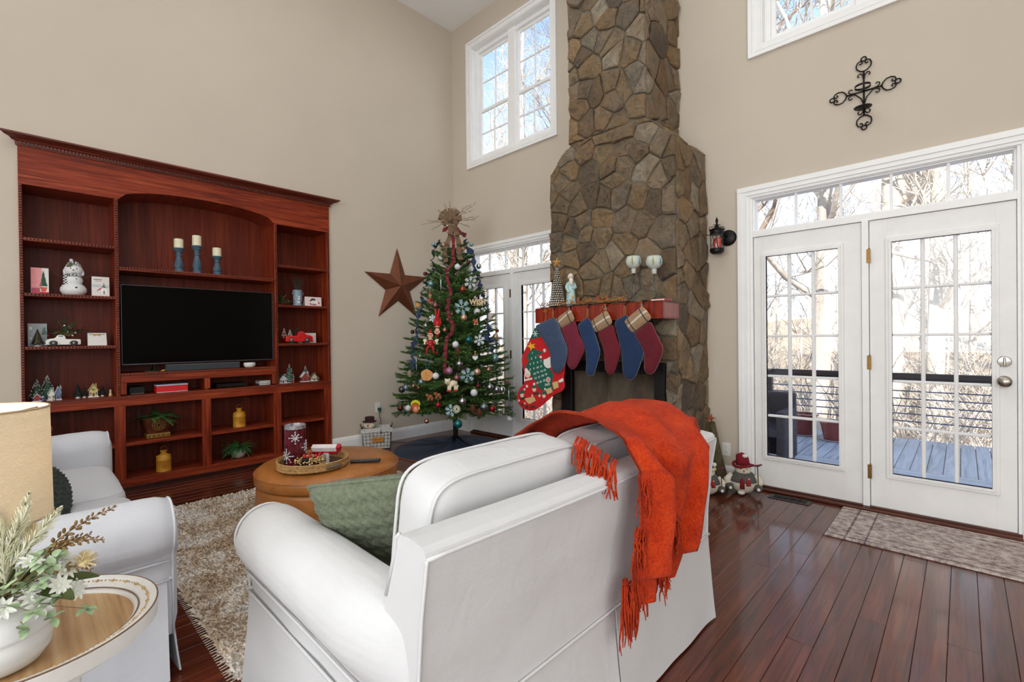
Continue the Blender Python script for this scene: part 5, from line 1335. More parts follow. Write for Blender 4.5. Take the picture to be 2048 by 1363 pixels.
def cottage(label, y0, y1, x, z, h, wall, roof, seed, depth=.05, tower=False, extra=None, group='village houses in the bookcase'):
    t = thing('village_house', label, 'ornament', (x, (y0 + y1) / 2, z), group); ym = (y0 + y1) / 2; w = y1 - y0
    wm = pm('house_%d_%d' % (wall[0], wall[1]), wall, .6, var=.12, scale=90); rm = pm('roof_%d_%d' % (roof[0], roof[1]), roof, .6, var=.2, scale=120)
    build('snow_base', MB().rbox(x - depth / 2 - .008, y0 - .006, z, x + depth / 2 + .01, y1 + .006, z + .008, .003, 2), SNW, t)
    e_ = z + h * .55
    b = MB().box(x - depth / 2, y0 + w * .06, z + .006, x + depth / 2, y1 - w * .06, e_); b.add([(x + depth / 2, y0 + w * .06, e_), (x + depth / 2, y1 - w * .06, e_), (x + depth / 2, ym, z + h), (x - depth / 2, y0 + w * .06, e_), (x - depth / 2, y1 - w * .06, e_), (x - depth / 2, ym, z + h)], [(0, 1, 2), (5, 4, 3)])
    wl = build('walls', b, wm, t)
    for s in (-1, 1):
        ye = ym + s * w * .56; V = [(x - depth / 2 - .006, ye, e_ - .006), (x + depth / 2 + .008, ye, e_ - .006), (x + depth / 2 + .008, ym, z + h + .004), (x - depth / 2 - .006, ym, z + h + .004)]; V += [(p[0], p[1], p[2] + .006) for p in V]
        build('roof', MB().add(V, [(0, 1, 2, 3), (7, 6, 5, 4), (0, 4, 5, 1), (1, 5, 6, 2), (2, 6, 7, 3), (3, 7, 4, 0)]), rm, t)
    xf_ = x + depth / 2
    build('door', MB().box(xf_, ym - w * .1, z + .008, xf_ + .002, ym + w * .1, z + h * .34), pm('tiny_door', (110, 40, 36), .5), wl)
    for s in (-1, 1): build('window', MB().box(xf_, ym + s * w * .3 - w * .08, z + h * .2, xf_ + .002, ym + s * w * .3 + w * .08, z + h * .4), pm('tiny_window', (90, 104, 120), .3), wl)
    if extra: build('wreath', MB().tube([(xf_ + .003, ym + w * .12 * cos(a), z + h * .62 + w * .12 * sin(a)) for a in [2 * PI * i / 14 for i in range(14)]], w * .045, 5, closed=True), pm('wreath_green', (70, 120, 40), .7), wl)
    build('chimney', MB().box(x - .006, ym + w * .22, z + h * .72, x + .008, ym + w * .34, z + h * 1.08), wm, t)
    if tower: 
        b = MB().box(x - .012, y1 - w * .2, z + .006, x + .014, y1 + w * .1, z + h * .9); build('tower', b, wm, t); build('tower_roof', MB().lathe([(w * .22, 0), (0, h * .3)], (x, y1 - w * .05, z + h * .9), 4), rm, t)
    return t
cottage('red tiny cottage at the front left of the left village', -4.157, -4.113, -.06, .809, .055, (160, 44, 52), (206, 206, 210), 1)
cottage('cream tiny cottage with a pale green roof in the left village', -4.077, -4.034, -.08, .809, .095, (222, 214, 200), (150, 186, 170), 2)
cottage('blue-white tiny house with a tower at the right of the left village', -4.034, -4.0, -.08, .809, .10, (96, 116, 150), (226, 230, 236), 3, tower=True)
cottage('yellow half-timbered cottage with a green wreath on the left counter', -3.834, -3.774, -.10, .809, .105, (206, 190, 120), (190, 160, 116), 4, extra=1)
cottage('white little house with a dark roof at the left of the right counter', -2.339, -2.257, -.08, .809, .09, (214, 216, 218), (74, 82, 88), 5)
cottage('red brick tiny house with snowy roof on the right counter', -2.105, -2.028, -.08, .809, .10, (150, 62, 54), (214, 206, 210), 6, tower=True)
cottage('cream and pink tiny shop at the right end of the right counter', -2.002, -1.929, -.09, .809, .085, (206, 186, 156), (96, 84, 60), 7)
def tiny_person(label, loc, coat, h=.035, nm='tiny_figure'):
    t = thing(nm, label, 'figurine', loc, 'tiny village figures'); x, y, z = loc
    build('body', MB().lathe([(h * .26, 0), (h * .28, .002), (h * .2, h * .4), (h * .13, h * .68), (0, h * .7)], loc, 10), pm('coat_%d_%d' % (coat[0], coat[2]), coat, .6), t, smooth=60)
    build('head', MB().ball((x, y, z + h * .83), h * .16, 8, 6), SNW, t, smooth=AL); build('hat', MB().lathe([(h * .2, h * .9), (h * .14, h * .93), (h * .1, h * 1.08), (0, h * 1.1)], loc, 8), pm('coat_%d_%d' % (coat[0], coat[2]), coat, .6), t)
tiny_person('tiny blue caroller figure at the front of the left village', (-.035, -4.103, .809), (60, 84, 110), .045)
tiny_person('tiny white and green figure before the cream cottage', (-.03, -4.053, .809), (210, 206, 190), .04)
tiny_person('tiny red-coated figure at the foot of the leaning tree on the right counter', (-.04, -2.2, .809), (176, 44, 44), .045)
tiny_person('tiny dark figure at the far right end of the right counter', (-.05, -1.924, .809), (70, 74, 60), .04)
tiny_person('tiny pale bird-like figure alone at the right of the left counter', (-.10, -3.694, .809), (200, 178, 130), .05)
# pickup trucks, modelled from a side outline
def truck(name, label, loc, L, mat, d):
    """d = +1 nose towards +y, -1 towards -y"""
    x, y, z = loc; t = thing(name, label, 'toy truck', loc, 'toy trucks in the bookcase'); h = L * .44; wx = L * .36
    out = [(-.5, .12), (-.5, .60), (-.06, .62), (-.05, .9), (.02, 1), (.16, 1), (.24, .70), (.42, .64), (.49, .52), (.5, .12)]
    n = len(out); V = []
    for s in (-1, 1):
        for (u, v) in out: V.append((x + s * wx / 2 * (.84 if v > .75 else 1), y + d * u * L, z + h * v))
    F = [tuple(range(n)), tuple(range(2 * n - 1, n - 1, -1))] + [(i, (i + 1) % n, n + (i + 1) % n, n + i) for i in range(n)]
    me = bmesh.new(); vs = [me.verts.new(v) for v in V]; [me.faces.new([vs[i] for i in f]) for f in F]; bmesh.ops.recalc_face_normals(me, faces=me.faces); bmesh.ops.bevel(me, geom=me.edges[:], offset=L * .02, segments=2, affect='EDGES')
    bd = build('body', MB().bm(me), mat, t, smooth=45)
    for s in (-1, 1):
        b = MB().prism([(.0, .70), (.02, .92), (.13, .92), (.19, .70)], lambda q, k: (x + s * (wx / 2 * .86 + (.002 if k else -.003)), y + d * q[0] * L, z + h * q[1])); build('side_window', b, pm('toy_window', (96, 100, 100), .25), bd)
        for u in (-.30, .28):
            b = MB().tube([(x + s * (wx / 2 + .001) + .0, y + d * (u * L + .30 * h * 1.25 * cos(a)), z + h * .14 + .30 * h * 1.25 * sin(a)) for a in [PI * i / 12 for i in range(13)]], L * .014, 6); build('fender', b, mat, bd, smooth=AL)
    for u in (-.30, .28):
        for s in (-1, 1):
            w_ = build('wheel', MB().lathe([(0, -.005), (h * .2, -.007), (h * .27, -.005), (h * .27, .005), (h * .2, .007), (0, .005)], (x + s * wx * .44, y + d * u * L, z + h * .27), 16, axis='x'), pm('toy_tyre', (34, 36, 38), .6), t, smooth=40)
            build('hubcap', MB().lathe([(h * .12, 0), (h * .08, .003), (0, .004)], (x + s * (wx * .44) + .006, y + d * u * L, z + h * .27), 12, axis='x'), pm('hub_silver', (150, 150, 150), .3, .8), w_)
    b = MB().prism([(.232, .72), (.17, .94), (.165, .92), (.222, .72)], lambda q, k: (x + (wx * .36 if k else -wx * .36), y + d * (q[0] + .006) * L, z + h * q[1])); build('windscreen', b, pm('toy_window', (96, 100, 100), .25), bd)
    for s in (-1, 1): build('headlight', MB().ball((x + s * wx * .34, y + d * L * .485, z + h * .42), L * .028, 10, 8), pm('toy_lamp', (230, 228, 216), .25), bd, smooth=AL)
    build('bumper', MB().rbox(x - wx * .5, y + d * L * .49, z + h * .1, x + wx * .5, y + d * L * .52, z + h * .2, .003, 2), mat, bd)
    return t
truck('toy_truck', 'white ceramic pickup truck planter with greenery on the third left shelf', (-.085, -3.9805, 1.239), 0.20424999999999985, pm('ivory_glaze', (222, 218, 208), .3, var=.03, coat=.4), -1)
truck('toy_truck', 'bright red toy pickup truck on the third right shelf', (-.085, -2.1285, 1.235), 0.2897500000000001, pm('toy_red', (206, 20, 22), .2, var=.05, coat=.6), 1)
def bunch(name, label, c, spread, n, leafm, cat, group=None, berries=0, seed=1, L=.035, w=.009, up=.6):
    t = thing(name, label, cat, c, group); rb = random.Random(seed); b = MB(); s = MB()
    for i in range(n):
        q = Vector((rb.gauss(0, spread[0]), rb.gauss(0, spread[1]), abs(rb.gauss(0, spread[2])))); p = Vector(c) + q; d = Vector((q.x, q.y, up * .06)).normalized() + Vector((rb.uniform(-.5, .5), rb.uniform(-.5, .5), rb.uniform(-.4, .6)))
        kk = leaf(p, d, L * rb.uniform(.7, 1.2), w, leafm); b.add(kk.V, kk.F)
        if i % 3 == 0: s.tube([Vector(c), Vector(c).lerp(p, .5) + Vector((0, 0, .01)), p], .0012, 4, caps=False)
    build('stems', s, STEM, t, kind='stuff'); build('leaves', b, leafm, t, fix=False, smooth=AL, kind='stuff')
    for i in range(berries):
        q = Vector((rb.gauss(0, spread[0]), rb.gauss(0, spread[1]), abs(rb.gauss(0, spread[2])))); build('berry', MB().ball(tuple(Vector(c) + q * .9 + Vector((.01, 0, 0))), .0065, 8, 6), pm('berry_red', (170, 34, 30), .4) if i % 3 else SNW, t, smooth=AL)
    return t
GLF = pm('deep_green_leaf', (58, 84, 50), .6, var=.35, scale=60)
bunch('greenery_bunch', 'green sprig with white buds and red berries planted in the white truck', (-.085, -3.947, 1.32), (.018, .055, .05), 90, GLF, 'greenery', berries=10, seed=3)
bunch('pine_sprig', 'dark pine sprig sticking out of the red truck bed', (-.10, -2.154, 1.30), (.01, .016, .03), 50, pm('dark_pine', (34, 56, 40), .7), 'greenery', seed=5, L=.05, w=.004)
bunch('holly_cluster', 'green wreath and holly cluster at the left of the second right shelf', (-.08, -2.282, 1.655), (.018, .045, .035), 110, GLF, 'greenery', berries=6, seed=6)
# tin vase with twigs
y_ = -2.129; t = thing('tin_vase', 'blue-grey painted tin with a snowman scene holding dark twigs', 'vase', (-.08, y_, 1.641))
TIN = pm('blue_grey_tin', (134, 150, 164), .5, var=.22, scale=70)
bd = build('body', MB().lathe([(.046, 0), (.047, .006), (.046, .012), (.046, .155), (.049, .165), (.046, .17), (.043, .165), (.043, .02), (0, .02)], (-.08, y_, 1.641), 30), TIN, t, smooth=30)
for nm, yy, zz, r, c in (('snowman_print', -.004, .03, .018, (228, 232, 236)), ('snowman_print', -.002, .063, .013, (228, 232, 236)), ('snowman_print', .0, .088, .010, (232, 234, 236))): build(nm, MB().ball((-.035, y_ + yy, 1.651 + zz), r, 12, 8, sq=(.12, 1, 1)), pm('print_white', c, .6), bd, smooth=AL)
for dy in (.018, .03): build('tree_print', MB().add([(-.036, y_ + dy - .007, 1.665), (-.036, y_ + dy + .007, 1.665), (-.036, y_ + dy, 1.705), (-.039, y_ + dy, 1.68)], [(0, 1, 2), (0, 2, 3), (1, 3, 2)]), pm('print_dark', (40, 52, 58), .6), bd)
for s in (-1, 1): build('handle', MB().tube([(-.08 + .01, y_ + s * .046, 1.755), (-.07, y_ + s * .058, 1.77), (-.07, y_ + s * .052, 1.79), (-.08, y_ + s * .046, 1.795)], .003, 6), TIN, t, smooth=AL)
b = MB(); rb = random.Random(4)
for i in range(60): q = Vector((-.08 + rb.uniform(-.02, .02), y_ + rb.uniform(-.02, .02), 1.78)); d = Vector((rb.uniform(-.25, .25), rb.uniform(-.28, .28), 1)); b.tube([q, q + d * .08, q + d * rb.uniform(.13, .19) + Vector((rb.uniform(-.02, .02), rb.uniform(-.02, .02), 0))], [.0022, .0016, .0008], 4, caps=False)
build('twigs', b, pm('dark_twigs', (62, 50, 36), .9, var=.3), t, kind='stuff')
# candle holders with pillar candles
HOL = pm('distressed_blue_paint', (70, 92, 108), .6, var=.3, scale=40, stretch=(1, 1, .4), bmp=.2, bscale=120)
WAX = pm('ivory_wax', (232, 222, 190), .5, var=.04, sss=.1)
for i, (yy, h, hc, lb) in enumerate(((-3.197, .225, .083, 'turned blue candle holder on the left of the three'), (-3.054, .265, .095, 'tallest turned blue candle holder, in the middle'), (-2.888, .185, .080, 'shortest turned blue candle holder, on the right'))):
    loc = (-.09, yy, 1.905); s = h / .225
    t = thing('candle_holder', lb, 'candle holder', loc, 'candle holders on the centre shelf')
    pf = [(.040, 0), (.042, .006), (.040, .012), (.034, .016), (.036, .022), (.034, .028), (.028, .034), (.036, .055 * s), (.037, .07 * s), (.03, .10 * s), (.022, .135 * s), (.021, .15 * s), (.027, .153 * s), (.027, .158 * s), (.021, .162 * s), (.022, .18 * s), (.03, .195 * s), (.038, .2 * s), (.036, .208 * s), (.045, .216 * s), (.046, .225 * s), (0, .225 * s)]
    build('turned_column', MB().lathe(pf, loc, 28), HOL, t, smooth=35)
    c = thing('pillar_candle', ['ivory pillar candle on the left blue holder', 'ivory pillar candle on the tallest blue holder', 'ivory pillar candle on the shortest blue holder'][i], 'candle', (-.09, yy, 1.905 + h), 'ivory candles on the centre shelf')
    build('wax', MB().lathe([(.037, 0), (.0375, .003), (.037, hc), (.033, hc + .002), (.03, hc - .006), (0, hc - .008)], (-.09, yy, 1.905 + h), 28), WAX, c, smooth=35); build('wick', MB().tube([(-.09, yy, 1.905 + h + hc - .008), (-.088, yy, 1.905 + h + hc + .006)], .0012, 5), pm('wick_black', (30, 26, 24), .9), c)
# under the television
t = thing('soundbar', 'slim dark grey soundbar on the platform under the television', 'speaker', (-.03, -3.0, .999))
build('body', MB().cham(-.05, -3.321, 1.0, .0, -2.726, 1.058, .004), pm('speaker_cloth', (52, 58, 64), .8, var=.15, scale=400, bmp=.3, bscale=500), t); build('trim', MB().cham(-.002, -3.321, 1.054, .001, -2.726, 1.058, .0005), STEEL, t)
y_ = -2.628; t = thing('white_puck', 'round white network puck beside the soundbar', 'electronics', (-.04, y_, .999)); build('body', MB().lathe([(.034, 0), (.048, .008), (.054, .028), (.053, .042), (.045, .048), (0, .05)], (-.04, y_, .999), 28), pm('white_plastic', (222, 222, 218), .4), t, smooth=AL); build('foot_ring', MB().lathe([(.03, -.0), (.034, 0), (.034, .004), (.03, .004)], (-.04, y_, .999), 20), pm('grey_rubber', (90, 90, 90), .8), t)
t = thing('cable_coil', 'green and yellow cable ends lying left of the soundbar', 'cable', (-.02, -3.391, .999)); y_ = -3.416
build('green_cable', MB().tube([(-.06, y_ - .05, 1.003), (-.03, y_ - .02, 1.004), (-.02, y_ + .03, 1.003), (-.03, y_ + .06, 1.005)], .003, 6), pm('green_cable', (40, 96, 70), .5), t, smooth=AL); build('yellow_plug', MB().tube([(-.03, y_ + .06, 1.005), (-.02, y_ + .075, 1.008), (-.02, y_ + .09, 1.012)], [.003, .006, .007], 8), pm('yellow_plug', (206, 160, 60), .5), t, smooth=AL)
t = thing('media_box', 'black media box in the left slot under the television', 'electronics', (-.12, -3.518, .809)); ya_, yb_ = -3.576, -3.466
build('case', MB().rbox(-.2, ya_, .809, -.05, yb_, .875, .006, 2), FB, t); build('front_trim', MB().cham(-.05, ya_ + .01, .813, -.047, yb_ - .01, .818, .001), STEEL, t)
t = thing('red_box', 'red and white cardboard box in the left slot under the television', 'box', (-.1, -3.273, .809)); ya_, yb_ = -3.389, -3.153
build('carton', MB().cham(-.15, ya_, .809, -.03, yb_, .868, .002), pm('carton_red', (214, 26, 26), .5, var=.04), t); build('lid_edge', MB().cham(-.151, ya_ - .001, .868, -.028, yb_ + .001, .880, .002), pm('carton_blue_white', (196, 206, 226), .5), t); build('base_stripe', MB().cham(-.03, ya_ + .002, .810, -.0285, yb_ - .002, .814, .0004), pm('carton_white', (226, 224, 220), .5), t)
t = thing('disc_player', 'flat black disc player in the right slot under the television', 'electronics', (-.12, -2.778, .809)); ya_, yb_ = -2.918, -2.646
build('case', MB().cham(-.22, ya_, .815, -.05, yb_, .85, .003), FB, t); build('front_panel', MB().cham(-.05, ya_ + .004, .82, -.046, yb_ - .004, .846, .001), pm('gloss_black', (12, 14, 14), .15), t); build('feet', MB().box(-.2, ya_ + .02, .809, -.18, ya_ + .04, .816).box(-.08, yb_ - .04, .809, -.06, yb_ - .02, .816).box(-.2, yb_ - .04, .809, -.18, yb_ - .02, .816).box(-.08, ya_ + .02, .809, -.06, ya_ + .04, .816), FB, t)
ya_, yb_ = -2.547, -2.432
for k, (c, lb) in enumerate(((( 70, 64, 62), 'dark disc case at the bottom of the stack in the right slot'), ((196, 190, 186), 'silver game case in the middle of the stack in the right slot'), ((150, 146, 142), 'grey thin case on top of the stack in the right slot'))):
    t = thing('disc_case', lb, 'case', (-.08, (ya_ + yb_) / 2, .809 + k * .016), 'cases in the right slot'); build('shell', MB().cham(-.15, ya_ + k * .003, .809 + k * .016, -.03, yb_ - k * .002, .824 + k * .016, .002), pm('case_%d' % c[0], c, .35), t); build('insert', MB().cham(-.0305, ya_ + .006, .812 + k * .016, -.0292, yb_ - .006, .821 + k * .016, .0003), pm('case_insert', (210, 206, 200), .5), t)
# lower shelves: milk cans, fern, potted plant
YEL = pm('mustard_enamel', (196, 138, 34), .45, var=.1, scale=20)
def can(label, loc, s):
    x, y, z = loc; t = thing('milk_can', label, 'can', loc, 'mustard milk cans')
    bd = build('body', MB().lathe([(.056 * s, 0), (.058 * s, .004), (.056 * s, .01), (.056 * s, .10 * s), (.058 * s, .104 * s), (.056 * s, .108 * s), (.055 * s, .125 * s), (.048 * s, .142 * s), (.03 * s, .155 * s), (.022 * s, .16 * s), (.022 * s, .175 * s), (.028 * s, .178 * s), (.028 * s, .186 * s), (.022 * s, .188 * s), (0, .19 * s)], loc, 32), YEL, t, smooth=35)
    b = MB()
    for k in range(8): a = k * PI / 4; b.tube([(x + .0567 * s, y, z + .055 * s), (x + .0562 * s, y + .010 * s * cos(a), z + .055 * s + .014 * s * sin(a)), (x + .055 * s, y + .016 * s * cos(a), z + .055 * s + .022 * s * sin(a))], .0014, 5)
    b.tube([(x + .0555 * s, y + .02 * s * cos(a), z + .055 * s + .026 * s * sin(a)) for a in [2 * PI * i / 16 for i in range(16)]], .0012, 5, closed=True); build('embossed_emblem', b, pm('rust_orange', (176, 92, 40), .6), bd)
    build('bail_handle', MB().tube([(x, y + .024 * s * cos(a), z + .192 * s + .03 * s * sin(a)) for a in [-.5 + (PI + 1) * i / 16 for i in range(17)]], .002, 6), pm('wire_brass', (150, 110, 60), .4, .8), t, smooth=AL)
    for q in (-1, 1): build('side_lug', MB().ball((x, y + q * .05 * s, z + .138 * s), .007 * s, 8, 6), YEL, bd, smooth=AL)
can('mustard yellow milk can on the lower shelf beneath the fern', (-.07, -3.337, .098), 1.0)
can('smaller mustard yellow milk can on the upper shelf right of the fern', (-.10, -2.71, .405), 1.0)
y0_, y1_ = -3.456, -3.286; ym = (y0_ + y1_) / 2; hw = (y1_ - y0_) / 2; z0 = .405; xc = -.13
t = thing('fern_planter', 'brown oblong planter with a gold medallion holding a drooping fern', 'plant', (xc, ym, z0))
PB = pm('rust_brown_tin', (92, 42, 20), .45, .2, .4, 14)
b = MB(); 
def ob(u, v):
    a = u * 2 * PI; k = .98 + .42 * v; return (xc + .062 * k * spow(cos(a), .6), ym + hw * k * spow(sin(a), .6), z0 + .038 + .15 * v)
b.grid(ob, 40, 8, cu=True); V0 = len(b.V); b.V += [(xc, ym, z0 + .16)]; b.F += [(i * 8 + 7, ((i + 1) % 40) * 8 + 7, V0) for i in range(40)]; b.M += [0] * 40
pb_ = build('planter', b, PB, t, smooth=50)
build('foot_band', MB().rbox(xc - .065, ym - hw * 1.02, z0, xc + .068, ym + hw * 1.02, z0 + .04, .006, 2), pm('antique_gold', (150, 116, 52), .5, .4, .3, 60), t)
for k in range(5): build('band_stud', MB().ball((xc + .068, ym + hw * (-.8 + .4 * k), z0 + .02), .008, 8, 6, sq=(.4, 1.2, .8)), PB, t, smooth=AL)
b = MB(); mx_, mz_ = xc + .082, z0 + .115
for rr_ in (.044, .030, .014): b.tube([(mx_ - .004 * 0, ym + rr_ * cos(a) * 1.1, mz_ + rr_ * sin(a)) for a in [2 * PI * i / 26 for i in range(26)]], .0028, 6, closed=True)
for k in range(8): a = k * PI / 4; b.tube([(mx_, ym + .014 * cos(a), mz_ + .014 * sin(a)), (mx_ + .001, ym + .044 * 1.05 * cos(a), mz_ + .042 * sin(a))], .002, 5)
build('medallion', b, pm('antique_gold', (150, 116, 52), .5, .4, .3, 60), pb_, smooth=AL)
for s in (-1, 1): build('handle', MB().tube([(xc, ym + s * hw * 1.36, z0 + .17), (xc, ym + s * hw * 1.62, z0 + .165), (xc, ym + s * hw * 1.5, z0 + .1), (xc, ym + s * hw * 1.15, z0 + .07)], .004, 6), PB, pb_, smooth=AL)
FERN = pm('fern_green', (62, 100, 44), .6, var=.35, scale=50)
def frond(b, p, d, L, droop, w=.024, n=20):
    p = Vector(p); d = Vector(d).normalized(); q = p.copy(); pts = []
    for i in range(n + 1): pts.append(q.copy()); d = (d + Vector((0, 0, -droop / n))).normalized(); q = q + d * L / n
    b.tube(pts, [.0014 * (1 - .7 * i / n) for i in range(n + 1)], 4, caps=False)
    for i in range(2, n + 1):
        dd = (pts[i] - pts[i - 1]).normalized(); s = dd.cross(Vector((0, 0, 1))); s = s.normalized() if s.length > 1e-3 else Vector((1, 0, 0)); ww = w * sin(PI * min(1, (i / n) * .85 + .12)) ** .8
        for k in (-1, 1): tip = pts[i] + s * k * ww + dd * ww * .4 + Vector((0, 0, -.15 * ww)); b.add([pts[i] - dd * .004, pts[i] + dd * .004, tip + dd * .002, tip - dd * .002], [(0, 1, 2, 3)])
rb = random.Random(12)
for i in range(48):
    a = rb.uniform(0, 6.28); b = MB(); q = (xc + rb.uniform(-.03, .04), ym + rb.uniform(-.05, .05), z0 + .18); frond(b, q, (cos(a) * .75, sin(a), rb.uniform(.15, .6)), rb.uniform(.13, .2), rb.uniform(.5, 1.3)); build('frond', b, FERN, t, fix=False)
y_ = -2.721; xc, z0 = -.10, .098
t = thing('potted_plant', 'bushy green plant in a round white textured pot on the lower shelf', 'plant', (xc, y_, z0))
pt = build('pot', MB().lathe([(.035, 0), (.052, .01), (.066, .04), (.066, .065), (.056, .085), (.05, .088), (.046, .08), (0, .078)], (xc, y_, z0), 30), pm('white_textured_pot', (196, 194, 186), .7, var=.12, scale=50, bmp=.6, bscale=90), t, smooth=AL)
rb = random.Random(13)
for i in range(105):
    a = rb.uniform(0, 6.28); b = MB(); q = (xc, y_, z0 + .085); frond(b, q, (cos(a) * .6, sin(a), rb.uniform(.1, 1.1)), rb.uniform(.11, .2), rb.uniform(.7, 2.0), .012, 14); build('frond', b, pm('plant_green', (52, 104, 48), .6, var=.4, scale=60), t, fix=False)

# ---------------------------------------------------------------- Christmas tree
TX0, TY0 = .92, -.76
def needle_mat():
    m, n, b = newmat('fir_needles')
    f = noisetex(n, coords(n, 26, True), 1, 3)
    n.links.new(ramp(n, f, [(.3, rgb(38, 68, 32)), (.5, rgb(68, 106, 48)), (.68, rgb(116, 142, 72))]), b.inputs['Base Color']); b.inputs['Roughness'].default_value = .55; b.inputs['Specular IOR Level'].default_value = .3
    return m
FIR = needle_mat(); TW = pm('fir_twig', (74, 54, 36), .9, var=.3)
tree = thing('christmas_tree', 'decorated green Christmas tree in the room corner left of the fireplace', 'Christmas tree', (TX0, TY0, 0))
b = MB().tube([(TX0, TY0, .12), (TX0, TY0, .8), (TX0, TY0, 1.6), (TX0, TY0, 2.56)], [.03, .028, .02, .006], 10)
build('trunk', b, pm('black_green_pole', (34, 38, 30), .6), tree, smooth=AL)
b = MB()
for k in range(4): a = k * PI / 2 + .5; b.tube([(TX0 + .02 * cos(a), TY0 + .02 * sin(a), .14), (TX0 + .12 * cos(a), TY0 + .12 * sin(a), .06), (TX0 + .26 * cos(a), TY0 + .26 * sin(a), .014)], .011, 6)
build('stand', b, BLACK, tree, smooth=AL)
def bough(L, seed):
    rb = random.Random(seed); b = MB(); n = 10
    P = [Vector((L * i / n, .03 * L * sin(i * .9 + seed), .05 * L * (i / n) ** 2)) for i in range(n + 1)]
    b.tube(P, [.006 * (1 - .8 * i / n) + .001 for i in range(n + 1)], 4, caps=False, mi=1)
    def needles(p, q, r=.029, step=.0040):
        d = q - p; Ln = d.length; d.normalize(); o = d.orthogonal().normalized(); k = int(Ln / step)
        for i in range(k):
            for j in range(2):
                a = rb.uniform(0, 6.28); s = Matrix.Rotation(a, 3, d) @ o; s.z = s.z * .75 + .12; c = p + d * step * (i + j * .5); tip = c + (s * .85 + d * .75) * r * rb.uniform(.75, 1.1); w_ = d.cross(s) * .0022
                b.add([c - w_, c + w_, tip], [(0, 1, 2)], 0)
    for i in range(2, n):
        if P[i].x < L * .2: continue
        for s in (-1, 1):
            ln = (.09 + .13 * L) * (1 - .55 * i / n) * rb.uniform(.8, 1.2); a = rb.uniform(.6, 1.0); q = P[i] + Vector((cos(a), s * sin(a), rb.uniform(-.12, .22))) * ln
            b.tube([P[i], q], [.0022, .001], 3, caps=False, mi=1); needles(P[i], q)
            if ln > .07:
                m_ = P[i].lerp(q, .5); q2 = m_ + Vector((cos(a - .7), s * sin(a - .7), rb.uniform(-.1, .3))) * ln * .5; needles(m_, q2)
    for i in range(n):
        if P[i].x > L * .25: needles(P[i], P[i + 1])
    needles(P[n], P[n] + Vector((.03, 0, .01)))
    return b
BP = {}
for L in (.60, .46, .33, .20):
    for v in range(2):
        o = build('bough', bough(L, int(L * 100) + v), [FIR, TW], tree, fix=False); o.data.transform(Matrix.Translation(BASE[tree.name])); BP[(L, v)] = [o, 0]
def rad(z): return float(np.interp(z, [.33, .5, .8, 1.4, 2.0, 2.4, 2.6], [.66, .71, .64, .47, .285, .16, .05]))
rb = random.Random(31); nb = 0; z = .40
NBO = 292
for i in range(NBO):
    f = i / NBO; z = .40 + 2.14 * (1 - (1 - f) ** .5) ** 1.0 if False else .40 + 2.13 * (1 - math.sqrt(1 - f * .985))
    r = rad(z) * rb.uniform(.9, 1.08); a = i * 2.39996 + rb.uniform(-.2, .2)
    # keep clear of the walls
    L = min((.60, .46, .33, .20), key=lambda q: abs(q - r)); sc_ = max(.45, r / (L * 1.06))
    el = -.10 + .55 * f + rb.uniform(-.12, .12)
    o, used_ = BP[(L, i % 2)]
    loc = (0, 0, z + .02 + .06 * (1 - f)); rot = Euler((rb.uniform(-.3, .3), -el, a), 'XYZ')
    if not used_: o.location = loc; o.rotation_euler = rot; o.scale = (sc_,) * 3; BP[(L, i % 2)][1] = 1
    else: copy_mesh(o, 'bough', loc, tree, rot, sc_)
for k, v in BP.items():
    if not v[1]: v[0].location = (0, 0, 1.2); v[0].scale = (.5,) * 3
# tree skirt
SK = pm('navy_denim', (36, 48, 74), .9, var=.15, scale=14, bmp=.2, bscale=500, sheen=.2)
t = thing('tree_skirt', 'round navy denim tree skirt with a rust hem under the Christmas tree', 'tree skirt', (TX0, TY0, 0))
SCX, SCY, SRR = .885, -.765, .665
def skf(u, v, dz=0):
    a = v * 2 * PI; r = .035 + (SRR - .03) * u; R_ = r * (1 + .025 * sin(a * 3 + .5) * u)
    h = .105 * math.exp(-((r) / .13) ** 1.2) + .014 * (1 - u) ** .5 * (1 + sin(a * 9 + 2 * sin(a * 2))) + .007 * u * (1 - u) * 4 * (1 + sin(a * 7 + 1)) + .004
    return (SCX + R_ * cos(a) + .035 * (1 - u), SCY + R_ * sin(a), h + dz)
build('cloth', MB().grid(skf, 34, 120, cv=True), SK, t, smooth=AL)
build('hem', MB().tube([skf(1, i / 120) for i in range(120)], .006, 6, closed=True), pm('rust_hem', (140, 80, 48), .8), t, smooth=AL)
# topper: burlap bow with tails, twigs
BUR = pm('burlap', (116, 92, 70), .95, var=.22, scale=120, bmp=.5, bscale=500)
t = thing('burlap_bow', 'brown burlap bow with two hanging tails at the top of the tree', 'bow', (.975,-.839,2.604))
BC = Vector((.975,-.839,2.604)); rvw = Vector((.7206, .6933, 0)); fv = Vector((.693, -.7206, 0))   # fv points towards the room
def loop(c, ang, L, w_, tilt=0):
    dr = rvw * cos(ang) + Vector((0, 0, 1)) * sin(ang); nn = fv; b = MB(); V = []
    def fn(u, v):
        t_ = u * 2 * PI; r_ = L * (.5 - .5 * cos(t_)); th_ = .2 * L * sin(t_); p = c + dr * r_ + nn * (th_ + tilt * r_) + dr.cross(nn) * ((v - .5) * w_ * (.45 + .6 * sin(t_ * .5) ** 2) + .006 * sin(t_ * 3))
        return tuple(p)
    b.grid(fn, 26, 6); return b
for ang, L in ((2.85, .135), (2.2, .13), (1.5, .125), (.85, .135), (.15, .13), (-.5, .10), (3.65, .10)):
    build('loop', loop(BC + fv * .02, ang, L, .06, .1), BUR, t, smooth=AL, fix=False)
build('knot', MB().ball(tuple(BC + fv * .045), .032, 14, 10, sq=(1, 1, 1.1)), BUR, t, smooth=AL)
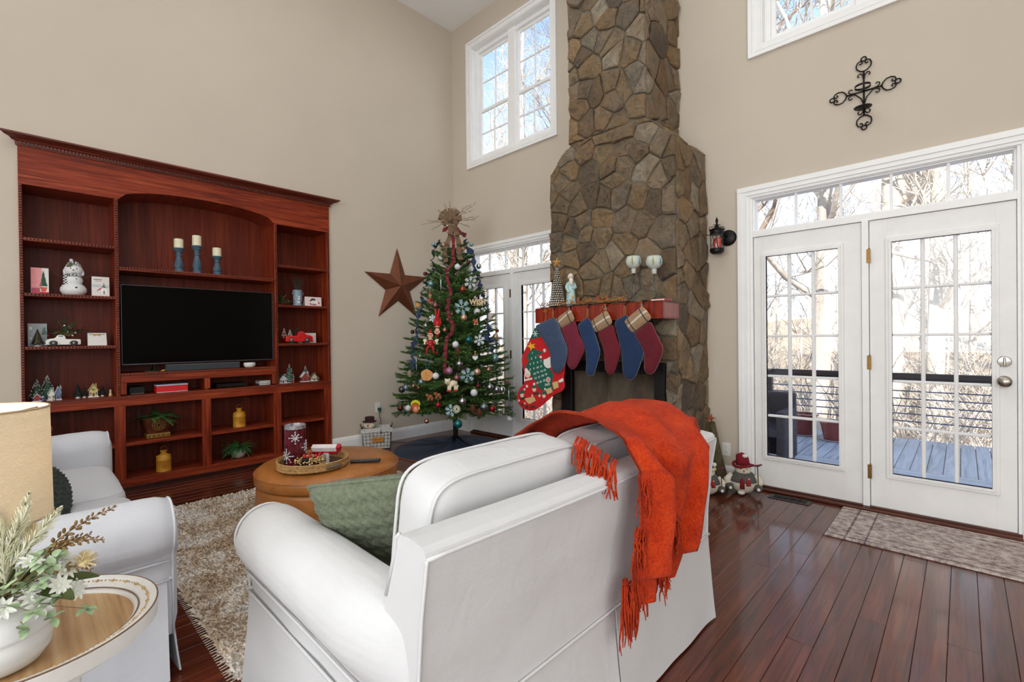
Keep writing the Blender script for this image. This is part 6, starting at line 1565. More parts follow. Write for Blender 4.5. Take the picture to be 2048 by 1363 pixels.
def ribbon(b, pts, w_, wav=.0, seed=0, thick=.0012):
    P = [Vector(p) for p in pts]; n = 12 * (len(P) - 1); V = []
    for i in range(n + 1):
        k = i / 12; i0 = min(int(k), len(P) - 2); f = k - i0; f = f * f * (3 - 2 * f); p = P[i0].lerp(P[i0 + 1], f)
        d = (P[i0 + 1] - P[i0]).normalized(); out = Vector((p.x - TX0, p.y - TY0, 0)); out = out.normalized() if out.length > 1e-4 else fv
        s = d.cross(out); s = s.normalized() if s.length > 1e-3 else rvw; tw = wav * sin(i * .55 + seed); s2 = (s * cos(tw) + out * sin(tw)).normalized(); p = p + out * (.012 * sin(i * .7 + seed))
        V += [p - s2 * w_ / 2, p + s2 * w_ / 2]
    b.add(V, [(2 * i, 2 * i + 1, 2 * i + 3, 2 * i + 2) for i in range(n)]); return b
for q in ([(.997,-.858,2.551),(1.039,-.893,2.421),(1.021,-.937,2.301),(1.024,-.975,2.215),(1.068,-.989,2.101)], [(1.029,-.826,2.541),(1.081,-.835,2.423),(1.108,-.836,2.302),(1.139,-.863,2.204),(1.165,-.857,2.131)]):
    build('tail', ribbon(MB(), q, .058, .35), BUR, t, smooth=AL, fix=False)
VEL = pm('burgundy_velvet', (118, 22, 36), .8, var=.15, scale=40, sheen=.8)
t = thing('velvet_ribbon', 'burgundy velvet ribbon winding down the middle of the tree', 'ribbon', (1.044,-.86,2.416))
build('strip', ribbon(MB(), [(1.041,-.86,2.425),(1.08,-.887,2.299),(1.095,-.913,2.169),(1.116,-.914,2.113),(1.089,-.995,2.01),(1.101,-1.005,1.955),(1.151,-1.003,1.819),(1.178,-1.014,1.73),(1.176,-1.058,1.658),(1.187,-1.047,1.659),(1.181,-1.071,1.582),(1.218,-1.066,1.509),(1.222,-1.091,1.471),(1.268,-1.06,1.432),(1.277,-1.083,1.323),(1.241,-1.122,1.28),(1.255,-1.141,1.237),(1.279,-1.174,1.131),(1.288,-1.19,1.036),(1.292,-1.198,.975),(1.317,-1.205,.902)], .038, .5), VEL, t, smooth=AL, fix=False)
build('edge_wire', MB().tube([(1.055,-.854,2.415),(1.09,-.881,2.298),(1.107,-.906,2.168)], .0015, 4), VEL, t)
t = thing('velvet_loop', 'burgundy velvet loops tucked under the burlap bow', 'ribbon', (.967,-.881,2.48))
for q in ([(.852,-.848,2.513),(.957,-.884,2.508),(.991,-.865,2.514)], [(1.039,-.811,2.506),(1.071,-.756,2.445),(1.015,-.649,2.452)]): build('loop', ribbon(MB(), q, .05, .3), VEL, t, smooth=AL, fix=False)
DEN = pm('denim_ribbon', (48, 66, 100), .9, var=.2, scale=30, bmp=.3, bscale=400, sheen=.2)
for lb, q in (('navy denim ribbon draped down the left side of the tree', [(.829,-.878,2.401),(.808,-.909,2.335),(.792,-.932,2.298),(.775,-.955,2.168),(.785,-.941,2.057),(.738,-1.011,1.918),(.729,-1.027,1.853),(.709,-1.058,1.788),(.713,-1.052,1.715),(.819,-1.124,1.644),(.823,-1.154,1.58),(.776,-1.15,1.514),(.678,-1.11,1.461),(.838,-1.223,1.33),(.904,-1.256,1.273),(.818,-1.264,1.212),(.885,-1.298,1.13),(.927,-1.328,1.033),(.909,-1.329,.994)]), ('navy denim ribbon draped down the right side of the tree', [(1.009,-.656,2.396),(1.1,-.711,2.292),(1.077,-.583,2.219),(1.157,-.668,2.062),(1.131,-.572,2),(1.219,-.641,1.867),(1.177,-.554,1.775),(1.151,-.51,1.781),(1.164,-.497,1.618),(1.348,-.617,1.394),(1.396,-.673,1.315),(1.414,-.725,1.277),(1.415,-.647,1.238),(1.426,-.642,1.16)])):
    t = thing('denim_ribbon', lb, 'ribbon', q[0], 'denim ribbons on the tree'); build('strip', ribbon(MB(), q, .072, .55, 1), DEN, t, smooth=AL, fix=False); build('tail_end', ribbon(MB(), [q[-1], tuple(Vector(q[-1]) + Vector((.01, -.01, -.06)))], .07, .2), DEN, t, smooth=AL, fix=False)
t = thing('twig_spray', 'fan of brown glitter twigs rising behind the bow at the tree top', 'twigs', tuple(BC)); GB = pm('bronze_twig', (112, 86, 62), .6, .2, .3, 80)
for q in [(.738,-1.012,2.575),(.773,-.958,2.606),(.793,-.929,2.529),(.865,-.831,2.792),(.899,-.787,2.803),(.95,-.758,2.752),(1.031,-.632,2.787),(1.075,-.585,2.797),(1.049,-.612,2.732),(1.094,-.566,2.662),(1.087,-.573,2.629),(1.029,-.634,2.555),(.831,-.875,2.716)]:
    b = MB(); pts = curve(BC - Vector((0, 0, .04)), q, .02, 6); b.tube(pts, [.0022, .002, .0018, .0016, .0014, .0012, .0008], 4)
    for i in range(2, 7):
        for k in range(3):
            d = (pts[6] - pts[0]).normalized() + Vector((R.uniform(-.7, .7), R.uniform(-.7, .7), R.uniform(-.4, .7))); e_ = pts[i] + d * R.uniform(.02, .045); b.tube([pts[i], e_], [.0012, .0008], 3, caps=False); b.ball(tuple(e_), .0028, 5, 4)
    build('twig', b, GB, t)
# ---------------------------------------------------------------- ornaments
def gl(name, c, rough=.3, metal=.6, **k): return pm('bauble_' + name, c, rough, metal, k.pop('var', .08), k.pop('scale', 40), **k)
OM = dict(aqua=gl('aqua', (128, 172, 178), .3), lightblue=gl('light_blue', (132, 156, 172), .3), teal=gl('teal', (40, 118, 122), .22), champagne=gl('champagne', (222, 176, 150), .35), white=gl('white_glitter', (222, 222, 226), .6, .1, bmp=.5, bscale=500), plain=gl('matt_white', (216, 214, 208), .4, .1),
          burgundy=gl('burgundy', (104, 30, 38), .25), copper=gl('copper', (150, 74, 58), .2), mauve=gl('mauve', (150, 96, 100), .25), silver=gl('silver', (176, 176, 180), .22, .9), red=gl('red', (150, 36, 38), .3), brown=gl('brown', (92, 46, 40), .25), darkgrey=gl('dark_grey', (92, 92, 90), .25, .7), bluegrey=gl('blue_grey', (140, 152, 166), .25, .7), pink=gl('pink', (190, 110, 112), .35),
          pattern=gl('copper_pattern', (176, 130, 112), .2, .8, var=.7, scale=90), rosegl=gl('rose_glitter', (206, 148, 128), .5, .3, bmp=.6, bscale=400), multi=gl('party', (170, 120, 150), .35, .3, var=.8, scale=110), clear=gl('mercury', (196, 200, 200), .12, .9, var=.35, scale=60))
CAP = pm('ornament_cap', (190, 180, 160), .3, .9)
def ball_orn(loc, r, mat, label, onion=False, nm='bauble'):
    x, y, z = loc; t = thing(nm, label, 'ornament', loc, 'baubles on the Christmas tree')
    if onion: b = MB().lathe([(0, -r * 1.25), (r * .12, -r * 1.05), (r * .5, -r * .68), (r * .95, -r * .2), (r, .05 * r), (r * .85, .4 * r), (r * .45, .7 * r), (r * .18, .95 * r), (0, r)], loc, 20)
    else: b = MB().ball(loc, r, 22, 14)
    build('globe', b, OM[mat], t, smooth=AL)
    build('cap', MB().lathe([(r * .22, 0), (r * .22, r * .16), (0, r * .18)], (x, y, z + r * .93), 10), CAP, t, smooth=40)
    build('hook', MB().tube([(x, y, z + r * 1.08), (x + .004, y, z + r * 1.08 + .012), (x, y, z + r * 1.08 + .022)], .001, 4), CAP, t)
for (loc, r), mat, lb in (
    (((.784,-.942,2.344),.0231), 'aqua', 'aqua bauble at the upper left beside the denim ribbon'),
    (((.954,-.924,2.323),.029), 'champagne', 'champagne bauble just left of the bow tail near the tree top'),
    (((1.059,-.602,2.35),.0233), 'aqua', 'aqua bauble at the upper right edge of the tree'),
    (((1.102,-.773,2.27),.0254), 'rosegl', 'rose glitter bauble touching the right bow tail'),
    (((.96,-.968,2.171),.0324), 'plain', 'plain white bauble half behind the left bow tail'),
    (((1.144,-.726,2.121),.0254), 'burgundy', 'small burgundy bauble right of the bow tails'),
    (((1.134,-.88,2.056),.0338), 'white', 'white glitter bauble below the end of the right bow tail'),
    (((.732,-1.022,2.008),.0239), 'burgundy', 'small burgundy bauble at the left edge above the aqua one'),
    (((.887,-1.057,1.878),.0341), 'aqua', 'shiny aqua bauble left of the icicle on the upper left'),
    (((1.218,-.88,1.801),.0352), 'copper', 'copper red bauble left of the upper white snowflake'),
    (((1.036,-1.113,1.629),.0332), 'mauve', 'mauve bauble beside the small red doll at the left'),
    (((1.15,-.511,1.784),.0262), 'champagne', 'champagne bauble half hidden at the right by the door glass'),
    (((1.115,-.544,2.098),.0308), 'clear', 'pale mirrored bauble at the right edge above the denim knot'),
    (((.965,-.873,2.472),.0182), 'rosegl', 'tiny rose bauble directly under the bow'),
    (((.97,-1.194,1.408),.0277), 'silver', 'silver bauble left of the upside-down doll'),
    (((.655,-1.152,1.347),.0233), 'brown', 'brown-red bauble hanging off the left edge at mid height'),
    (((1.198,-1.115,1.357),.0261), 'pattern', 'copper patterned bauble right of the upside-down doll'),
    (((1.312,-1.065,1.204),.035), 'white', 'white glitter bauble right of the velvet ribbon at mid height'),
    (((1.183,-1.211,1.118),.014), 'red', 'tiny red bauble under the sitting doll'),
    (((.995,-1.286,1.087),.0316), 'clear', 'clear silver bauble below left of the sitting doll'),
    (((1.216,-1.032,1.527),.0121), 'pink', 'tiny pink bauble on the velvet ribbon'),
    (((1.313,-.76,1.556),.0367), 'white', 'white glitter bauble right below the WISH sign'),
    (((1.295,-.933,1.49),.0352), 'champagne', 'champagne bauble directly below the blue snowflake'),
    (((1.335,-.654,1.437),.0234), 'burgundy', 'burgundy bauble on the right side above the denim ribbon'),
    (((1.37,-.933,1.253),.0374), 'teal', 'shiny teal bauble in the middle of the right half'),
    (((1.273,-.442,1.28),.0358), 'champagne', 'champagne bauble at the right edge beside the denim ribbon'),
    (((1.265,-.405,1.351),.0217), 'copper', 'small copper bauble above the champagne one at the right edge'),
    (((1.272,-.4,1.184),.0258), 'silver', 'mirrored silver bauble at the right edge against the door'),
    (((1.23,-1.264,.882),.0352), 'white', 'white glitter bauble touching the wood slice'),
    (((1.329,-1.167,.935),.0375), 'multi', 'multicoloured patterned bauble at the end of the velvet ribbon'),
    (((1.395,-1.123,.861),.0328), 'mauve', 'mauve bauble right below the multicoloured one'),
    (((1.314,-1.235,.794),.0225), 'red', 'small red bauble left of the white bear'),
    (((1.091,-1.345,.821),.0309), 'lightblue', 'light blue bauble below the wood slice'),
    (((.872,-1.389,.75),.0281), 'lightblue', 'light blue bauble at the lower left edge in front of a dark one'),
    (((.705,-1.333,.713),.0375), 'darkgrey', 'dark grey bauble at the lower left edge behind a blue one'),
    (((1.319,-1.305,.597),.0312), 'red', 'red bauble hanging low left of centre under the brown reindeer'),
    (((.994,-1.445,.548),.0331), 'plain', 'white bauble left of the bright photo-frame ornament'),
    (((.845,-1.443,.534),.0327), 'brown', 'dark brown-red bauble lowest at the left edge'),
    (((1.202,-1.365,.427),.0258), 'pattern', 'copper patterned bauble at the bottom left'),
    (((1,-1.379,.772),.0231), 'pattern', 'copper patterned bauble right of the pair at the left edge'),
    (((1.074,-1.369,.759),.0194), 'copper', 'small copper bauble beside the patterned one at lower left'),
    (((1.474,-1.177,.405),.0444), 'teal', 'large teal bauble at the very bottom over the trunk'),
    (((1.445,-.622,1.049),.0406), 'aqua', 'pale aqua bauble at the right edge next to the door hinge'),
    (((1.481,-.917,.914),.036), 'champagne', 'champagne bauble right of the lower blue snowflake'),
    (((1.498,-.768,.929),.0296), 'pattern', 'copper patterned bauble at the lower right'),
    (((1.518,-.94,.769),.0247), 'burgundy', 'small burgundy bauble above a white glitter one at lower right'),
    (((1.519,-.997,.706),.0374), 'white', 'white glitter bauble at the lower right under a burgundy one'),
    (((1.558,-.708,.718),.0353), 'silver', 'silver bauble in the middle of the row of three at the right'),
    (((1.549,-.624,.708),.0372), 'clear', 'pale silver bauble at the right end of the row of three'),
    (((1.48,-1.122,.628),.0376), 'clear', 'silver patterned bauble above the round medallion'),
    (((1.603,-.819,.529),.0345), 'red', 'red bauble right of the blue-grey onion ornament'),
    (((1.498,-.448,.366),.0369), 'white', 'white glitter bauble lowest at the right edge in front of the door'),
    (((1.457,-.448,.783),.0222), 'pink', 'small pink bauble at the right edge above the icicle')): ball_orn(loc, r, OM and mat, lb)
for (loc, r), mat, lb in ((((1.38,-1.072,1.003),.0398), 'silver', 'silver onion-shaped bauble in the middle of the tree'), (((1.549,-.801,.751),.0404), 'silver', 'silver onion-shaped bauble left in the row of three at the right'), (((1.587,-.924,.56),.0395), 'bluegrey', 'blue-grey onion-shaped bauble at the bottom right')): ball_orn(loc, r, mat, lb, True)
def snowflake(loc, r, lb, mat):
    t = thing('snowflake_ornament', lb, 'ornament', loc, 'snowflakes on the Christmas tree'); c = Vector(loc); up = Vector((0, 0, 1)); b = MB(); rot = R.uniform(-.2, .2)
    for k in range(6):
        a = k * PI / 3 + PI / 2 + rot; d = rvw * cos(a) + up * sin(a); arm = MB().tube([c, c + d * r], [.0042, .0028], 5)
        for f in (.35, .5, .65, .8):
            for s in (-1, 1): e_ = rvw * cos(a + s * .85) + up * sin(a + s * .85); arm.tube([c + d * r * f, c + d * r * f + e_ * r * (.36 - .22 * abs(f - .5))], [.0032, .002], 4)
        build('arm', arm, mat, t)
    build('hub', MB().lathe([(.012, -.002), (.012, .002), (0, .003)], loc, 6), mat, t)
SFW = pm('snowflake_white', (226, 230, 234), .5, .1, .06, 80); SFB = pm('snowflake_blue', (176, 206, 216), .4, .2, .1, 80)
for (loc, r), lb, m_ in ((((1.236,-.782,1.881),.0694), 'white snowflake at the upper right of the tree', SFW), (((1.285,-.947,1.6),.0849), 'pale blue snowflake left of the WISH sign', SFB), (((1.033,-1.147,1.487),.0415), 'white snowflake half behind the upside-down doll', SFW), (((1.472,-1.043,.885),.0761), 'pale blue snowflake at the middle right of the tree', SFB), (((1.444,-1.236,.545),.0635), 'pale blue snowflake at the bottom behind the medallion', SFB), (((1.402,-.809,1.246),.06), 'white snowflake beside the denim ribbon at the right', SFW)): snowflake(loc, r, lb, m_)
def icicle(loc, L, lb):
    t = thing('icicle_ornament', lb, 'ornament', loc, 'glass icicles on the Christmas tree'); x, y, z = loc
    build('spike', MB().lathe([(0, -L), (.004, -L * .6), (.0085, -L * .15), (.006, 0), (.003, .008), (0, .01)], loc, 10), pm('icicle_glass', (196, 216, 220), .15, .3), t, smooth=AL); build('hook', MB().tube([(x, y, z + .008), (x + .003, y, z + .02), (x, y, z + .03)], .001, 4), CAP, t)
for l_, L, lb in (((1.02,-1.023,1.935), .15, 'pale blue icicle left of the velvet ribbon'), ((.943,-1.303,1.049), .13, 'pale icicle below the denim ribbon at the left'), ((1.542,-.51,.683), .12, 'pale icicle at the right edge near the bottom'), ((1.459,-.536,.911), .08, 'short icicle at the right side')): icicle(l_, L, lb)
# small figures and signs
def orn_frame(loc): 
    c = Vector(loc); return lambda u, v, d=0: tuple(c + rvw * u + Vector((0, 0, 1)) * v + fv * d)
WOOD_O = pm('pale_plywood', (214, 186, 142), .7, var=.12, scale=30)
W0 = (1.312,-.747,1.661); G = orn_frame(W0)
t = thing('wish_sign', 'pale wooden WISH lettering ornament with a star on the right of the tree', 'ornament', W0)
b = text_mb('WISH', .062, lambda u, v, d: G(u * 1.15, v * 1.25, d), .003, .003); build('letters', b, WOOD_O, t, fix=False)
b = MB(); pts = [((.016 if i % 2 == 0 else .007) * sin(i * PI / 5) - .028, .058 + (.016 if i % 2 == 0 else .007) * cos(i * PI / 5)) for i in range(10)]; b.prism(pts, lambda q, k: G(q[0], q[1], .004 * k)); build('star', b, WOOD_O, t)
build('wire', MB().tube([G(-.05, .03), G(-.03, .065), G(.0, .085), G(.04, .07), G(.06, .03)], .0014, 5), CAP, t)
build('bar', MB().cham(-.06, -.002, -.036, .06, .002, -.031, .001).xf(Matrix.Translation(Vector(W0)) @ Matrix.Rotation(.766, 4, 'Z')), WOOD_O, t)
def slice_(loc, r, lb):
    t = thing('wood_slice', lb, 'ornament', loc, 'wood slices on the Christmas tree'); G = orn_frame(loc); pts = [(r * (1 + .06 * sin(3 * a + 1)) * cos(a), r * .95 * (1 + .05 * sin(5 * a)) * sin(a)) for a in [2 * PI * i / 26 for i in range(26)]]
    build('disc', MB().prism(pts, lambda q, k: G(q[0], q[1], .008 * k)), pm('slice_wood', (206, 146, 84), .7, var=.12, scale=40), t); build('bark_rim', MB().tube([G(p[0], p[1], .004) for p in pts], .004, 5, closed=True), pm('slice_bark', (96, 60, 36), .9, var=.3), t)
    if r > .04:
        for nm, q, rr_ in (('eye', (-.008, .022), .004), ): build(nm, MB().ball(G(*q, .008), rr_, 8, 6), BLACK, t)
        build('script', MB().tube([G(-.02, -.004, .009), G(-.01, .004, .009), G(0, -.004, .009), G(.012, .005, .009), G(.026, .0, .009)], .0014, 4), pm('script_red', (176, 70, 50), .7), t)
        build('crack', MB().tube([G(-.01, -r * .95, .008), G(-.004, -r * .4, .009)], .0016, 4), BLACK, t)
        for dx in (-.012, .03): build('cord', MB().tube([G(dx * .3, r, .004), G(dx, r + .05, .0), G(dx * 1.4, r + .11, -.02)], .0022, 5), pm('teal_cord', (44, 110, 130), .8), t)
slice_((1.165,-1.328,.892), .062, 'large round wood slice ornament at the lower left'); slice_((.69,-1.092,1.656), .03, 'small wood slice at the left edge by the denim ribbon')
RDF = pm('red_felt', (186, 20, 22), .85, var=.1, scale=60, sheen=.3); SKN = pm('doll_face', (226, 178, 146), .6, var=.03); CRM = pm('cream_felt', (232, 222, 196), .85)
def doll(loc, lb, flip=False, s=1.0, sit=True):
    t = thing('felt_doll', lb, 'doll', loc, 'red felt dolls on the Christmas tree'); G0 = orn_frame(loc); q = -1 if flip else 1; G = lambda u, v, d=0: G0(u * s, v * s * q, d * s)
    build('torso', MB().tube([G(0, -.01, .015), G(0, .03, .018), G(0, .055, .018)], [.024 * s, .021 * s, .012 * s], 10), RDF, t, smooth=AL)
    for k in (-1, 1):
        build('leg', MB().tube([G(k * .01, -.005, .02), G(k * .028, -.025, .04), G(k * .034, -.075, .045)] if sit else [G(k * .008, -.005, .018), G(k * .010, -.06, .016), G(k * .018, -.12, .012)], [.011 * s, .010 * s, .007 * s], 8), RDF, t, smooth=AL)
        build('arm', MB().tube([G(k * .018, .045, .018), G(k * .04, .03, .022), G(k * .045, .0, .024)] if sit else [G(k * .018, .045, .018), G(k * .032, .01, .02), G(k * .025, -.03, .02)], [.008 * s, .007 * s, .006 * s], 8), RDF if not sit else RDF, t, smooth=AL)
    build('collar', MB().lathe([(.012 * s, 0), (.026 * s, .004), (.012 * s, .012 * s)], G(0, .052, .018), 10), CRM, t)
    h = build('head', MB().ball(G(0, .082, .02), .024 * s, 16, 12, sq=(.95, .95, 1.1)), SKN, t, smooth=AL)
    for k in (-1, 1): build('eye', MB().ball(G(k * .008, .085, .043), .0026 * s, 6, 5), BLACK, h)
    hp = build('hood', MB().tube([G(0, .088, .014), G(0, .105, .014), G(0, .13, .012), G(.004, .155, .008)], [.027 * s, .023 * s, .012 * s, .002], 12), RDF, t, smooth=AL)
    build('hood_trim', MB().tube([G(.024 * cos(a), .086 + .024 * sin(a), .036) for a in [PI * i / 12 for i in range(13)]], .0045 * s, 6), CRM, hp, smooth=AL)
    for d_ in (.01, .035): build('button', MB().ball(G(0, d_, .04), .004 * s, 6, 5), CRM, t)
    return t, G
t, G = doll((1.12,-1.239,1.196), 'red felt doll with cream wings sitting on the left side of the tree', s=1.12)
for k in (-1, 1): b = MB(); b.prism([(k * .02, .03), (k * .05, .062), (k * .075, .055), (k * .062, .028), (k * .07, .01), (k * .035, .012)], lambda q, kk: G(q[0], q[1], .004 - .004 * kk)); build('wing', b, CRM, t)
doll((1.128,-1.155,1.445), 'red felt doll hanging upside down left of the velvet ribbon', True, 1.15, False)
doll((.978,-1.134,1.676), 'small red and white felt doll at the left above the silver bauble', False, .62)
def bear(loc, s, lb, fur, boots, nm='bear_ornament'):
    t = thing(nm, lb, 'ornament', loc, 'animal ornaments on the Christmas tree'); G0 = orn_frame(loc); G = lambda u, v, d=0: G0(u * s, v * s, d * s)
    build('body', MB().tube([G(-.03, .012, .01), G(0, .018, .01), G(.03, .012, .0)], [.022 * s, .027 * s, .024 * s], 12), fur, t, smooth=AL)
    for u, d in ((-.03, .02), (-.015, .03), (.022, .012), (.036, .004)):
        l_ = build('leg', MB().tube([G(u, .005, d), G(u - .004, -.022, d + .004), G(u - .004, -.036, d + .006)], [.012 * s, .010 * s, .009 * s], 8), fur, t, smooth=AL); build('boot', MB().ball(G(u - .006, -.04, d + .009), .011 * s, 8, 6, sq=(1.2, 1.2, .8)), boots, l_, smooth=AL)
    h = build('head', MB().ball(G(-.04, .034, .03), .024 * s, 14, 10), fur, t, smooth=AL)
    for k in (-1, 1): build('ear', MB().ball(G(-.04 + k * .017, .054, .028), .008 * s, 8, 6), fur, h, smooth=AL); build('eye', MB().ball(G(-.04 + k * .008, .038, .053), .0024 * s, 6, 5), BLACK, h)
    build('muzzle', MB().ball(G(-.04, .028, .05), .010 * s, 8, 6), fur, h, smooth=AL); build('nose', MB().ball(G(-.04, .03, .06), .004 * s, 6, 5), BLACK, h)
bear((1.411,-1.185,.788), 1.25, 'white bear ornament with red boots at the lower middle of the tree', pm('cream_fur', (232, 218, 186), .9, var=.1), RDF)
bear((1.317,-1.299,.685), .7, 'small brown reindeer ornament above the low red bauble', pm('tan_fur', (150, 92, 52), .8, var=.2), pm('dark_boot', (90, 50, 30), .7), 'reindeer_ornament')
bear((1.25,-1.349,.668), .7, 'small brown reindeer ornament left of the other reindeer', pm('tan_fur', (150, 92, 52), .8, var=.2), pm('dark_boot', (90, 50, 30), .7), 'reindeer_ornament')
bear((1.364,-.819,1.436), .55, 'tiny orange and cream bear ornament below the white glitter bauble', pm('ginger_fur', (196, 110, 60), .8, var=.2), CRM)
def cone_orn(loc, s, lb, snowy=False):
    t = thing('pine_cone', lb, 'ornament', loc, 'pine cones on the Christmas tree'); c = Vector(loc); b = MB(); m_ = pm('pine_cone_snow' if snowy else 'pine_cone', (176, 160, 136) if snowy else (104, 56, 36), .8, var=.3, scale=80)
    build('core', MB().lathe([(0, -.04 * s), (.014 * s, -.02 * s), (.016 * s, .01 * s), (.006 * s, .036 * s), (0, .04 * s)], loc, 10), m_, t, smooth=AL)
    for i in range(54):
        f = i / 54; a = i * 2.4; r_ = (.026 * sin(PI * (f * .85 + .1)) + .004) * s; p = c + Vector((0, 0, (.035 - .075 * f) * s)); d = Vector((cos(a), sin(a), -.25)); tip = p + d * r_; w_ = Vector((-sin(a), cos(a), 0)) * .006 * s; b.add([p, tip - w_ * .9, tip + Vector((0, 0, -.005 * s)), tip + w_ * .9, tip + Vector((0, 0, .003 * s))], [(0, 1, 4), (0, 4, 3), (1, 2, 4), (4, 2, 3), (0, 2, 1), (0, 3, 2)])
    build('scales', b, m_, t, fix=False)
cone_orn((1.358,-1.072,1.135), 1.1, 'brown pine cone below the white glitter bauble in the middle'); cone_orn((1.564,-1.053,.555), 1.1, 'brown pine cone at the lower right, upper of two'); cone_orn((1.593,-.994,.511), 1.1, 'brown pine cone at the lower right, lower of two'); cone_orn((.881,-1.345,.9), .95, 'whitened pine cone at the left edge above the blue baubles', True)
L0 = (1.138,-1.452,.563); G = orn_frame(L0); t = thing('photo_frame_ornament', 'bright orange and lime turkey-shaped photo frame ornament at the lower left', 'ornament', L0)
pts = [(.034 * cos(a) * (1 + .12 * abs(sin(a * 2.5))), .044 * sin(a)) for a in [2 * PI * i / 24 for i in range(24)]]
fr_ = build('frame', MB().prism(pts, lambda q, k: G(q[0], q[1], .008 * k)), pm('orange_foam', (206, 84, 20), .6, var=.2, scale=50), t)
build('photo', MB().prism([(.017 * cos(a), .022 * sin(a) - .006) for a in [2 * PI * i / 18 for i in range(18)]], lambda q, k: G(q[0], q[1], .008 + .001 * k)), pm('photo_print', (206, 160, 140), .4, var=.25, scale=60), fr_)
for k in range(7): a = PI * (.12 + .76 * k / 6); build('feather', MB().ball(G(.042 * cos(a), .03 + .036 * sin(a), .003), .0135, 10, 7, sq=(.8, .8, 1.5)), [pm('lime_foam', (196, 206, 40), .6), pm('yellow_foam', (230, 180, 40), .6), pm('red_foam', (196, 40, 24), .6)][[0, 1, 0, 0, 0, 1, 0][k]], t, smooth=AL)
for k in (-1, 1): build('side_feather', MB().ball(G(k * .036, .0, .006), .012, 10, 7, sq=(.8, .8, 1.6)), pm('red_foam', (196, 40, 24), .6) if k < 0 else pm('yellow_foam', (230, 180, 40), .6), t, smooth=AL)
L0 = (1.5,-1.213,.563); G = orn_frame(L0); t = thing('medallion_ornament', 'round medallion ornament with a green tree inside a beaded rim', 'ornament', L0)
circ_ = lambda r: [(r * cos(a), r * sin(a)) for a in [2 * PI * i / 26 for i in range(26)]]
build('disc', MB().prism(circ_(.036), lambda q, k: G(q[0], q[1], .006 * k)), pm('medal_cream', (214, 212, 180), .5), t); build('rim', MB().tube([G(p[0], p[1], .005) for p in circ_(.036)], .0035, 6, closed=True), CAP, t, smooth=AL); build('ring', MB().tube([G(p[0], p[1], .0065) for p in circ_(.027)], .0025, 5, closed=True), pm('medal_dark', (56, 60, 46), .5), t); build('tree_emblem', MB().prism([(-.014, -.012), (.014, -.012), (0, .018)], lambda q, k: G(q[0], q[1], .006 + .0015 * k)), pm('medal_green', (72, 104, 60), .6), t)
L0 = (1.462,-.924,1.071); G = orn_frame(L0); t = thing('heart_ornament', 'white heart ornament with a little copper figure on top at the right', 'ornament', L0)
hp_ = [(.02 * 1.0 * 16 * sin(a) ** 3 / 11, .02 * (13 * cos(a) - 5 * cos(2 * a) - 2 * cos(3 * a) - cos(4 * a)) / 11) for a in [2 * PI * i / 30 for i in range(30)]]
build('heart', MB().prism(hp_, lambda q, k: G(q[0], q[1] - .01, .010 * k)), pm('frosted_white', (222, 226, 226), .5), t); build('figure', MB().tube([G(0, .012, .006), G(0, .03, .006), G(0, .045, .006)], [.012, .010, .006], 8), pm('copper_figure', (186, 120, 80), .4, .3), t, smooth=AL); build('figure_head', MB().ball(G(0, .054, .006), .008, 8, 6), SKN, t, smooth=AL)
L0 = (1.275,-.529,1.52); G = orn_frame(L0); t = thing('bell_ornament', 'cream and dark bell-shaped ornament at the right edge by the door', 'ornament', L0)
build('bell', MB().lathe([(.034, -.04), (.036, -.036), (.028, -.01), (.022, .02), (.012, .034), (0, .038)], L0, 18), pm('bell_cream', (206, 190, 170), .5, var=.35, scale=50), t, smooth=AL); build('clapper', MB().ball(tuple(Vector(L0) + Vector((0, 0, -.042))), .008, 8, 6), BLACK, t, smooth=AL); build('loop', MB().tube([G(0, .036), G(-.012, .06), G(-.03, .075)], .0015, 4), CAP, t)

# ---------------------------------------------------------------- stockings on the mantel
def cloth_m(name, c, ramp_=.18, bs=420):
    return pm(name, c, .9, var=ramp_, scale=60, bmp=.25, bscale=bs, sheen=.4)
STB = [cloth_m('denim_stocking', (54, 70, 98)), cloth_m('navy_stocking', (16, 42, 78)), cloth_m('blue_stocking', (20, 48, 88))]
STR = [cloth_m('raspberry_stocking', (108, 20, 44)), cloth_m('crimson_stocking', (102, 6, 28)), cloth_m('wine_stocking', (92, 4, 24))]
# woven plaid cuff
m, n, bs = newmat('plaid_cuff'); PLAID = m
tc = N(n, 'ShaderNodeTexCoord'); uvv = N(n, 'ShaderNodeUVMap')
sp = N(n, 'ShaderNodeSeparateXYZ'); n.links.new(uvv.outputs[0], sp.inputs[0])
def lines(o_, period, w_, ph):
    a_ = mathn('FRACT', mathn('ADD', mathn('MULTIPLY', o_, period), ph), 0); return mathn('LESS_THAN', mathn('ABSOLUTE', mathn('SUBTRACT', a_, .5), 0), w_)
base_ = noisetex(n, coords(n, 200), 1, 3); cb = ramp(n, base_, [(.3, rgb(128, 100, 74)), (.7, rgb(176, 146, 112))])
def over(c0, mask, col):
    q = N(n, 'ShaderNodeMix', data_type='RGBA'); q.inputs[7].default_value = col; n.links.new(mask, q.inputs[0]); n.links.new(c0, q.inputs[6]); return q.outputs[2]
for k in (-.045, 0, .045): cb = over(cb, lines(sp.outputs['Y'], 1.0, .012, .02 + k), rgb(226, 220, 206))
for k in (-.03, -.01, .01, .03): cb = over(cb, lines(sp.outputs['X'], 1.7, .009, .18 + k), rgb(46, 44, 60))
n.links.new(cb, bs.inputs['Base Color']); bs.inputs['Roughness'].default_value = .95; bump(n, bs, base_, .4, .002)
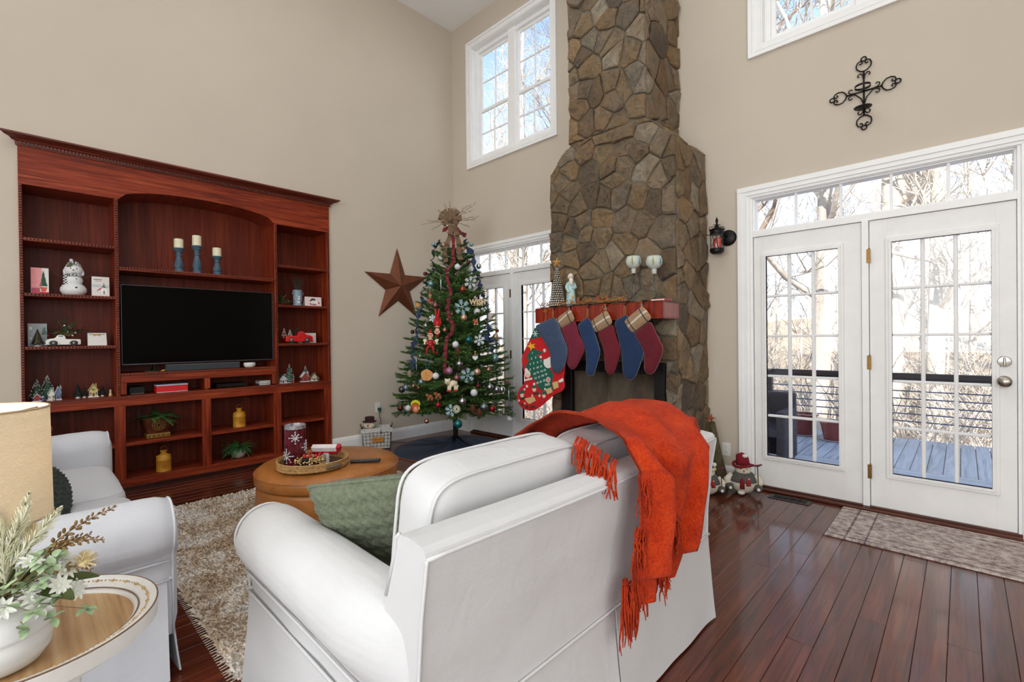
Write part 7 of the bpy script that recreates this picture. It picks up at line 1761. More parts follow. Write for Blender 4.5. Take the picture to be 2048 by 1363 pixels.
def inflate(poly, T, th, n_=10, seed=0, wr=.004):
    """soft, stuffed shape from a 2-D outline: rings shrink to the medial centre while the thickness rises"""
    P = []; L = len(poly)
    for i in range(L):
        a, c = Vector(poly[i]), Vector(poly[(i + 1) % L]); k = max(1, int((c - a).length / .02))
        for j in range(k): P.append(a.lerp(c, j / k))
    P2 = P
    for it in range(2): P2 = [(P2[i - 1] + P2[i] * 2 + P2[(i + 1) % len(P2)]) / 4 for i in range(len(P2))]
    # fill: regular points kept inside, joined by a constrained triangulation
    from mathutils.geometry import delaunay_2d_cdt
    xs = [p.x for p in P2]; ys = [p.y for p in P2]; st = .016; pts = list(P2); nb_ = len(P2)
    def inside(x, y):
        r_ = False; j = nb_ - 1
        for i in range(nb_):
            if (P2[i].y > y) != (P2[j].y > y) and x < (P2[j].x - P2[i].x) * (y - P2[i].y) / (P2[j].y - P2[i].y) + P2[i].x: r_ = not r_
            j = i
        return r_
    y = min(ys) + st / 2
    while y < max(ys):
        x = min(xs) + st / 2
        while x < max(xs):
            if inside(x, y) and min((p.x - x) ** 2 + (p.y - y) ** 2 for p in P2) > (st * .5) ** 2: pts.append(Vector((x, y)))
            x += st
        y += st
    vs, ed, fs, *_ = delaunay_2d_cdt([Vector((p.x, p.y)) for p in pts], [], [list(range(nb_))], 1, 1e-5)
    V = []; 
    for v in vs:
        dmin = math.sqrt(min((p.x - v.x) ** 2 + (p.y - v.y) ** 2 for p in P2)); V.append((v.x, v.y, th * (1 - (1 - min(1, dmin / .05)) ** 2) ** .5 + (wr * nz(v.x * 16 + seed, v.y * 16) if dmin > .01 else 0)))
    nv = len(V); b = MB(); b.add([T(p[0], p[1], p[2] + .002) for p in V] + [T(p[0], p[1], -p[2] * .6 - .001) for p in V], [tuple(f) for f in fs] + [tuple(nv + i for i in reversed(f)) for f in fs])
    return b, P2
def stocking(label, poly, yb, mat, cuff=None, loopx=None, hook_z=1.53, piping=None, loopm=None):
    cx = sum(p[0] for p in poly) / len(poly); t = thing('christmas_stocking', label, 'stocking', (cx, yb, min(p[1] for p in poly)), 'stockings hanging from the mantel')
    T = lambda u, v, d: (u, yb - d, v)
    b, ring = inflate(poly, T, .016, seed=cx * 10); bd = build('sock', b, mat, t, smooth=AL, fix=False)
    build('edge_piping', MB().tube([T(p.x, p.y, .001) for p in ring], .0022, 5, closed=True), piping or mat, bd, smooth=AL)
    if cuff:
        cb_, ring = inflate(cuff, T, .020, seed=cx * 7, wr=.003); cb_.V = [(v[0], v[1] - .004, v[2]) for v in cb_.V]
        o = build('plaid_cuff', cb_, PLAID, t, smooth=AL, fix=False)
        p0, p1, p3 = Vector(cuff[0]), Vector(cuff[1]), Vector(cuff[3]); ux, uy = (p1 - p0), (p3 - p0); uvl = o.data.uv_layers.new(name='UVMap'); bb = BASE[o.name]
        lx, ly = ux.length, uy.length; ux.normalize(); uy.normalize()
        for lp in o.data.loops: v = o.data.vertices[lp.vertex_index].co; q = Vector((v.x + bb.x, v.z + bb.z)) - p0; uvl.data[lp.index].uv = (q.dot(ux) / lx, q.dot(uy) / ly)
    lx_, lz_ = loopx
    build('hanging_loop', MB().tube([T(lx_ - .008, lz_ - .012, .006), T(lx_ - .006, hook_z - .035, .006), T(lx_, hook_z - .006, .012), T(lx_ + .007, hook_z - .035, .008), T(lx_ + .006, lz_ - .012, .008)], .0035, 6), loopm or mat, t, smooth=AL)
    return t, T
None
TAN = pm('tan_cord', (176, 112, 62), .8); PLT = pm('plaid_loop', (176, 160, 146), .9, var=.3, scale=200)
stocking('faded denim blue stocking, second from the left under the mantel', [(2.301,1.372),(2.532,1.448),(2.563,1.406),(2.605,1.311),(2.673,1.169),(2.672,1.119),(2.632,.995),(2.569,.946),(2.513,.953),(2.485,1.009),(2.483,1.129),(2.442,1.193),(2.377,1.276)], -.93, STB[0], None, (2.52,1.45), piping=pm('denim_seam', (120, 118, 120), .9), loopm=TAN)
stocking('raspberry stocking with a plaid cuff, first of the three plaid-cuffed', [(2.578,1.343),(2.741,1.413),(2.776,1.29),(2.841,1.187),(2.837,1.157),(2.773,1.047),(2.728,.982),(2.682,.986),(2.645,1.031),(2.657,1.131),(2.632,1.224)], -.905, STR[0], [(2.561,1.331),(2.748,1.414),(2.691,1.516),(2.503,1.415)], (2.682,1.513), loopm=PLT)
stocking('narrow blue stocking between the first two plaid-cuffed ones', [(2.755,1.37),(2.873,1.437),(2.897,1.395),(2.932,1.306),(2.989,1.153),(2.985,1.123),(2.92,.939),(2.885,.931),(2.842,.95),(2.85,1.049),(2.848,1.133),(2.802,1.26),(2.781,1.32)], -.90, STB[2], None, (2.869,1.435), piping=pm('denim_seam', (120, 118, 120), .9), loopm=TAN)
stocking('crimson stocking with a plaid cuff, in the middle of the plaid-cuffed ones', [(2.963,1.299),(3.115,1.371),(3.137,1.274),(3.181,1.166),(3.178,1.138),(3.127,.983),(3.094,.956),(3.054,.963),(3.035,1.008),(3.029,1.136),(3.003,1.217)], -.905, STR[1], [(2.952,1.294),(3.119,1.375),(3.06,1.488),(2.897,1.398)], (3.05,1.494), loopm=PLT)
stocking('bright navy stocking between the last two plaid-cuffed ones', [(3.122,1.388),(3.238,1.443),(3.263,1.383),(3.317,1.272),(3.382,1.157),(3.378,1.124),(3.32,.974),(3.276,.922),(3.233,.926),(3.195,.969),(3.196,1.059),(3.19,1.126),(3.166,1.239)], -.90, STB[1], None, (3.222,1.442), piping=pm('denim_seam', (120, 118, 120), .9), loopm=TAN)
stocking('wine red stocking with a plaid cuff, rightmost under the mantel', [(3.295,1.288),(3.445,1.383),(3.473,1.312),(3.54,1.185),(3.542,1.164),(3.511,1.079),(3.476,1.003),(3.441,.969),(3.406,.973),(3.383,1.01),(3.39,1.097),(3.378,1.168),(3.337,1.238)], -.905, STR[2], [(3.284,1.287),(3.461,1.404),(3.379,1.502),(3.209,1.386)], (3.373,1.502), piping=pm('pink_seam', (150, 90, 100), .9), loopm=PLT)
for hk, x_ in enumerate([2.5,2.678,2.874,3.054,3.226,3.376]):
    t = thing('stocking_holder', 'black stocking hook on the mantel edge, %s from the left' % ['first', 'second', 'third', 'fourth', 'fifth', 'sixth'][hk], 'hook', (x_, -.85, 1.537), 'stocking hooks on the mantel'); build('plate', MB().cham(x_ - .022, -.878, 1.537, x_ + .022, -.80, 1.545, .002), BLACK, t); build('hook', MB().tube([(x_, -.874, 1.543), (x_, -.888, 1.54), (x_, -.89, 1.515), (x_, -.905, 1.508), (x_, -.915, 1.52)], .004, 6), BLACK, t, smooth=AL)
# advent calendar stocking
t = thing('advent_stocking', 'large red and green felt advent calendar stocking, leftmost under the mantel', 'stocking', (2.30, -.90, .86), 'stockings hanging from the mantel')
None
TA = lambda u, v, d=0: (u, -.895 - d, v)
FR_ = pm('scarlet_felt', (196, 16, 26), .9, var=.1, scale=80, sheen=.3); FG = pm('emerald_felt', (16, 92, 74), .9, var=.1, scale=80, sheen=.3); FW = pm('white_felt', (230, 226, 218), .9, var=.05); FY = pm('yellow_felt', (240, 176, 40), .9); FS = pm('face_felt', (236, 196, 170), .9, var=.03); FGY = pm('glitter_tan', (212, 176, 120), .7, var=.3, scale=200)
b, ring = inflate([(2.274,1.356),(2.499,1.42),(2.561,1.331),(2.606,1.231),(2.635,1.072),(2.602,.911),(2.616,.831),(2.593,.793),(2.49,.754),(2.424,.698),(2.349,.641),(2.254,.586),(2.157,.577),(2.076,.602),(2.031,.659),(2.027,.706),(2.06,.769),(2.143,.841),(2.135,.914),(2.109,.999),(2.097,1.059),(2.12,1.12),(2.166,1.18),(2.207,1.252)], TA, .008, seed=2, wr=.002); bd = build('body', b, FR_, t, smooth=AL, fix=False)
build('edge_piping', MB().tube([TA(p.x, p.y, .001) for p in ring], .0025, 5, closed=True), FR_, bd, smooth=AL)
def patch(nm, pts, mat, d0=.009, th=.0022, par=bd): return build(nm, MB().prism(pts, lambda q, k: TA(q[0], q[1], d0 + th * k)), mat, par)
patch('green_cuff', [(2.274,1.353),(2.495,1.417),(2.545,1.331),(2.416,1.302),(2.324,1.268),(2.216,1.249)], FG)
patch('tree_panel', [(2.241,1.164),(2.364,1.136),(2.368,1.117),(2.296,1.103),(2.404,1.041),(2.42,1.016),(2.468,.967),(2.492,.93),(2.475,.854),(2.49,.786),(2.417,.774),(2.351,.782),(2.317,.806),(2.267,.868),(2.145,.974),(2.163,1.001),(2.204,1.062),(2.164,1.081)], FG, .0095)
patch('yellow_star', [(2.22,1.227),(2.237,1.2),(2.283,1.21),(2.263,1.186),(2.288,1.168),(2.249,1.171),(2.227,1.144),(2.217,1.174),(2.178,1.183),(2.212,1.199)], FY, .012)
def disc(nm, x, z, r, mat, d0=.012, sx=1.0): return patch(nm, [(x + sx * r * cos(a), z + r * sin(a)) for a in [2 * PI * i / 16 for i in range(16)]], mat, d0, .003)
for nm, (x_, z_), r, mt, dd in (('santa_beard', (2.437,1.042), .055, FW, .0125), ('hat_pompom', (2.351,1.086), .012, FW, .014), ('woman_hair', (2.184,.923), .036, FW, .0125), ('woman_face', (2.189,.91), .024, FS, .016), ('hair_bun', (2.167,.958), .020, FW, .0122), ('elf_face', (2.11,.719), .024, FS, .0125), ('elf_face', (2.265,.786), .024, FS, .0125), ('elf_face', (2.383,.733), .020, FS, .0125), ('hat_pompom', (2.144,.775), .010, FW, .013), ('hat_pompom', (2.266,.832), .013, FW, .013), ('hand', (2.174,.807), .014, FW, .0125), ('hand', (2.068,.662), .012, FS, .0125), ('hand', (2.145,.642), .010, FS, .0125), ('hand', (2.329,.729), .013, FS, .0125), ('hand', (2.24,.724), .010, FS, .0125), ('hat_pompom', (2.397,.795), .010, FW, .013)): disc(nm, x_, z_, r, mt, dd)
patch('santa_hat', [(2.359,1.091),(2.397,1.111),(2.462,1.125),(2.462,1.093),(2.404,1.066),(2.363,1.075)], FR_, .0135)
for q in [[(2.073,.723),(2.088,.758),(2.124,.767),(2.146,.742),(2.114,.733)],[(2.231,.794),(2.249,.818),(2.283,.823),(2.3,.802),(2.266,.793)],[(2.354,.744),(2.371,.771),(2.405,.773),(2.417,.755),(2.383,.743)]]: patch('elf_cap', q, FG, .0155)
for q in [[(2.082,.69),(2.146,.705),(2.141,.681),(2.095,.671)],[(2.248,.749),(2.316,.761),(2.325,.742),(2.265,.734)],[(2.095,.634),(2.131,.641),(2.126,.624),(2.099,.623)],[(2.149,.619),(2.185,.626),(2.184,.602),(2.153,.6)],[(2.215,.622),(2.272,.637),(2.267,.614),(2.219,.601)]]: patch('green_sleeve', q, pm('dark_green_felt', (30, 60, 44), .9), .0125)
for q in [[(2.141,.688),(2.256,.717),(2.285,.68),(2.202,.64),(2.176,.651)],[(2.401,.792),(2.466,.816),(2.486,.773),(2.425,.749)],[(2.483,.861),(2.547,.877),(2.554,.821),(2.498,.799)]]: patch('gift_patch', q, FGY, .0125)
patch('white_trim', [(2.551,.88),(2.602,.908),(2.611,.88),(2.563,.862)], FW, .0125); patch('collar', [(2.148,.868),(2.241,.893),(2.248,.877),(2.157,.855)], FW, .016); patch('skirt_cloth', [(2.152,.855),(2.245,.876),(2.301,.844),(2.231,.813),(2.161,.816)], FR_, .011)
for x_, z_, r in ((2.286,1.301,.026), (2.396,1.147,.014)):
    b = MB()
    for k in range(6): a = k * PI / 3; b.tube([TA(x_, z_, .013), TA(x_ + r * cos(a), z_ + r * sin(a), .013)], .0035, 5); b.ball(TA(x_ + r * .95 * cos(a), z_ + r * .95 * sin(a), .013), .006, 6, 5)
    build('felt_snowflake', b, FW, bd, smooth=AL)
ROW = [(('1', 262, 470),), (('2', 250, 552), ('3', 308, 535)), (('4', 230, 630), ('5', 280, 615), ('6', 338, 602), ('7', 385, 586)), (('8', 232, 706), ('9', 283, 692), ('10', 335, 678), ('11', 388, 662)), (('12', 292, 766), ('13', 338, 748), ('14', 392, 732), ('15', 438, 714)), (('16', 308, 830), ('17', 358, 815), ('18', 406, 795), ('19', 455, 776)), (('20', 335, 898), ('21', 382, 882), ('22', 432, 862))]
NUMP = {(262,470):(2.246,1.122),(250,552):(2.235,1.068),(308,535):(2.285,1.08),(230,630):(2.217,1.016),(280,615):(2.26,1.027),(338,602):(2.31,1.037),(385,586):(2.35,1.048),(232,706):(2.218,.966),(283,692):(2.262,.977),(335,678):(2.307,.988),(388,662):(2.352,1),(292,766):(2.269,.929),(338,748):(2.309,.943),(392,732):(2.355,.955),(438,714):(2.393,.968),(308,830):(2.282,.888),(358,815):(2.325,.9),(406,795):(2.366,.915),(455,776):(2.407,.929),(335,898):(2.305,.845),(382,882):(2.345,.858),(432,862):(2.387,.873),(478,920):(2.424,.838)}
for row in ROW:
    for s_, a_, c_ in row:
        x_, z_ = NUMP[(a_, c_)]; b = text_mb(s_, .026, lambda u, v, d: TA(x_ + u * 1.15 * cos(.05) + 0 * v, z_ + v * 1.0 + u * .22, .0125 + d),   .0008, .0004); build('felt_number', b, FW, bd, fix=False)
x_, z_ = NUMP[(478, 920)]; build('felt_number', text_mb('2425', .028, lambda u, v, d: TA(x_ + u * 1.1, z_ + v + u * .22, .0125 + d), .0008, .0004), FW, bd, fix=False)
b = MB(); x_, z_ = (2.435,.883)
for k in range(3): b.tube([TA(x_ - .012 + k * .012, z_ + .016, .014), TA(x_ - .006 + k * .010, z_ - .016, .014)], .004, 6)
build('candy_patch', b, FR_, disc('candy_disc', x_, z_, .024, FW)); build('hanging_loop', MB().tube([TA(2.40, 1.40, .0), (2.395, -.88, 1.47), (2.395, -.885, 1.53)], .003, 6), TAN, t)
# ---------------------------------------------------------------- on the mantel
MZ = 1.538
x_ = 2.465; loc = (x_, -.80, MZ); t = thing('silver_tree', 'silver beaded cone tree with a gold star at the left end of the mantel', 'ornamental tree', loc)
SV = pm('antique_silver', (196, 190, 178), .28, .8, .3, 60); b = MB(); rows = 17
build('core', MB().lathe([(.055, 0), (.05, .04), (.012, .36), (0, .37)], loc, 16), pm('dark_silver', (110, 104, 96), .4, .7), t, smooth=AL)
for i in range(rows):
    f = i / (rows - 1); r_ = .060 * (1 - f) + .011; zc = MZ + .018 + .335 * f; k = max(6, int(2 * PI * r_ / .021))
    for j in range(k): a = 2 * PI * (j + .5 * (i % 2)) / k; b.ball((x_ + r_ * cos(a), -.80 + r_ * sin(a), zc), .0125 * (1 - .35 * f), 7, 5, sq=(1, 1, .8))
build('beads', b, SV, t, smooth=AL, kind='stuff')
GS = Vector((x_, -.80, MZ + .415)); pts = [((.052 if i % 2 == 0 else .018) * sin(i * PI / 5), (.052 if i % 2 == 0 else .018) * cos(i * PI / 5)) for i in range(10)]
b = MB(); V = [tuple(GS + rvw * p[0] + Vector((0, 0, p[1]))) for p in pts] + [tuple(GS + fv * .014), tuple(GS - fv * .008)]; b.add(V, [(i, (i + 1) % 10, 10) for i in range(10)] + [((i + 1) % 10, i, 11) for i in range(10)]); build('gold_star', b, pm('glitter_gold', (216, 164, 84), .4, .4, .2, 200), t)
# carved figure in a pale blue robe
x_ = 2.604; y_ = -.78; t = thing('santa_figure', 'carved figure of a white-bearded man in a pale blue robe on the mantel', 'figurine', (x_, y_, MZ))
ROB = pm('pale_blue_glaze', (176, 208, 206), .45, var=.1, scale=30); PW = pm('aged_white', (222, 216, 204), .6, var=.1, scale=40)
build('plinth', MB().lathe([(.046, 0), (.048, .006), (.042, .016), (0, .018)], (x_, y_, MZ), 20), PW, t, smooth=40)
rb_ = build('robe', MB().lathe([(.046, .014), (.048, .03), (.042, .10), (.034, .17), (.034, .20), (.030, .225), (.016, .238), (0, .24)], (x_, y_, MZ), 24, sq=.8), ROB, t, smooth=AL)
build('fur_hem', MB().tube([(x_ + .047 * cos(a), y_ + .04 * sin(a), MZ + .026) for a in [2 * PI * i / 24 for i in range(24)]], .008, 6, closed=True), PW, rb_, smooth=AL); build('fur_front', MB().tube([tuple(Vector((x_, y_, MZ)) + fv * q + Vector((0, 0, z))) for q, z in ((.044, .03), (.038, .10), (.032, .17))], .006, 6), PW, rb_, smooth=AL)
for s in (-1, 1): build('arm', MB().tube([tuple(Vector((x_, y_, MZ)) + rvw * (s * u) + fv * d + Vector((0, 0, z))) for u, d, z in ((.026, .0, .215), (.042, .008, .175), (.026, .032, .15 + .015 * s), (.008, .036, .155 + .02 * s))], [.013, .014, .012, .009], 8), ROB, t, smooth=AL)
h = build('head', MB().ball((x_, y_, MZ + .262), .024, 16, 12), pm('carved_skin', (214, 160, 130), .6), t, smooth=AL)
build('beard', MB().tube([tuple(Vector((x_, y_, MZ)) + fv * d + Vector((0, 0, z))) for d, z in ((.018, .258), (.030, .235), (.034, .205), (.033, .185))], [.014, .021, .017, .005], 10), PW, h, smooth=AL); build('hood', MB().lathe([(.026, .255), (.028, .27), (.024, .285), (.012, .30), (0, .305)], tuple(Vector((x_, y_, MZ)) - fv * .006), 16), PW, h, smooth=AL)
build('nose', MB().ball(tuple(Vector((x_, y_, MZ + .262)) + fv * .024), .004, 6, 5), pm('carved_skin', (214, 160, 130), .6), h)
for s in (-1, 1): build('eye', MB().ball(tuple(Vector((x_, y_, MZ + .268)) + fv * .022 + rvw * s * .009), .0022, 6, 5), BLACK, h)
build('sack', MB().ball(tuple(Vector((x_, y_, MZ + .09)) + fv * .042 + rvw * .008), .015, 10, 8, sq=(1, .6, 1)), pm('straw_gold', (214, 176, 104), .7), t, smooth=AL)
# two frosted goblets with painted trees
FGL = pm('frosted_glass', (222, 226, 216), .5, var=.06, scale=20, trans=.25, sss=.05); CLG = glass('clear_stem', (.72, .79, .80)); YT = pm('painted_lime', (178, 182, 50), .6); TT_ = pm('painted_teal', (70, 160, 160), .6)
for (x_, y_), h0, lb in (((3.233,-.78), .275, 'frosted goblet painted with trees, left one on the mantel'), ((3.421,-.8), .25, 'frosted goblet painted with trees, right one on the mantel')):
    loc = (x_, y_, MZ); t = thing('goblet', lb, 'goblet', loc, 'frosted goblets on the mantel')
    build('foot', MB().lathe([(.042, 0), (.042, .003), (.02, .006), (.008, .014), (.006, .03), (.0065, h0 * .5), (.008, h0 - .035), (0, h0 - .034)], loc, 20), CLG, t, smooth=AL)
    build('knop', MB().lathe([(.012, h0 - .04), (.020, h0 - .033), (.014, h0 - .025), (.022, h0 - .016), (.016, h0 - .006), (.02, h0)], loc, 20), FGL, t, smooth=AL)
    bw_ = build('bowl', MB().lathe([(.018, h0), (.04, h0 + .01), (.06, h0 + .035), (.062, h0 + .06), (.056, h0 + .085), (.05, h0 + .098), (.047, h0 + .098), (.053, h0 + .083), (.058, h0 + .06), (.055, h0 + .036), (.03, h0 + .012), (0, h0 + .008)], loc, 32), FGL, t, smooth=AL)
    for s, mt, hh in ((-.025, YT, .055), (.030, TT_, .042)):
        base = Vector((x_, y_, MZ + h0 + .022)) + rvw * s + fv * math.sqrt(.0625 ** 2 - s * s); b = MB()
        for k in range(16): f = k / 15; w_ = .014 * (1 - f) + .002; zz = Vector((0, 0, .012 + hh * f)); b.ball(tuple(base + zz + rvw * (w_ * sin(k * 2.2)) * .8 - fv * .002 * f), .0052 * (1 - .4 * f), 6, 5, sq=(.8, .8, .8))
        tr_ = build('painted_tree', b, mt, bw_, smooth=AL); 
        build('painted_trunk', MB().tube([tuple(base), tuple(base + Vector((0, 0, hh * .8)))], .0016, 5), pm('painted_trunk', (40, 50, 40), .6), bw_)
# berry garland along the mantel
t = thing('berry_garland', 'copper and gold berry garland lying along the mantel edge', 'garland', (2.7, -.82, MZ)); rb = random.Random(3); GM = [pm('copper_berry', (196, 132, 62), .35, .4, .3, 90), pm('rust_leaf', (140, 72, 36), .7, var=.3)]
vine = [(2.33 + .088 * i, -.845 + .018 * sin(i * 1.7), MZ + .016 + .008 * sin(i * 2.3)) for i in range(11)]
build('vine', MB().tube(vine, .003, 6), pm('vine_brown', (84, 60, 40), .9), t, smooth=AL)
b = MB(); b2 = MB()
for i in range(330):
    k = rb.random() * 9.99; p = Vector(interp(vine, k)); g = .6 + .6 * (1 + sin(k * 2.6)); q = p + Vector((rb.gauss(0, .02), rb.gauss(0, .014), abs(rb.gauss(0, .016)) * g)); q.z = max(q.z, MZ + .006); b.ball(tuple(q), rb.uniform(.0035, .0065), 6, 5)
    if i % 5 == 0: b2.tube([p, p.lerp(q, .6), q], .001, 3, caps=False)
for i in range(26): q = Vector((rb.choice([2.40, 3.03]) + rb.gauss(0, .03), -.873 - rb.random() * .012, MZ - rb.random() * .05)); b.ball(tuple(q), .005, 6, 5)
build('berries', b, GM[0], t, smooth=AL, kind='stuff'); build('sprigs', b2, GM[1], t, kind='stuff')
for x_ in (2.92, 2.945, 2.72, 3.01): 
    kk = leaf((x_, -.83, MZ + .03), (rb.uniform(-.4, .4), -.2, 1), .05, .016, GM[1], Vector((0, -1, .2))); build('leaf', kk, GM[1], t, fix=False, smooth=AL)
x_ = 3.531; t = thing('red_book', 'thin red box with white pages lying at the right end of the mantel', 'box', (x_ - .03, -.76, MZ)); build('cover', MB().cham(3.40, -.82, MZ, 3.515, -.70, MZ + .016, .002), pm('lacquer_red', (176, 24, 30), .35), t); build('pages', MB().cham(3.403, -.8215, MZ + .003, 3.512, -.8195, MZ + .012, .0003), PAPER, t)
t = thing('black_runner', 'narrow black cloth runner along the mantel top', 'cloth', (2.75, -.80, MZ)); build('cloth', MB().grid(lambda u, v: (2.28 + .98 * u, -.864 + .06 * v, MZ + .0035 + .002 * nz(u * 20, v * 4)), 60, 5), pm('black_cloth', (34, 32, 32), .9, bmp=.2), t, fix=False); build('hem', MB().tube([(2.28 + .98 * i / 30, -.864, MZ + .004) for i in range(31)], .003, 5), pm('black_cloth', (34, 32, 32), .9), t)
# ---------------------------------------------------------------- on the walls
SC_ = Vector((0, -.925, 1.935)); Rr = .475; t = thing('barn_star', 'large rust brown metal barn star on the wall left of the tree', 'wall decoration', (0, SC_.y, SC_.z - .4)); RST = pm('rust_brown_metal', (112, 62, 38), .42, .45, .18, 8, .05)
for i in range(5):
    a = PI / 2 + i * 2 * PI / 5 + .01; tip = SC_ + Vector((.012, -cos(a) * -Rr, sin(a) * Rr)); ap = SC_ + Vector((.085, 0, 0))
    for s in (-1, 1):
        a2 = a + s * PI / 5; inn = SC_ + Vector((.012, cos(a2) * Rr * .385, sin(a2) * Rr * .385))
        tip = SC_ + Vector((.012, cos(a) * Rr, sin(a) * Rr)); V = [tuple(tip), tuple(inn), tuple(ap)] + [tuple(p - Vector((.006, 0, 0))) for p in (tip, inn, ap)]
        build('facet', MB().add(V, [(0, 1, 2), (5, 4, 3), (0, 3, 4, 1), (1, 4, 5, 2), (2, 5, 3, 0)]), RST, t)
# scrolled iron wall cross with candle dish
c0 = Vector((4.643, -.012, 3.0)); t = thing('iron_cross', 'black scrolled iron wall cross with a candle dish, right of the chimney', 'wall decoration', (4.643, 0, 2.72)); CX = lambda u, v, d=0: (c0.x + u, c0.y - d, c0.z + v)
def arc(cx, cz, r, a0, a1, n=14, d=0, sp=0): return [(cx + (r * (1 - sp * i / n)) * cos(a0 + (a1 - a0) * i / n), cz + (r * (1 - sp * i / n)) * sin(a0 + (a1 - a0) * i / n)) for i in range(n + 1)]
def arm_mb(dirv, L0, L1):
    b = MB(); ux = Vector(dirv); uy = Vector((-ux.y, ux.x)); Q = lambda s, k, d=0: CX(ux.x * s + uy.x * k, ux.y * s + uy.y * k, d)
    b.tube([Q(0, 0, .004), Q(L0, 0, .004)], .0055, 6)
    for s in (-1, 1):
        b.tube([Q(q[0], s * q[1], .004) for q in [(L0 - .07, .0), (L0 - .03, .006), (L0 - .015, .018), (L0 - .018, .032), (L0 - .03, .036), (L0 - .038, .028)]], .004, 6)
        P = [(L0 - .005, .0), (L0 + .004, .022), (L0 + .022, .04), (L0 + .045, .044), (L0 + .066, .036), (L0 + .074, .022), (L0 + .068, .010), (L0 + .056, .009), (L0 + .05, .018), (L0 + .056, .025)]
        b.tube([Q(q[0], s * q[1], .004) for q in P], .0045, 6)
    b.tube([Q(L0 + .084 + .015 * cos(a), .015 * sin(a), .004) for a in [2 * PI * i / 16 for i in range(16)]], .0045, 6, closed=True)
    return b
for dv, L in (((0, 1), .145), ((0, -1), .175), ((1, 0), .105), ((-1, 0), .105)): build('scrolled_arm', arm_mb(dv, L, 0), BLACK, t, smooth=AL)
for s in (-1, 1): build('brace', MB().tube([CX(s * .105, .005, .004), CX(s * .05, -.01, .008), CX(s * .015, -.05, .008), CX(0, -.10, .006)], .004, 6), BLACK, t, smooth=AL)
build('ring', MB().grid(lambda u, v: CX(.047 * cos(2 * PI * u), .012 + .016 * (v - .5), .06 - .047 * sin(2 * PI * u)), 30, 2, cu=True), BLACK, t, smooth=AL, fix=False)
build('candle_dish', MB().lathe([(0, -.004), (.05, -.003), (.054, .002), (.05, .003), (0, -.001)], CX(0, -.135, .058), 26), BLACK, t, smooth=AL); build('dish_arm', MB().tube([CX(0, -.14, .0), CX(0, -.14, .03), CX(0, -.137, .056)], .005, 6), BLACK, t); build('ring_arm', MB().tube([CX(0, .012, .0), CX(0, .012, .014)], .005, 6), BLACK, t)
build('wall_pin', MB().tube([CX(0, .10, -.012), CX(0, .10, .004)], .004, 6), BLACK, t)
# lantern sconce
t = thing('wall_lantern', 'black iron candle lantern sconce with red candles beside the chimney', 'wall lantern', (3.69, 0, 1.95)); lx, ly = 3.652, -.13
build('backplate', MB().lathe([(.068, 0), (.068, -.012), (.058, -.022), (.03, -.03), (0, -.031)], (3.70, 0, 2.10), 30, axis='y'), BLACK, t, smooth=AL)
build('bracket', MB().tube([(3.70, -.02, 2.10), (3.69, -.06, 2.13), (3.665, -.09, 2.14), (lx, ly + .03, 2.125)], .008, 8), BLACK, t, smooth=AL)
build('candle_cup', MB().lathe([(0, 1.955), (.038, 1.957), (.055, 1.972), (.057, 1.992), (.055, 2.0), (.048, 1.996), (0, 1.99)], (lx, ly, 0), 28), BLACK, t, smooth=40); build('glass_sleeve', MB().lathe([(.050, 1.998), (.050, 2.125), (.048, 2.125), (.048, 1.998)], (lx, ly, 0), 28), GLASS, t, smooth=40)
build('lantern_cap', MB().lathe([(.052, 2.120), (.056, 2.124), (.055, 2.15), (.062, 2.158), (.05, 2.166), (.02, 2.175), (.012, 2.19), (.016, 2.197), (.008, 2.206), (0, 2.21)], (lx, ly, 0), 28), BLACK, t, smooth=40)
build('finial', MB().lathe([(.004, 2.20), (.011, 2.222), (.008, 2.23), (.013, 2.236), (.004, 2.26), (0, 2.272)], (lx, ly, 0), 12), BLACK, t, smooth=40)
for s in (-1, 1):
    build('scroll', MB().tube([tuple(Vector((lx, ly, 0)) + rvw * s * u + Vector((0, 0, z))) for u, z in ((.055, 2.155), (.066, 2.165), (.062, 2.18), (.045, 2.184), (.02, 2.182), (.012, 2.195), (.02, 2.205), (.028, 2.2), (.026, 2.192))], .0028, 6), BLACK, t, smooth=AL)
for k in range(4):
    a0 = k * PI / 2
    for s in (-1, 1): build('cross_wire', MB().tube([(lx + .053 * cos(a0 + s * .7 * f), ly + .053 * sin(a0 + s * .7 * f), 2.0 + .062 * (1 - f) if True else 0) for f in [1, .8, .6, .4, .2, 0]] + [(lx + .053 * cos(a0 - s * .7 * f), ly + .053 * sin(a0 - s * .7 * f), 2.062 + .062 * f) for f in [.2, .4, .6, .8, 1]], .002, 5), BLACK, t)
for k, (dx, dy) in enumerate(((-.018, .012), (.02, -.012))): 
    c_ = thing('lantern_candle', ['left red candle inside the wall lantern', 'right red candle inside the wall lantern'][k], 'candle', (lx + dx, ly + dy, 1.99), 'red candles in the wall lantern'); build('wax', MB().lathe([(.016, 0), (.0165, .095), (.012, .098), (0, .094)], (lx + dx, ly + dy, 1.99), 16), pm('red_wax', (190, 52, 40), .5, sss=.1), c_, smooth=40); build('wick', MB().tube([(lx + dx, ly + dy, 2.08), (lx + dx, ly + dy, 2.095)], .001, 4), BLACK, c_)
build('latch_pin', MB().tube([(lx - .05, ly, 2.118), tuple(Vector((lx, ly, 2.118)) - rvw * .10)], .0028, 5), BLACK, t)
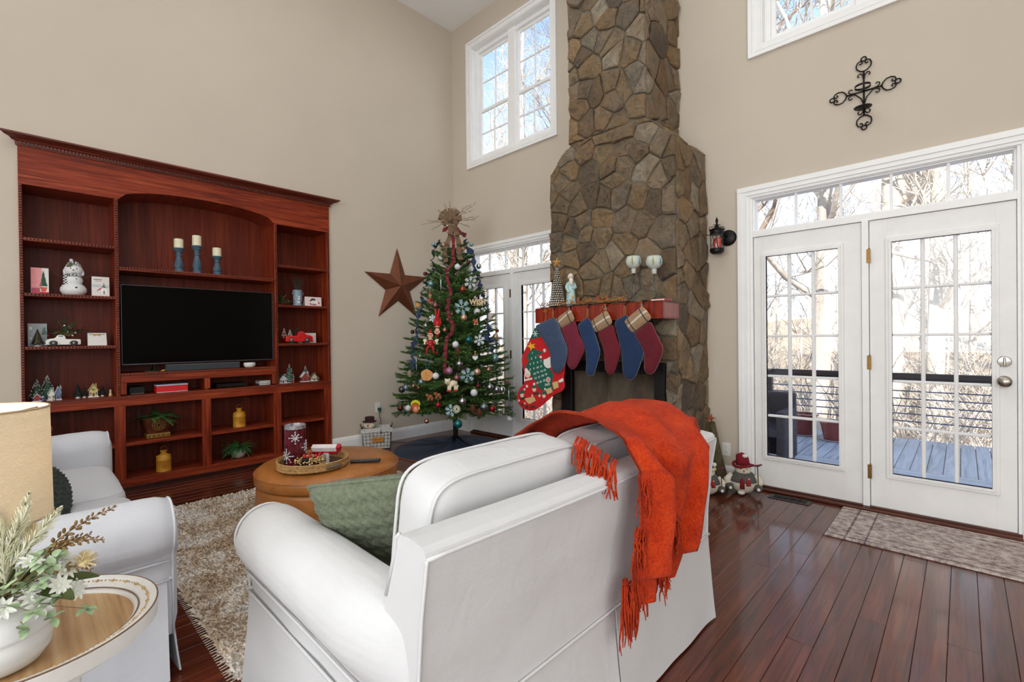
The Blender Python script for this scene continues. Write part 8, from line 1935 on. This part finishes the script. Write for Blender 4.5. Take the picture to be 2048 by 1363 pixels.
def outlet(label, x, y, z, axis):
    t = thing('wall_outlet', label, 'outlet', (x, y, z - .057)); T = (lambda u, v, d: (x + u, y - d, z + v)) if axis == 'y' else (lambda u, v, d: (x + d, y + u, z + v)); OP = pm('outlet_white', (228, 225, 219), .4, var=.02)
    def bxx(u0, v0, u1, v1, d0, d1, c=.0015): p, q = T(u0, v0, d0), T(u1, v1, d1); return MB().cham(p[0], p[1], p[2], q[0], q[1], q[2], c)
    pl = build('plate', bxx(-.035, -.057, .035, .057, 0, .006, .002), OP, t)
    for s in (-1, 1):
        sk = build('socket', bxx(-.016, s * .021 - .014, .016, s * .021 + .014, .006, .008, .0008), OP, t)
        for u in (-.006, .006): build('slot', bxx(u - .001, s * .021 - .002, u + .001, s * .021 + .007, .0078, .0083, .0001), BLACK, sk)
        build('ground_hole', bxx(-.002, s * .021 - .010, .002, s * .021 - .006, .0078, .0083, .0001), BLACK, sk)
    return t, T
t, T = outlet('white outlet with a dark green plug above the wire basket', 0, -1.222, .438, 'x')
t2 = thing('green_plug', 'dark green plug and cord in the outlet above the wire basket', 'plug', (.02, -1.215, .38)); GPL = pm('green_plug_rubber', (18, 74, 66), .5); b = MB().rbox(.009, -1.232, .395, .04, -1.196, .435, .005, 2); build('plug_body', b, GPL, t2); build('plug_tail', MB().tube([(.03, -1.214, .398), (.032, -1.214, .37)], [.009, .005], 8), GPL, t2, smooth=AL)
build('cord', MB().tube([(.032, -1.214, .372), (.035, -1.22, .33), (.03, -1.205, .30), (.034, -1.20, .20), (.03, -1.16, .03), (.06, -1.1, .006), (.2, -1.0, .005), (.3, -.98, .005)], .0028, 6), pm('dark_green_cord', (24, 52, 44), .6), t2, smooth=AL)
outlet('white outlet between the leaning log and the door casing', 3.669, 0, .283, 'y')
# ---------------------------------------------------------------- on the floor
A0 = Vector((.226, -1.54, 0)); ud = Vector((.142, .265, 0)).normalized(); wd_ = Vector((-ud.y, ud.x, 0)); BL, BW, BH = .30, .20, .235
t = thing('wire_basket', 'wire basket with a white printed liner and bone tag under the outlet', 'basket', tuple(A0 + ud * BL / 2 + wd_ * BW / 2))
# small basket leaves the baseboard clear
Bq = lambda u, w, z: tuple(A0 + ud * (BL / 2 + (u - .5) * BL * (1 + .10 * z / BH)) + wd_ * (BW / 2 + (w - .5) * BW * (1 + .08 * z / BH)) + Vector((0, 0, z + .003)))
m, n, bs = newmat('pawprint_liner'); vv_ = N(n, 'ShaderNodeTexVoronoi'); vv_.inputs['Scale'].default_value = 55; n.links.new(coords(n, 1), vv_.inputs['Vector']); n.links.new(ramp(n, vv_.outputs['Distance'], [(.16, rgb(70, 66, 62)), (.26, rgb(206, 202, 196))]), bs.inputs['Base Color']); bs.inputs['Roughness'].default_value = .95; LIN = m
b = MB(); per = [(0, 0), (1, 0), (1, 1), (0, 1)]; V = []
ins = .012
def lin_pt(u, w, z): return Bq(.5 + (u - .5) * .94, .5 + (w - .5) * .92, z)
def lf(u, v):
    k = u * 4; i = int(k) % 4; f = k - int(k); p, q = per[i], per[(i + 1) % 4]; z = .006 + v * (BH + .004); o_ = .012 * nz(u * 9, v * 3, 4); P = lin_pt(p[0] * (1 - f) + q[0] * f, p[1] * (1 - f) + q[1] * f, z); return (P[0] + o_ * .4, P[1] + o_ * .4, P[2])
b.grid(lf, 48, 12, cu=True); b.add([lin_pt(0, 0, .006), lin_pt(1, 0, .006), lin_pt(1, 1, .006), lin_pt(0, 1, .006)], [(0, 1, 2, 3)])
def cuffn(u, v):
    k = u * 4; i = int(k) % 4; f = k - int(k); p, q = per[i], per[(i + 1) % 4]; e_ = 1.05 + .02 * v; P = Bq(.5 + ((p[0] * (1 - f) + q[0] * f) - .5) * e_, .5 + ((p[1] * (1 - f) + q[1] * f) - .5) * e_, BH + .008 - v * .045 + .006 * nz(u * 14, v, 2)); return P
b.grid(cuffn, 48, 5, cu=True); build('liner', b, LIN, t, smooth=50, fix=False)
b = MB()
for i in range(9):
    u = i / 8
    for w in (0, 1): b.tube([Bq(u, w, 0), Bq(u, w, BH)], .0018, 5)
for i in range(1, 6):
    w = i / 6
    for u in (0, 1): b.tube([Bq(u, w, 0), Bq(u, w, BH)], .0018, 5)
for j in range(7):
    z = BH * j / 6; b.tube([Bq(0, 0, z), Bq(1, 0, z), Bq(1, 1, z), Bq(0, 1, z)], .0018 if j < 6 else .003, 5, closed=True)
build('wire_mesh', b, pm('dark_wire', (52, 50, 54), .5, .6), t)
for u in (0, 1): build('handle', MB().tube([Bq(u, .3, BH), tuple(Vector(Bq(u, .3, BH + .04)) + ud * (u - .5) * .02), tuple(Vector(Bq(u, .7, BH + .04)) + ud * (u - .5) * .02), Bq(u, .7, BH)], .003, 6), pm('dark_wire', (52, 50, 54), .5, .6), t); build('handle_grip', MB().tube([tuple(Vector(Bq(u, .34, BH + .04)) + ud * (u - .5) * .02), tuple(Vector(Bq(u, .66, BH + .04)) + ud * (u - .5) * .02)], .009, 8), pm('grip_wood', (140, 104, 76), .7), t, smooth=AL)
bone = []; 
for cx_, cz_, a0, a1 in ((.05, .014, -.6, 2.4), (-.05, .014, .75, 3.7), (-.05, -.014, 2.55, 5.5), (.05, -.014, 3.9, 6.9)): bone += [(cx_ + .017 * cos(a0 + (a1 - a0) * i / 6), cz_ + .017 * sin(a0 + (a1 - a0) * i / 6)) for i in range(7)]
bc_ = Vector(Bq(.52, 0, .115)) - wd_ * .004; bt = build('bone_tag', MB().prism(bone, lambda q, k: tuple(bc_ + ud * q[0] * 1.0 + Vector((0, 0, q[1])) - wd_ * .006 * k)), pm('tag_wood', (196, 132, 50), .6, var=.12), t)
build('lettering', text_mb('PLAY DAY', .021, lambda u, v, d: tuple(bc_ + ud * u + Vector((0, 0, v)) - wd_ * (.0064 + d)), .0004, .0003), pm('burnt_brown', (90, 56, 24), .8), bt, fix=False)
build('drawstring', MB().tube([tuple(Vector(Bq(.62, 0, BH)) - wd_ * .014), tuple(Vector(Bq(.63, 0, BH - .03)) - wd_ * .016), tuple(Vector(Bq(.63, 0, BH - .05)) - wd_ * .016)], [.0025, .003, .008], 6), BLACK, t)
# plush snowman peeking out of the basket
WF = pm('cream_plush', (226, 216, 196), .95, var=.06, scale=200, bmp=.4, bscale=400); HATB = pm('maroon_felt', (58, 20, 30), .9)
pc = Vector(Bq(.27, .5, BH + .035)); t = thing('plush_snowman', 'plush snowman head in a maroon hat peeking out of the wire basket', 'plush toy', tuple(pc - Vector((0, 0, .12))))
build('body', MB().ball(tuple(pc - Vector((0, 0, .11))), .06, 16, 10), WF, t, smooth=AL); h = build('head', MB().ball(tuple(pc), .068, 22, 14, sq=(1, 1, .78)), WF, t, smooth=AL)
build('nose', MB().ball(tuple(pc + fv * .066 + Vector((0, 0, .006))), .013, 10, 8), pm('carrot_orange', (214, 110, 50), .6), h, smooth=AL)
for s in (-1, 1): build('eye', MB().ball(tuple(pc + fv * .058 + rvw * s * .024 + Vector((0, 0, .02))), .0045, 8, 6), BLACK, h)
b = MB().tube([tuple(pc + fv * (.062 - abs(k) * .004) + rvw * k * .012 + Vector((0, 0, -.026 + .002 * k * k))) for k in (-2, -1, 0, 1, 2)], .002, 5); build('mouth', b, BLACK, h)
hat = build('hat', MB().lathe([(.0, .040), (.078, .038), (.082, .044), (.05, .05), (.054, .075), (.05, .096), (.02, .10), (0, .10)], tuple(pc), 24), HATB, t, smooth=40); build('scarf', MB().tube([tuple(pc + Vector((.05 * cos(a), .05 * sin(a), -.052))) for a in [2 * PI * i / 20 for i in range(20)]], .012, 8, closed=True), HATB, t, smooth=AL)
# stuffed snowmen by the door
def snowman(label, loc, r, hatm, facing, tall):
    x, y, z = loc; t = thing('stuffed_snowman', label, 'plush toy', loc, 'stuffed snowmen by the door'); f = Vector((cos(facing), sin(facing), 0)); s_ = Vector((-f.y, f.x, 0)); c = Vector(loc); P = lambda a, b_, h: tuple(c + s_ * a * r + f * b_ * r + Vector((0, 0, h * r)))
    build('body', MB().ball(P(0, 0, .9), r, 28, 18, sq=(1, 1, .92)), WF, t, smooth=AL); VST = pm('grey_flannel', (86, 84, 78), .95, var=.15, scale=90)
    vs = MB().grid(lambda u, v: tuple(Vector(P(0, 0, .9)) + (f * cos(-1.2 + 2.4 * u + .0) * cos(.05 + v * .95) + s_ * sin(-1.2 + 2.4 * u) * cos(.05 + v * .95)) * r * 1.03 + Vector((0, 0, .95 * r * sin(.05 + v * .95)))), 20, 10); build('waistcoat', vs, VST, t, smooth=AL, fix=False)
    h = build('head', MB().ball(P(0, .15, 1.82), r * .58, 22, 14, sq=(1, 1, .85)), WF, t, smooth=AL)
    b = MB().lathe([(r * .085, 0), (r * .05, r * .2), (0, r * .46)], (0, 0, 0), 10); b.xf(Matrix.Translation(Vector(P(0, .66, 1.82))) @ (f + Vector((0, 0, .05))).to_track_quat('Z', 'Y').to_matrix().to_4x4()); build('nose', b, pm('carrot_orange', (214, 110, 50), .6), h, smooth=AL)
    for k in (-1, 1): build('eye', MB().ball(P(k * .2, .66, 1.95), r * .045, 8, 6), BLACK, h)
    SCF = pm('striped_scarf', (150, 40, 40), .95, var=.6, scale=60, stretch=(.2, .2, 2)); sc2 = build('scarf', MB().tube([P(.5 * cos(a), .15 + .5 * sin(a), 1.42) for a in [2 * PI * i / 22 for i in range(22)]], r * .16, 8, closed=True), SCF, t, smooth=AL)
    for k, L in ((-.12, .85), (.22, .6)): build('scarf_end', MB().tube([P(k, .62, 1.4), P(k * 1.2, .98, 1.1), P(k * 1.3, 1.06, 1.4 - L)], [r * .12, r * .15, r * .17], 8), SCF if k > 0 else hatm[0], sc2, smooth=AL)
    for k in (-1, 1):
        ar = build('arm', MB().tube([P(k * .75, .2, 1.35), P(k * 1.12, .3, 1.0), P(k * 1.0, .55, .68)], [r * .26, r * .28, r * .24], 10), WF, t, smooth=AL); build('mitten', MB().ball(P(k * .98, .62, .58), r * .3, 14, 10), VST, ar, smooth=AL); build('pompom', MB().ball(P(k * .95, .95, .55), r * .12, 10, 8), FW, ar, smooth=AL)
    for k in range(4): build('button', MB().ball(P(.32, .93 - .02 * k, 1.3 - .16 * k), r * .05, 8, 6), FW, t)
    build('foot_patch', MB().ball(P(-.2, .82, .22), r * .26, 12, 8, sq=(1, 1, .6)), FW, t, smooth=AL)
    if tall: ht = build('hat', MB().tube([P(0, .12, 2.16), P(-.02, .1, 2.5), P(-.06, .05, 2.85), P(-.02, .1, 3.02)], [r * .5, r * .46, r * .42, r * .12], 16), hatm[0], t, smooth=AL); build('hat_brim', MB().tube([P(.68 * cos(a), .14 + .68 * sin(a), 2.16 + .08 * sin(2 * a)) for a in [2 * PI * i / 24 for i in range(24)]], r * .1, 8, closed=True), hatm[0], ht, smooth=AL); build('hat_patch', MB().ball(P(.12, .38, 2.88), r * .2, 10, 8, sq=(1, 1, .7)), FW, ht, smooth=AL)
    else: ht = build('hat', MB().tube([P(0, .12, 2.1), P(0, .1, 2.45), P(.1, .0, 2.75), P(.4, .2, 2.6)], [r * .56, r * .5, r * .3, r * .12], 16), hatm[0], t, smooth=AL); build('hat_cuff', MB().tube([P(.56 * cos(a), .14 + .56 * sin(a), 2.1) for a in [2 * PI * i / 24 for i in range(24)]], r * .13, 8, closed=True), pm('cream_knit', (214, 196, 150), .95, var=.15, scale=80), ht, smooth=AL); build('pompom', MB().ball(P(.5, .3, 2.45), r * .18, 10, 8), FW, ht, smooth=AL)
    b = MB().tube([P(.98, .72, .3), P(.92, .78, 2.0), P(.9, .8, 2.3)], r * .035, 6); st = build('broom_stick', b, pm('twig_brown', (84, 50, 34), .8), t); build('broom_head', MB().tube([P(.6, .85, 2.32), P(.9, .82, 2.3), P(1.2, .8, 2.42)], [r * .05, r * .09, r * .05], 8), pm('rust_twigs', (92, 40, 40), .9), st)
snowman('stuffed snowman in a dark red hat holding a broom beside the door', (3.865, -.20, .002), .105, (pm('crimson_knit', (124, 14, 30), .95, var=.15, scale=120),), -1.15, True)
snowman('stuffed snowman in a grey hat half hidden behind the loveseat', (3.665, -.42, .002), .098, (pm('grey_knit', (92, 92, 96), .95, var=.15, scale=120),), -1.0, False)
# bark-covered log tree with a rusty star leaning against the chimney
t = thing('mossy_log', 'mossy forked log leaning on the chimney with a rusty star on top', 'log', (3.63, -.08, 0)); MOS = pm('mossy_bark', (88, 78, 52), .95, var=.45, scale=18, stretch=(1, 1, .5), bmp=.8, bscale=60, bdist=.02)
build('bark', MB().tube([(3.675, -.10, .002), (3.66, -.11, .1), (3.635, -.12, .25), (3.615, -.13, .40), (3.60, -.135, .53)], [.052, .046, .04, .032, .022], 12), MOS, t, smooth=AL); build('bark_fork', MB().tube([(3.62, -.07, .002), (3.615, -.09, .2), (3.605, -.12, .42)], [.045, .038, .022], 10), MOS, t, smooth=AL)
cst = Vector((3.60, -.165, .565)); pts = [((.045 if i % 2 == 0 else .018) * sin(i * PI / 5 + .25), (.045 if i % 2 == 0 else .018) * cos(i * PI / 5 + .25)) for i in range(10)]; V = [tuple(cst + rvw * p[0] + Vector((0, 0, p[1]))) for p in pts] + [tuple(cst + fv * .012), tuple(cst - fv * .004)]; build('rusty_star', MB().add(V, [(i, (i + 1) % 10, 10) for i in range(10)] + [((i + 1) % 10, i, 11) for i in range(10)]), pm('rust_orange_metal', (150, 78, 46), .7, .2, .3, 60), t)
# floor register
t = thing('floor_register', 'dark iron scrollwork floor vent in front of the left door leaf', 'vent', (4.18, -.12, 0)); vx0, vx1, vy0, vy1 = 4.045, 4.325, -.195, -.085; IR = pm('dark_pewter', (62, 62, 62), .45, .5)
b = MB(); b.cham(vx0, vy0, .0005, vx1, vy0 + .016, .005, .001); b.cham(vx0, vy1 - .016, .0005, vx1, vy1, .005, .001); b.cham(vx0, vy0 + .016, .0005, vx0 + .03, vy1 - .016, .005, .001); b.cham(vx1 - .03, vy0 + .016, .0005, vx1, vy1 - .016, .005, .001); build('frame', b, IR, t); build('dark_well', MB().box(vx0 + .03, vy0 + .016, .0004, vx1 - .03, vy1 - .016, .001), pm('vent_black', (8, 8, 8), .9), t)
b = MB()
for k in range(5): cx_ = vx0 + .052 + k * .044; b.tube([(cx_ + .02 * cos(a) * (1 - .1 * i), (vy0 + vy1) / 2 + .034 * sin(a) * (1 - .1 * i), .0035) for i, a in enumerate([.7 * j + k for j in range(9)])], .003, 5); b.tube([(cx_ - .02, vy0 + .014, .0035), (cx_ + .02, vy1 - .014, .0035)], .003, 5)
build('scrollwork', b, IR, t, smooth=AL)
# ---------------------------------------------------------------- on the ottoman
OTZ = .421; TCX, TCY, TR = 1.985, -2.855, .222
t = thing('woven_tray', 'round woven seagrass tray on the leather ottoman', 'tray', (TCX, TCY, OTZ)); SGR = pm('seagrass', (186, 146, 92), .8, var=.3, scale=60, bmp=.3, bscale=200)
build('tray_base', MB().lathe([(TR - .012, 0), (TR - .012, .006), (0, .006)], (TCX, TCY, OTZ), 48), pm('dark_tray_base', (84, 56, 38), .7, var=.2), t)
br_ = MB(); nk = 72
for lay in range(3):
    for k in range(nk):
        a = 2 * PI * (k + .5 * lay) / nk; c = Vector((TCX + (TR - .004) * cos(a), TCY + (TR - .004) * sin(a), OTZ + .010 + lay * .0145)); d = Vector((-sin(a), cos(a), .55 * (1 if lay % 2 else -1))).normalized(); br_.tube([c - d * .016, c, c + d * .016], [.004, .0078, .004], 6)
rim_ = build('braided_rim', br_, SGR, t, smooth=AL, kind='stuff'); build('rim_cord', MB().tube([(TCX + TR * cos(2 * PI * i / 60), TCY + TR * sin(2 * PI * i / 60), OTZ + .05) for i in range(60)], .005, 6, closed=True), SGR, t, smooth=AL)
build('handle_gap', MB().tube([(TCX + (TR + .006) * cos(a), TCY + (TR + .006) * sin(a), OTZ + .024) for a in [-.05 + .45 * i / 8 for i in range(9)]], .011, 8), pm('grey_strap', (112, 96, 78), .8), rim_, smooth=AL)
IZ = OTZ + .0065; hx_, hy_ = TCX - .085, TCY - .085
t = thing('candle_vase', 'deep red ribbed glass candle cylinder with silver snowflakes on the tray', 'candle holder', (hx_, hy_, IZ)); WGL = newmat('wine_glass_ribbed'); m, n, bs = WGL; n.links.new(ramp(n, noisetex(n, coords(n, 20), 1, 2), [(.3, rgb(76, 8, 24)), (.7, rgb(128, 18, 40))]), bs.inputs['Base Color']); bs.inputs['Roughness'].default_value = .12; bs.inputs['Transmission Weight'].default_value = .35; bs.inputs['Coat Weight'].default_value = .6
V = []; nn_ = 72
def rib(u, v): r_ = .064 + (.0022 if int(u * nn_ + .5) % 2 else 0); a = u * 2 * PI; return (hx_ + r_ * cos(a), hy_ + r_ * sin(a), IZ + .008 + v * .242)
gb = build('glass', MB().grid(rib, nn_, 4, cu=True), m, t, fix=False); b = MB().lathe([(.06, .008), (.06, .25)], (hx_, hy_, IZ), 36); build('inner_wall', b, m, t, smooth=AL, fix=False); build('base', MB().lathe([(.05, 0), (.064, .003), (.064, .01), (0, .012)], (hx_, hy_, IZ), 36), m, t, smooth=40); build('silver_rim', MB().lathe([(.067, .245), (.0675, .268), (.064, .27), (.0625, .246)], (hx_, hy_, IZ), 48), pm('silver_leaf', (196, 192, 196), .3, .8, .25, 120), t, smooth=40)
for a_, z_, r in ((-.35, .19, .038), (-1.25, .07, .046), (.9, .12, .04), (2.6, .15, .04)):
    b = MB()
    for k in range(8):
        q = k * PI / 4; 
        L = r if k % 2 == 0 else r * .72; P_s = [(hx_ + .0685 * cos(a_ + L * f * cos(q) / .068), hy_ + .0685 * sin(a_ + L * f * cos(q) / .068), IZ + z_ + L * f * sin(q)) for f in (0, .5, 1)]; b.tube(P_s, .0035, 5); b.ball(P_s[2], .006, 6, 5); b.ball(P_s[1], .0055, 6, 5)
    build('snowflake', b, pm('glitter_silver', (206, 202, 206), .35, .6, .3, 300), gb, smooth=AL)
cx_, cy_ = TCX + .045, TCY - .045; t = thing('bead_bowl', 'dark red bowl piled with gold beads and a black bow on the tray', 'bowl', (cx_, cy_, IZ)); build('bowl', MB().lathe([(.06, 0), (.085, .012), (.098, .03), (.094, .032), (.08, .018), (0, .01)], (cx_, cy_, IZ), 36), pm('maroon_lacquer', (84, 26, 26), .35), t, smooth=AL)
b = MB(); rb = random.Random(9)
for i in range(230):
    a = rb.uniform(0, 6.28); q = rb.gauss(.062, .022); b.ball((cx_ + q * cos(a), cy_ + q * sin(a), IZ + .034 + rb.uniform(0, .03) * (1 - abs(q - .06) / .1)), rb.uniform(.005, .0085), 6, 5)
build('gold_beads', b, pm('pearl_gold', (206, 176, 122), .25, .7, .3, 200), t, smooth=AL, kind='stuff'); build('bow_tie', MB().ball(tuple(Vector((cx_, cy_, IZ + .058)) + fv * .055), .021, 10, 8, sq=(1.3, 1.3, .8)), BLACK, t, smooth=AL)
for k in range(14): a = rb.uniform(0, 6.28); build('red_bead', MB().ball((cx_ - .03 + .05 * cos(a), cy_ + .03 + .05 * sin(a), IZ + .06 + rb.uniform(0, .014)), .009, 8, 6), pm('shiny_red_bead', (186, 24, 34), .2), t, smooth=AL)
M_ = Matrix.Translation(Vector((TCX - .01, TCY + .085, IZ + .085))) @ Matrix.Rotation(.76, 4, 'Z') @ Matrix.Rotation(.55, 4, 'X'); t = thing('red_gift_box', 'small red and white box propped at the back of the tray', 'box', (TCX - .01, TCY + .085, IZ)); build('carton', MB().rbox(-.085, -.018, -.03, .085, .018, .03, .003, 2, xf=M_), pm('gift_white', (222, 214, 210), .5), t); build('red_band', MB().rbox(-.088, -.0195, -.031, .088, .0195, -.004, .003, 2, xf=M_), pm('gift_red', (186, 22, 36), .4), t); build('red_ribbon', MB().rbox(.085, -.02, -.01, .112, .02, .034, .006, 2, xf=M_), pm('gift_red', (186, 22, 36), .4), t); build('stand', MB().box(TCX - .05, TCY + .075, IZ, TCX + .03, TCY + .095, IZ + .06), pm('gift_white', (222, 214, 210), .5), t)
def remote(label, c, L, w_, yaw, mat, bm_, n, rows):
    t = thing('remote_control', label, 'remote', c); M_ = Matrix.Translation(Vector(c)) @ Matrix.Rotation(yaw, 4, 'Z'); bd = build('body', MB().rbox(-L / 2, -w_ / 2, 0, L / 2, w_ / 2, .016, .005, 3, xf=M_), mat, t, smooth=40)
    for i in range(n):
        for j in range(rows): u, v = -L * .42 + L * .84 * i / (n - 1), (j - (rows - 1) / 2) * w_ * .26; build('button', MB().rbox(u - .0045, v - .0035, .0155, u + .0045, v + .0035, .0178, .001, 1, xf=M_), bm_, bd)
    return t
remote('black remote control lying on the leather top of the ottoman', (2.169,-2.573,.4205), .20, .046, .92, pm('remote_black', (28, 27, 28), .4), pm('remote_grey', (110, 108, 106), .5), 11, 3)
remote('white remote control lying inside the woven tray', (TCX + .115, TCY + .055, IZ + .001), .12, .045, .2, pm('remote_white', (214, 214, 214), .4), pm('remote_teal', (84, 120, 136), .5), 5, 2)
# dark carved piece with a reddish cap standing on the left sofa behind the lampshade
px_, py_ = -4.0942453008251665, 0
t = thing('carved_stand', 'narrow dark carved stand with a red-brown top glimpsed beside the lampshade', 'ornament', (1.30, px_ - .03, .49)); CAR = pm('carved_dark_wood', (58, 42, 34), .7, var=.35, scale=60)
pts = [(1.30 + .012 * sin(i * 1.7), px_ - .03 + .012 * cos(i * 1.7), .492 + .022 * i) for i in range(13)]; build('twisted_post', MB().tube(pts, [.017 + .005 * (i % 3 == 0) for i in range(13)], 8), CAR, t, smooth=AL); build('cap', MB().rbox(1.25, px_ - .085, .755, 1.35, px_ + .005, .772, .004, 2), pm('redbrown_cap', (124, 54, 36), .5), t); build('capital', MB().rbox(1.27, px_ - .062, .72, 1.33, px_ + .002, .756, .008, 2), CAR, t)
for z in (.56, .64, .70): build('berry', MB().ball((1.315, px_ - .055, z), .012, 8, 6), pm('dark_red_bead', (96, 34, 34), .4), t, smooth=AL)
build('foot', MB().lathe([(.035, 0), (.03, .01), (.015, .016), (0, .016)], (1.30, px_ - .03, .488), 12), CAR, t)
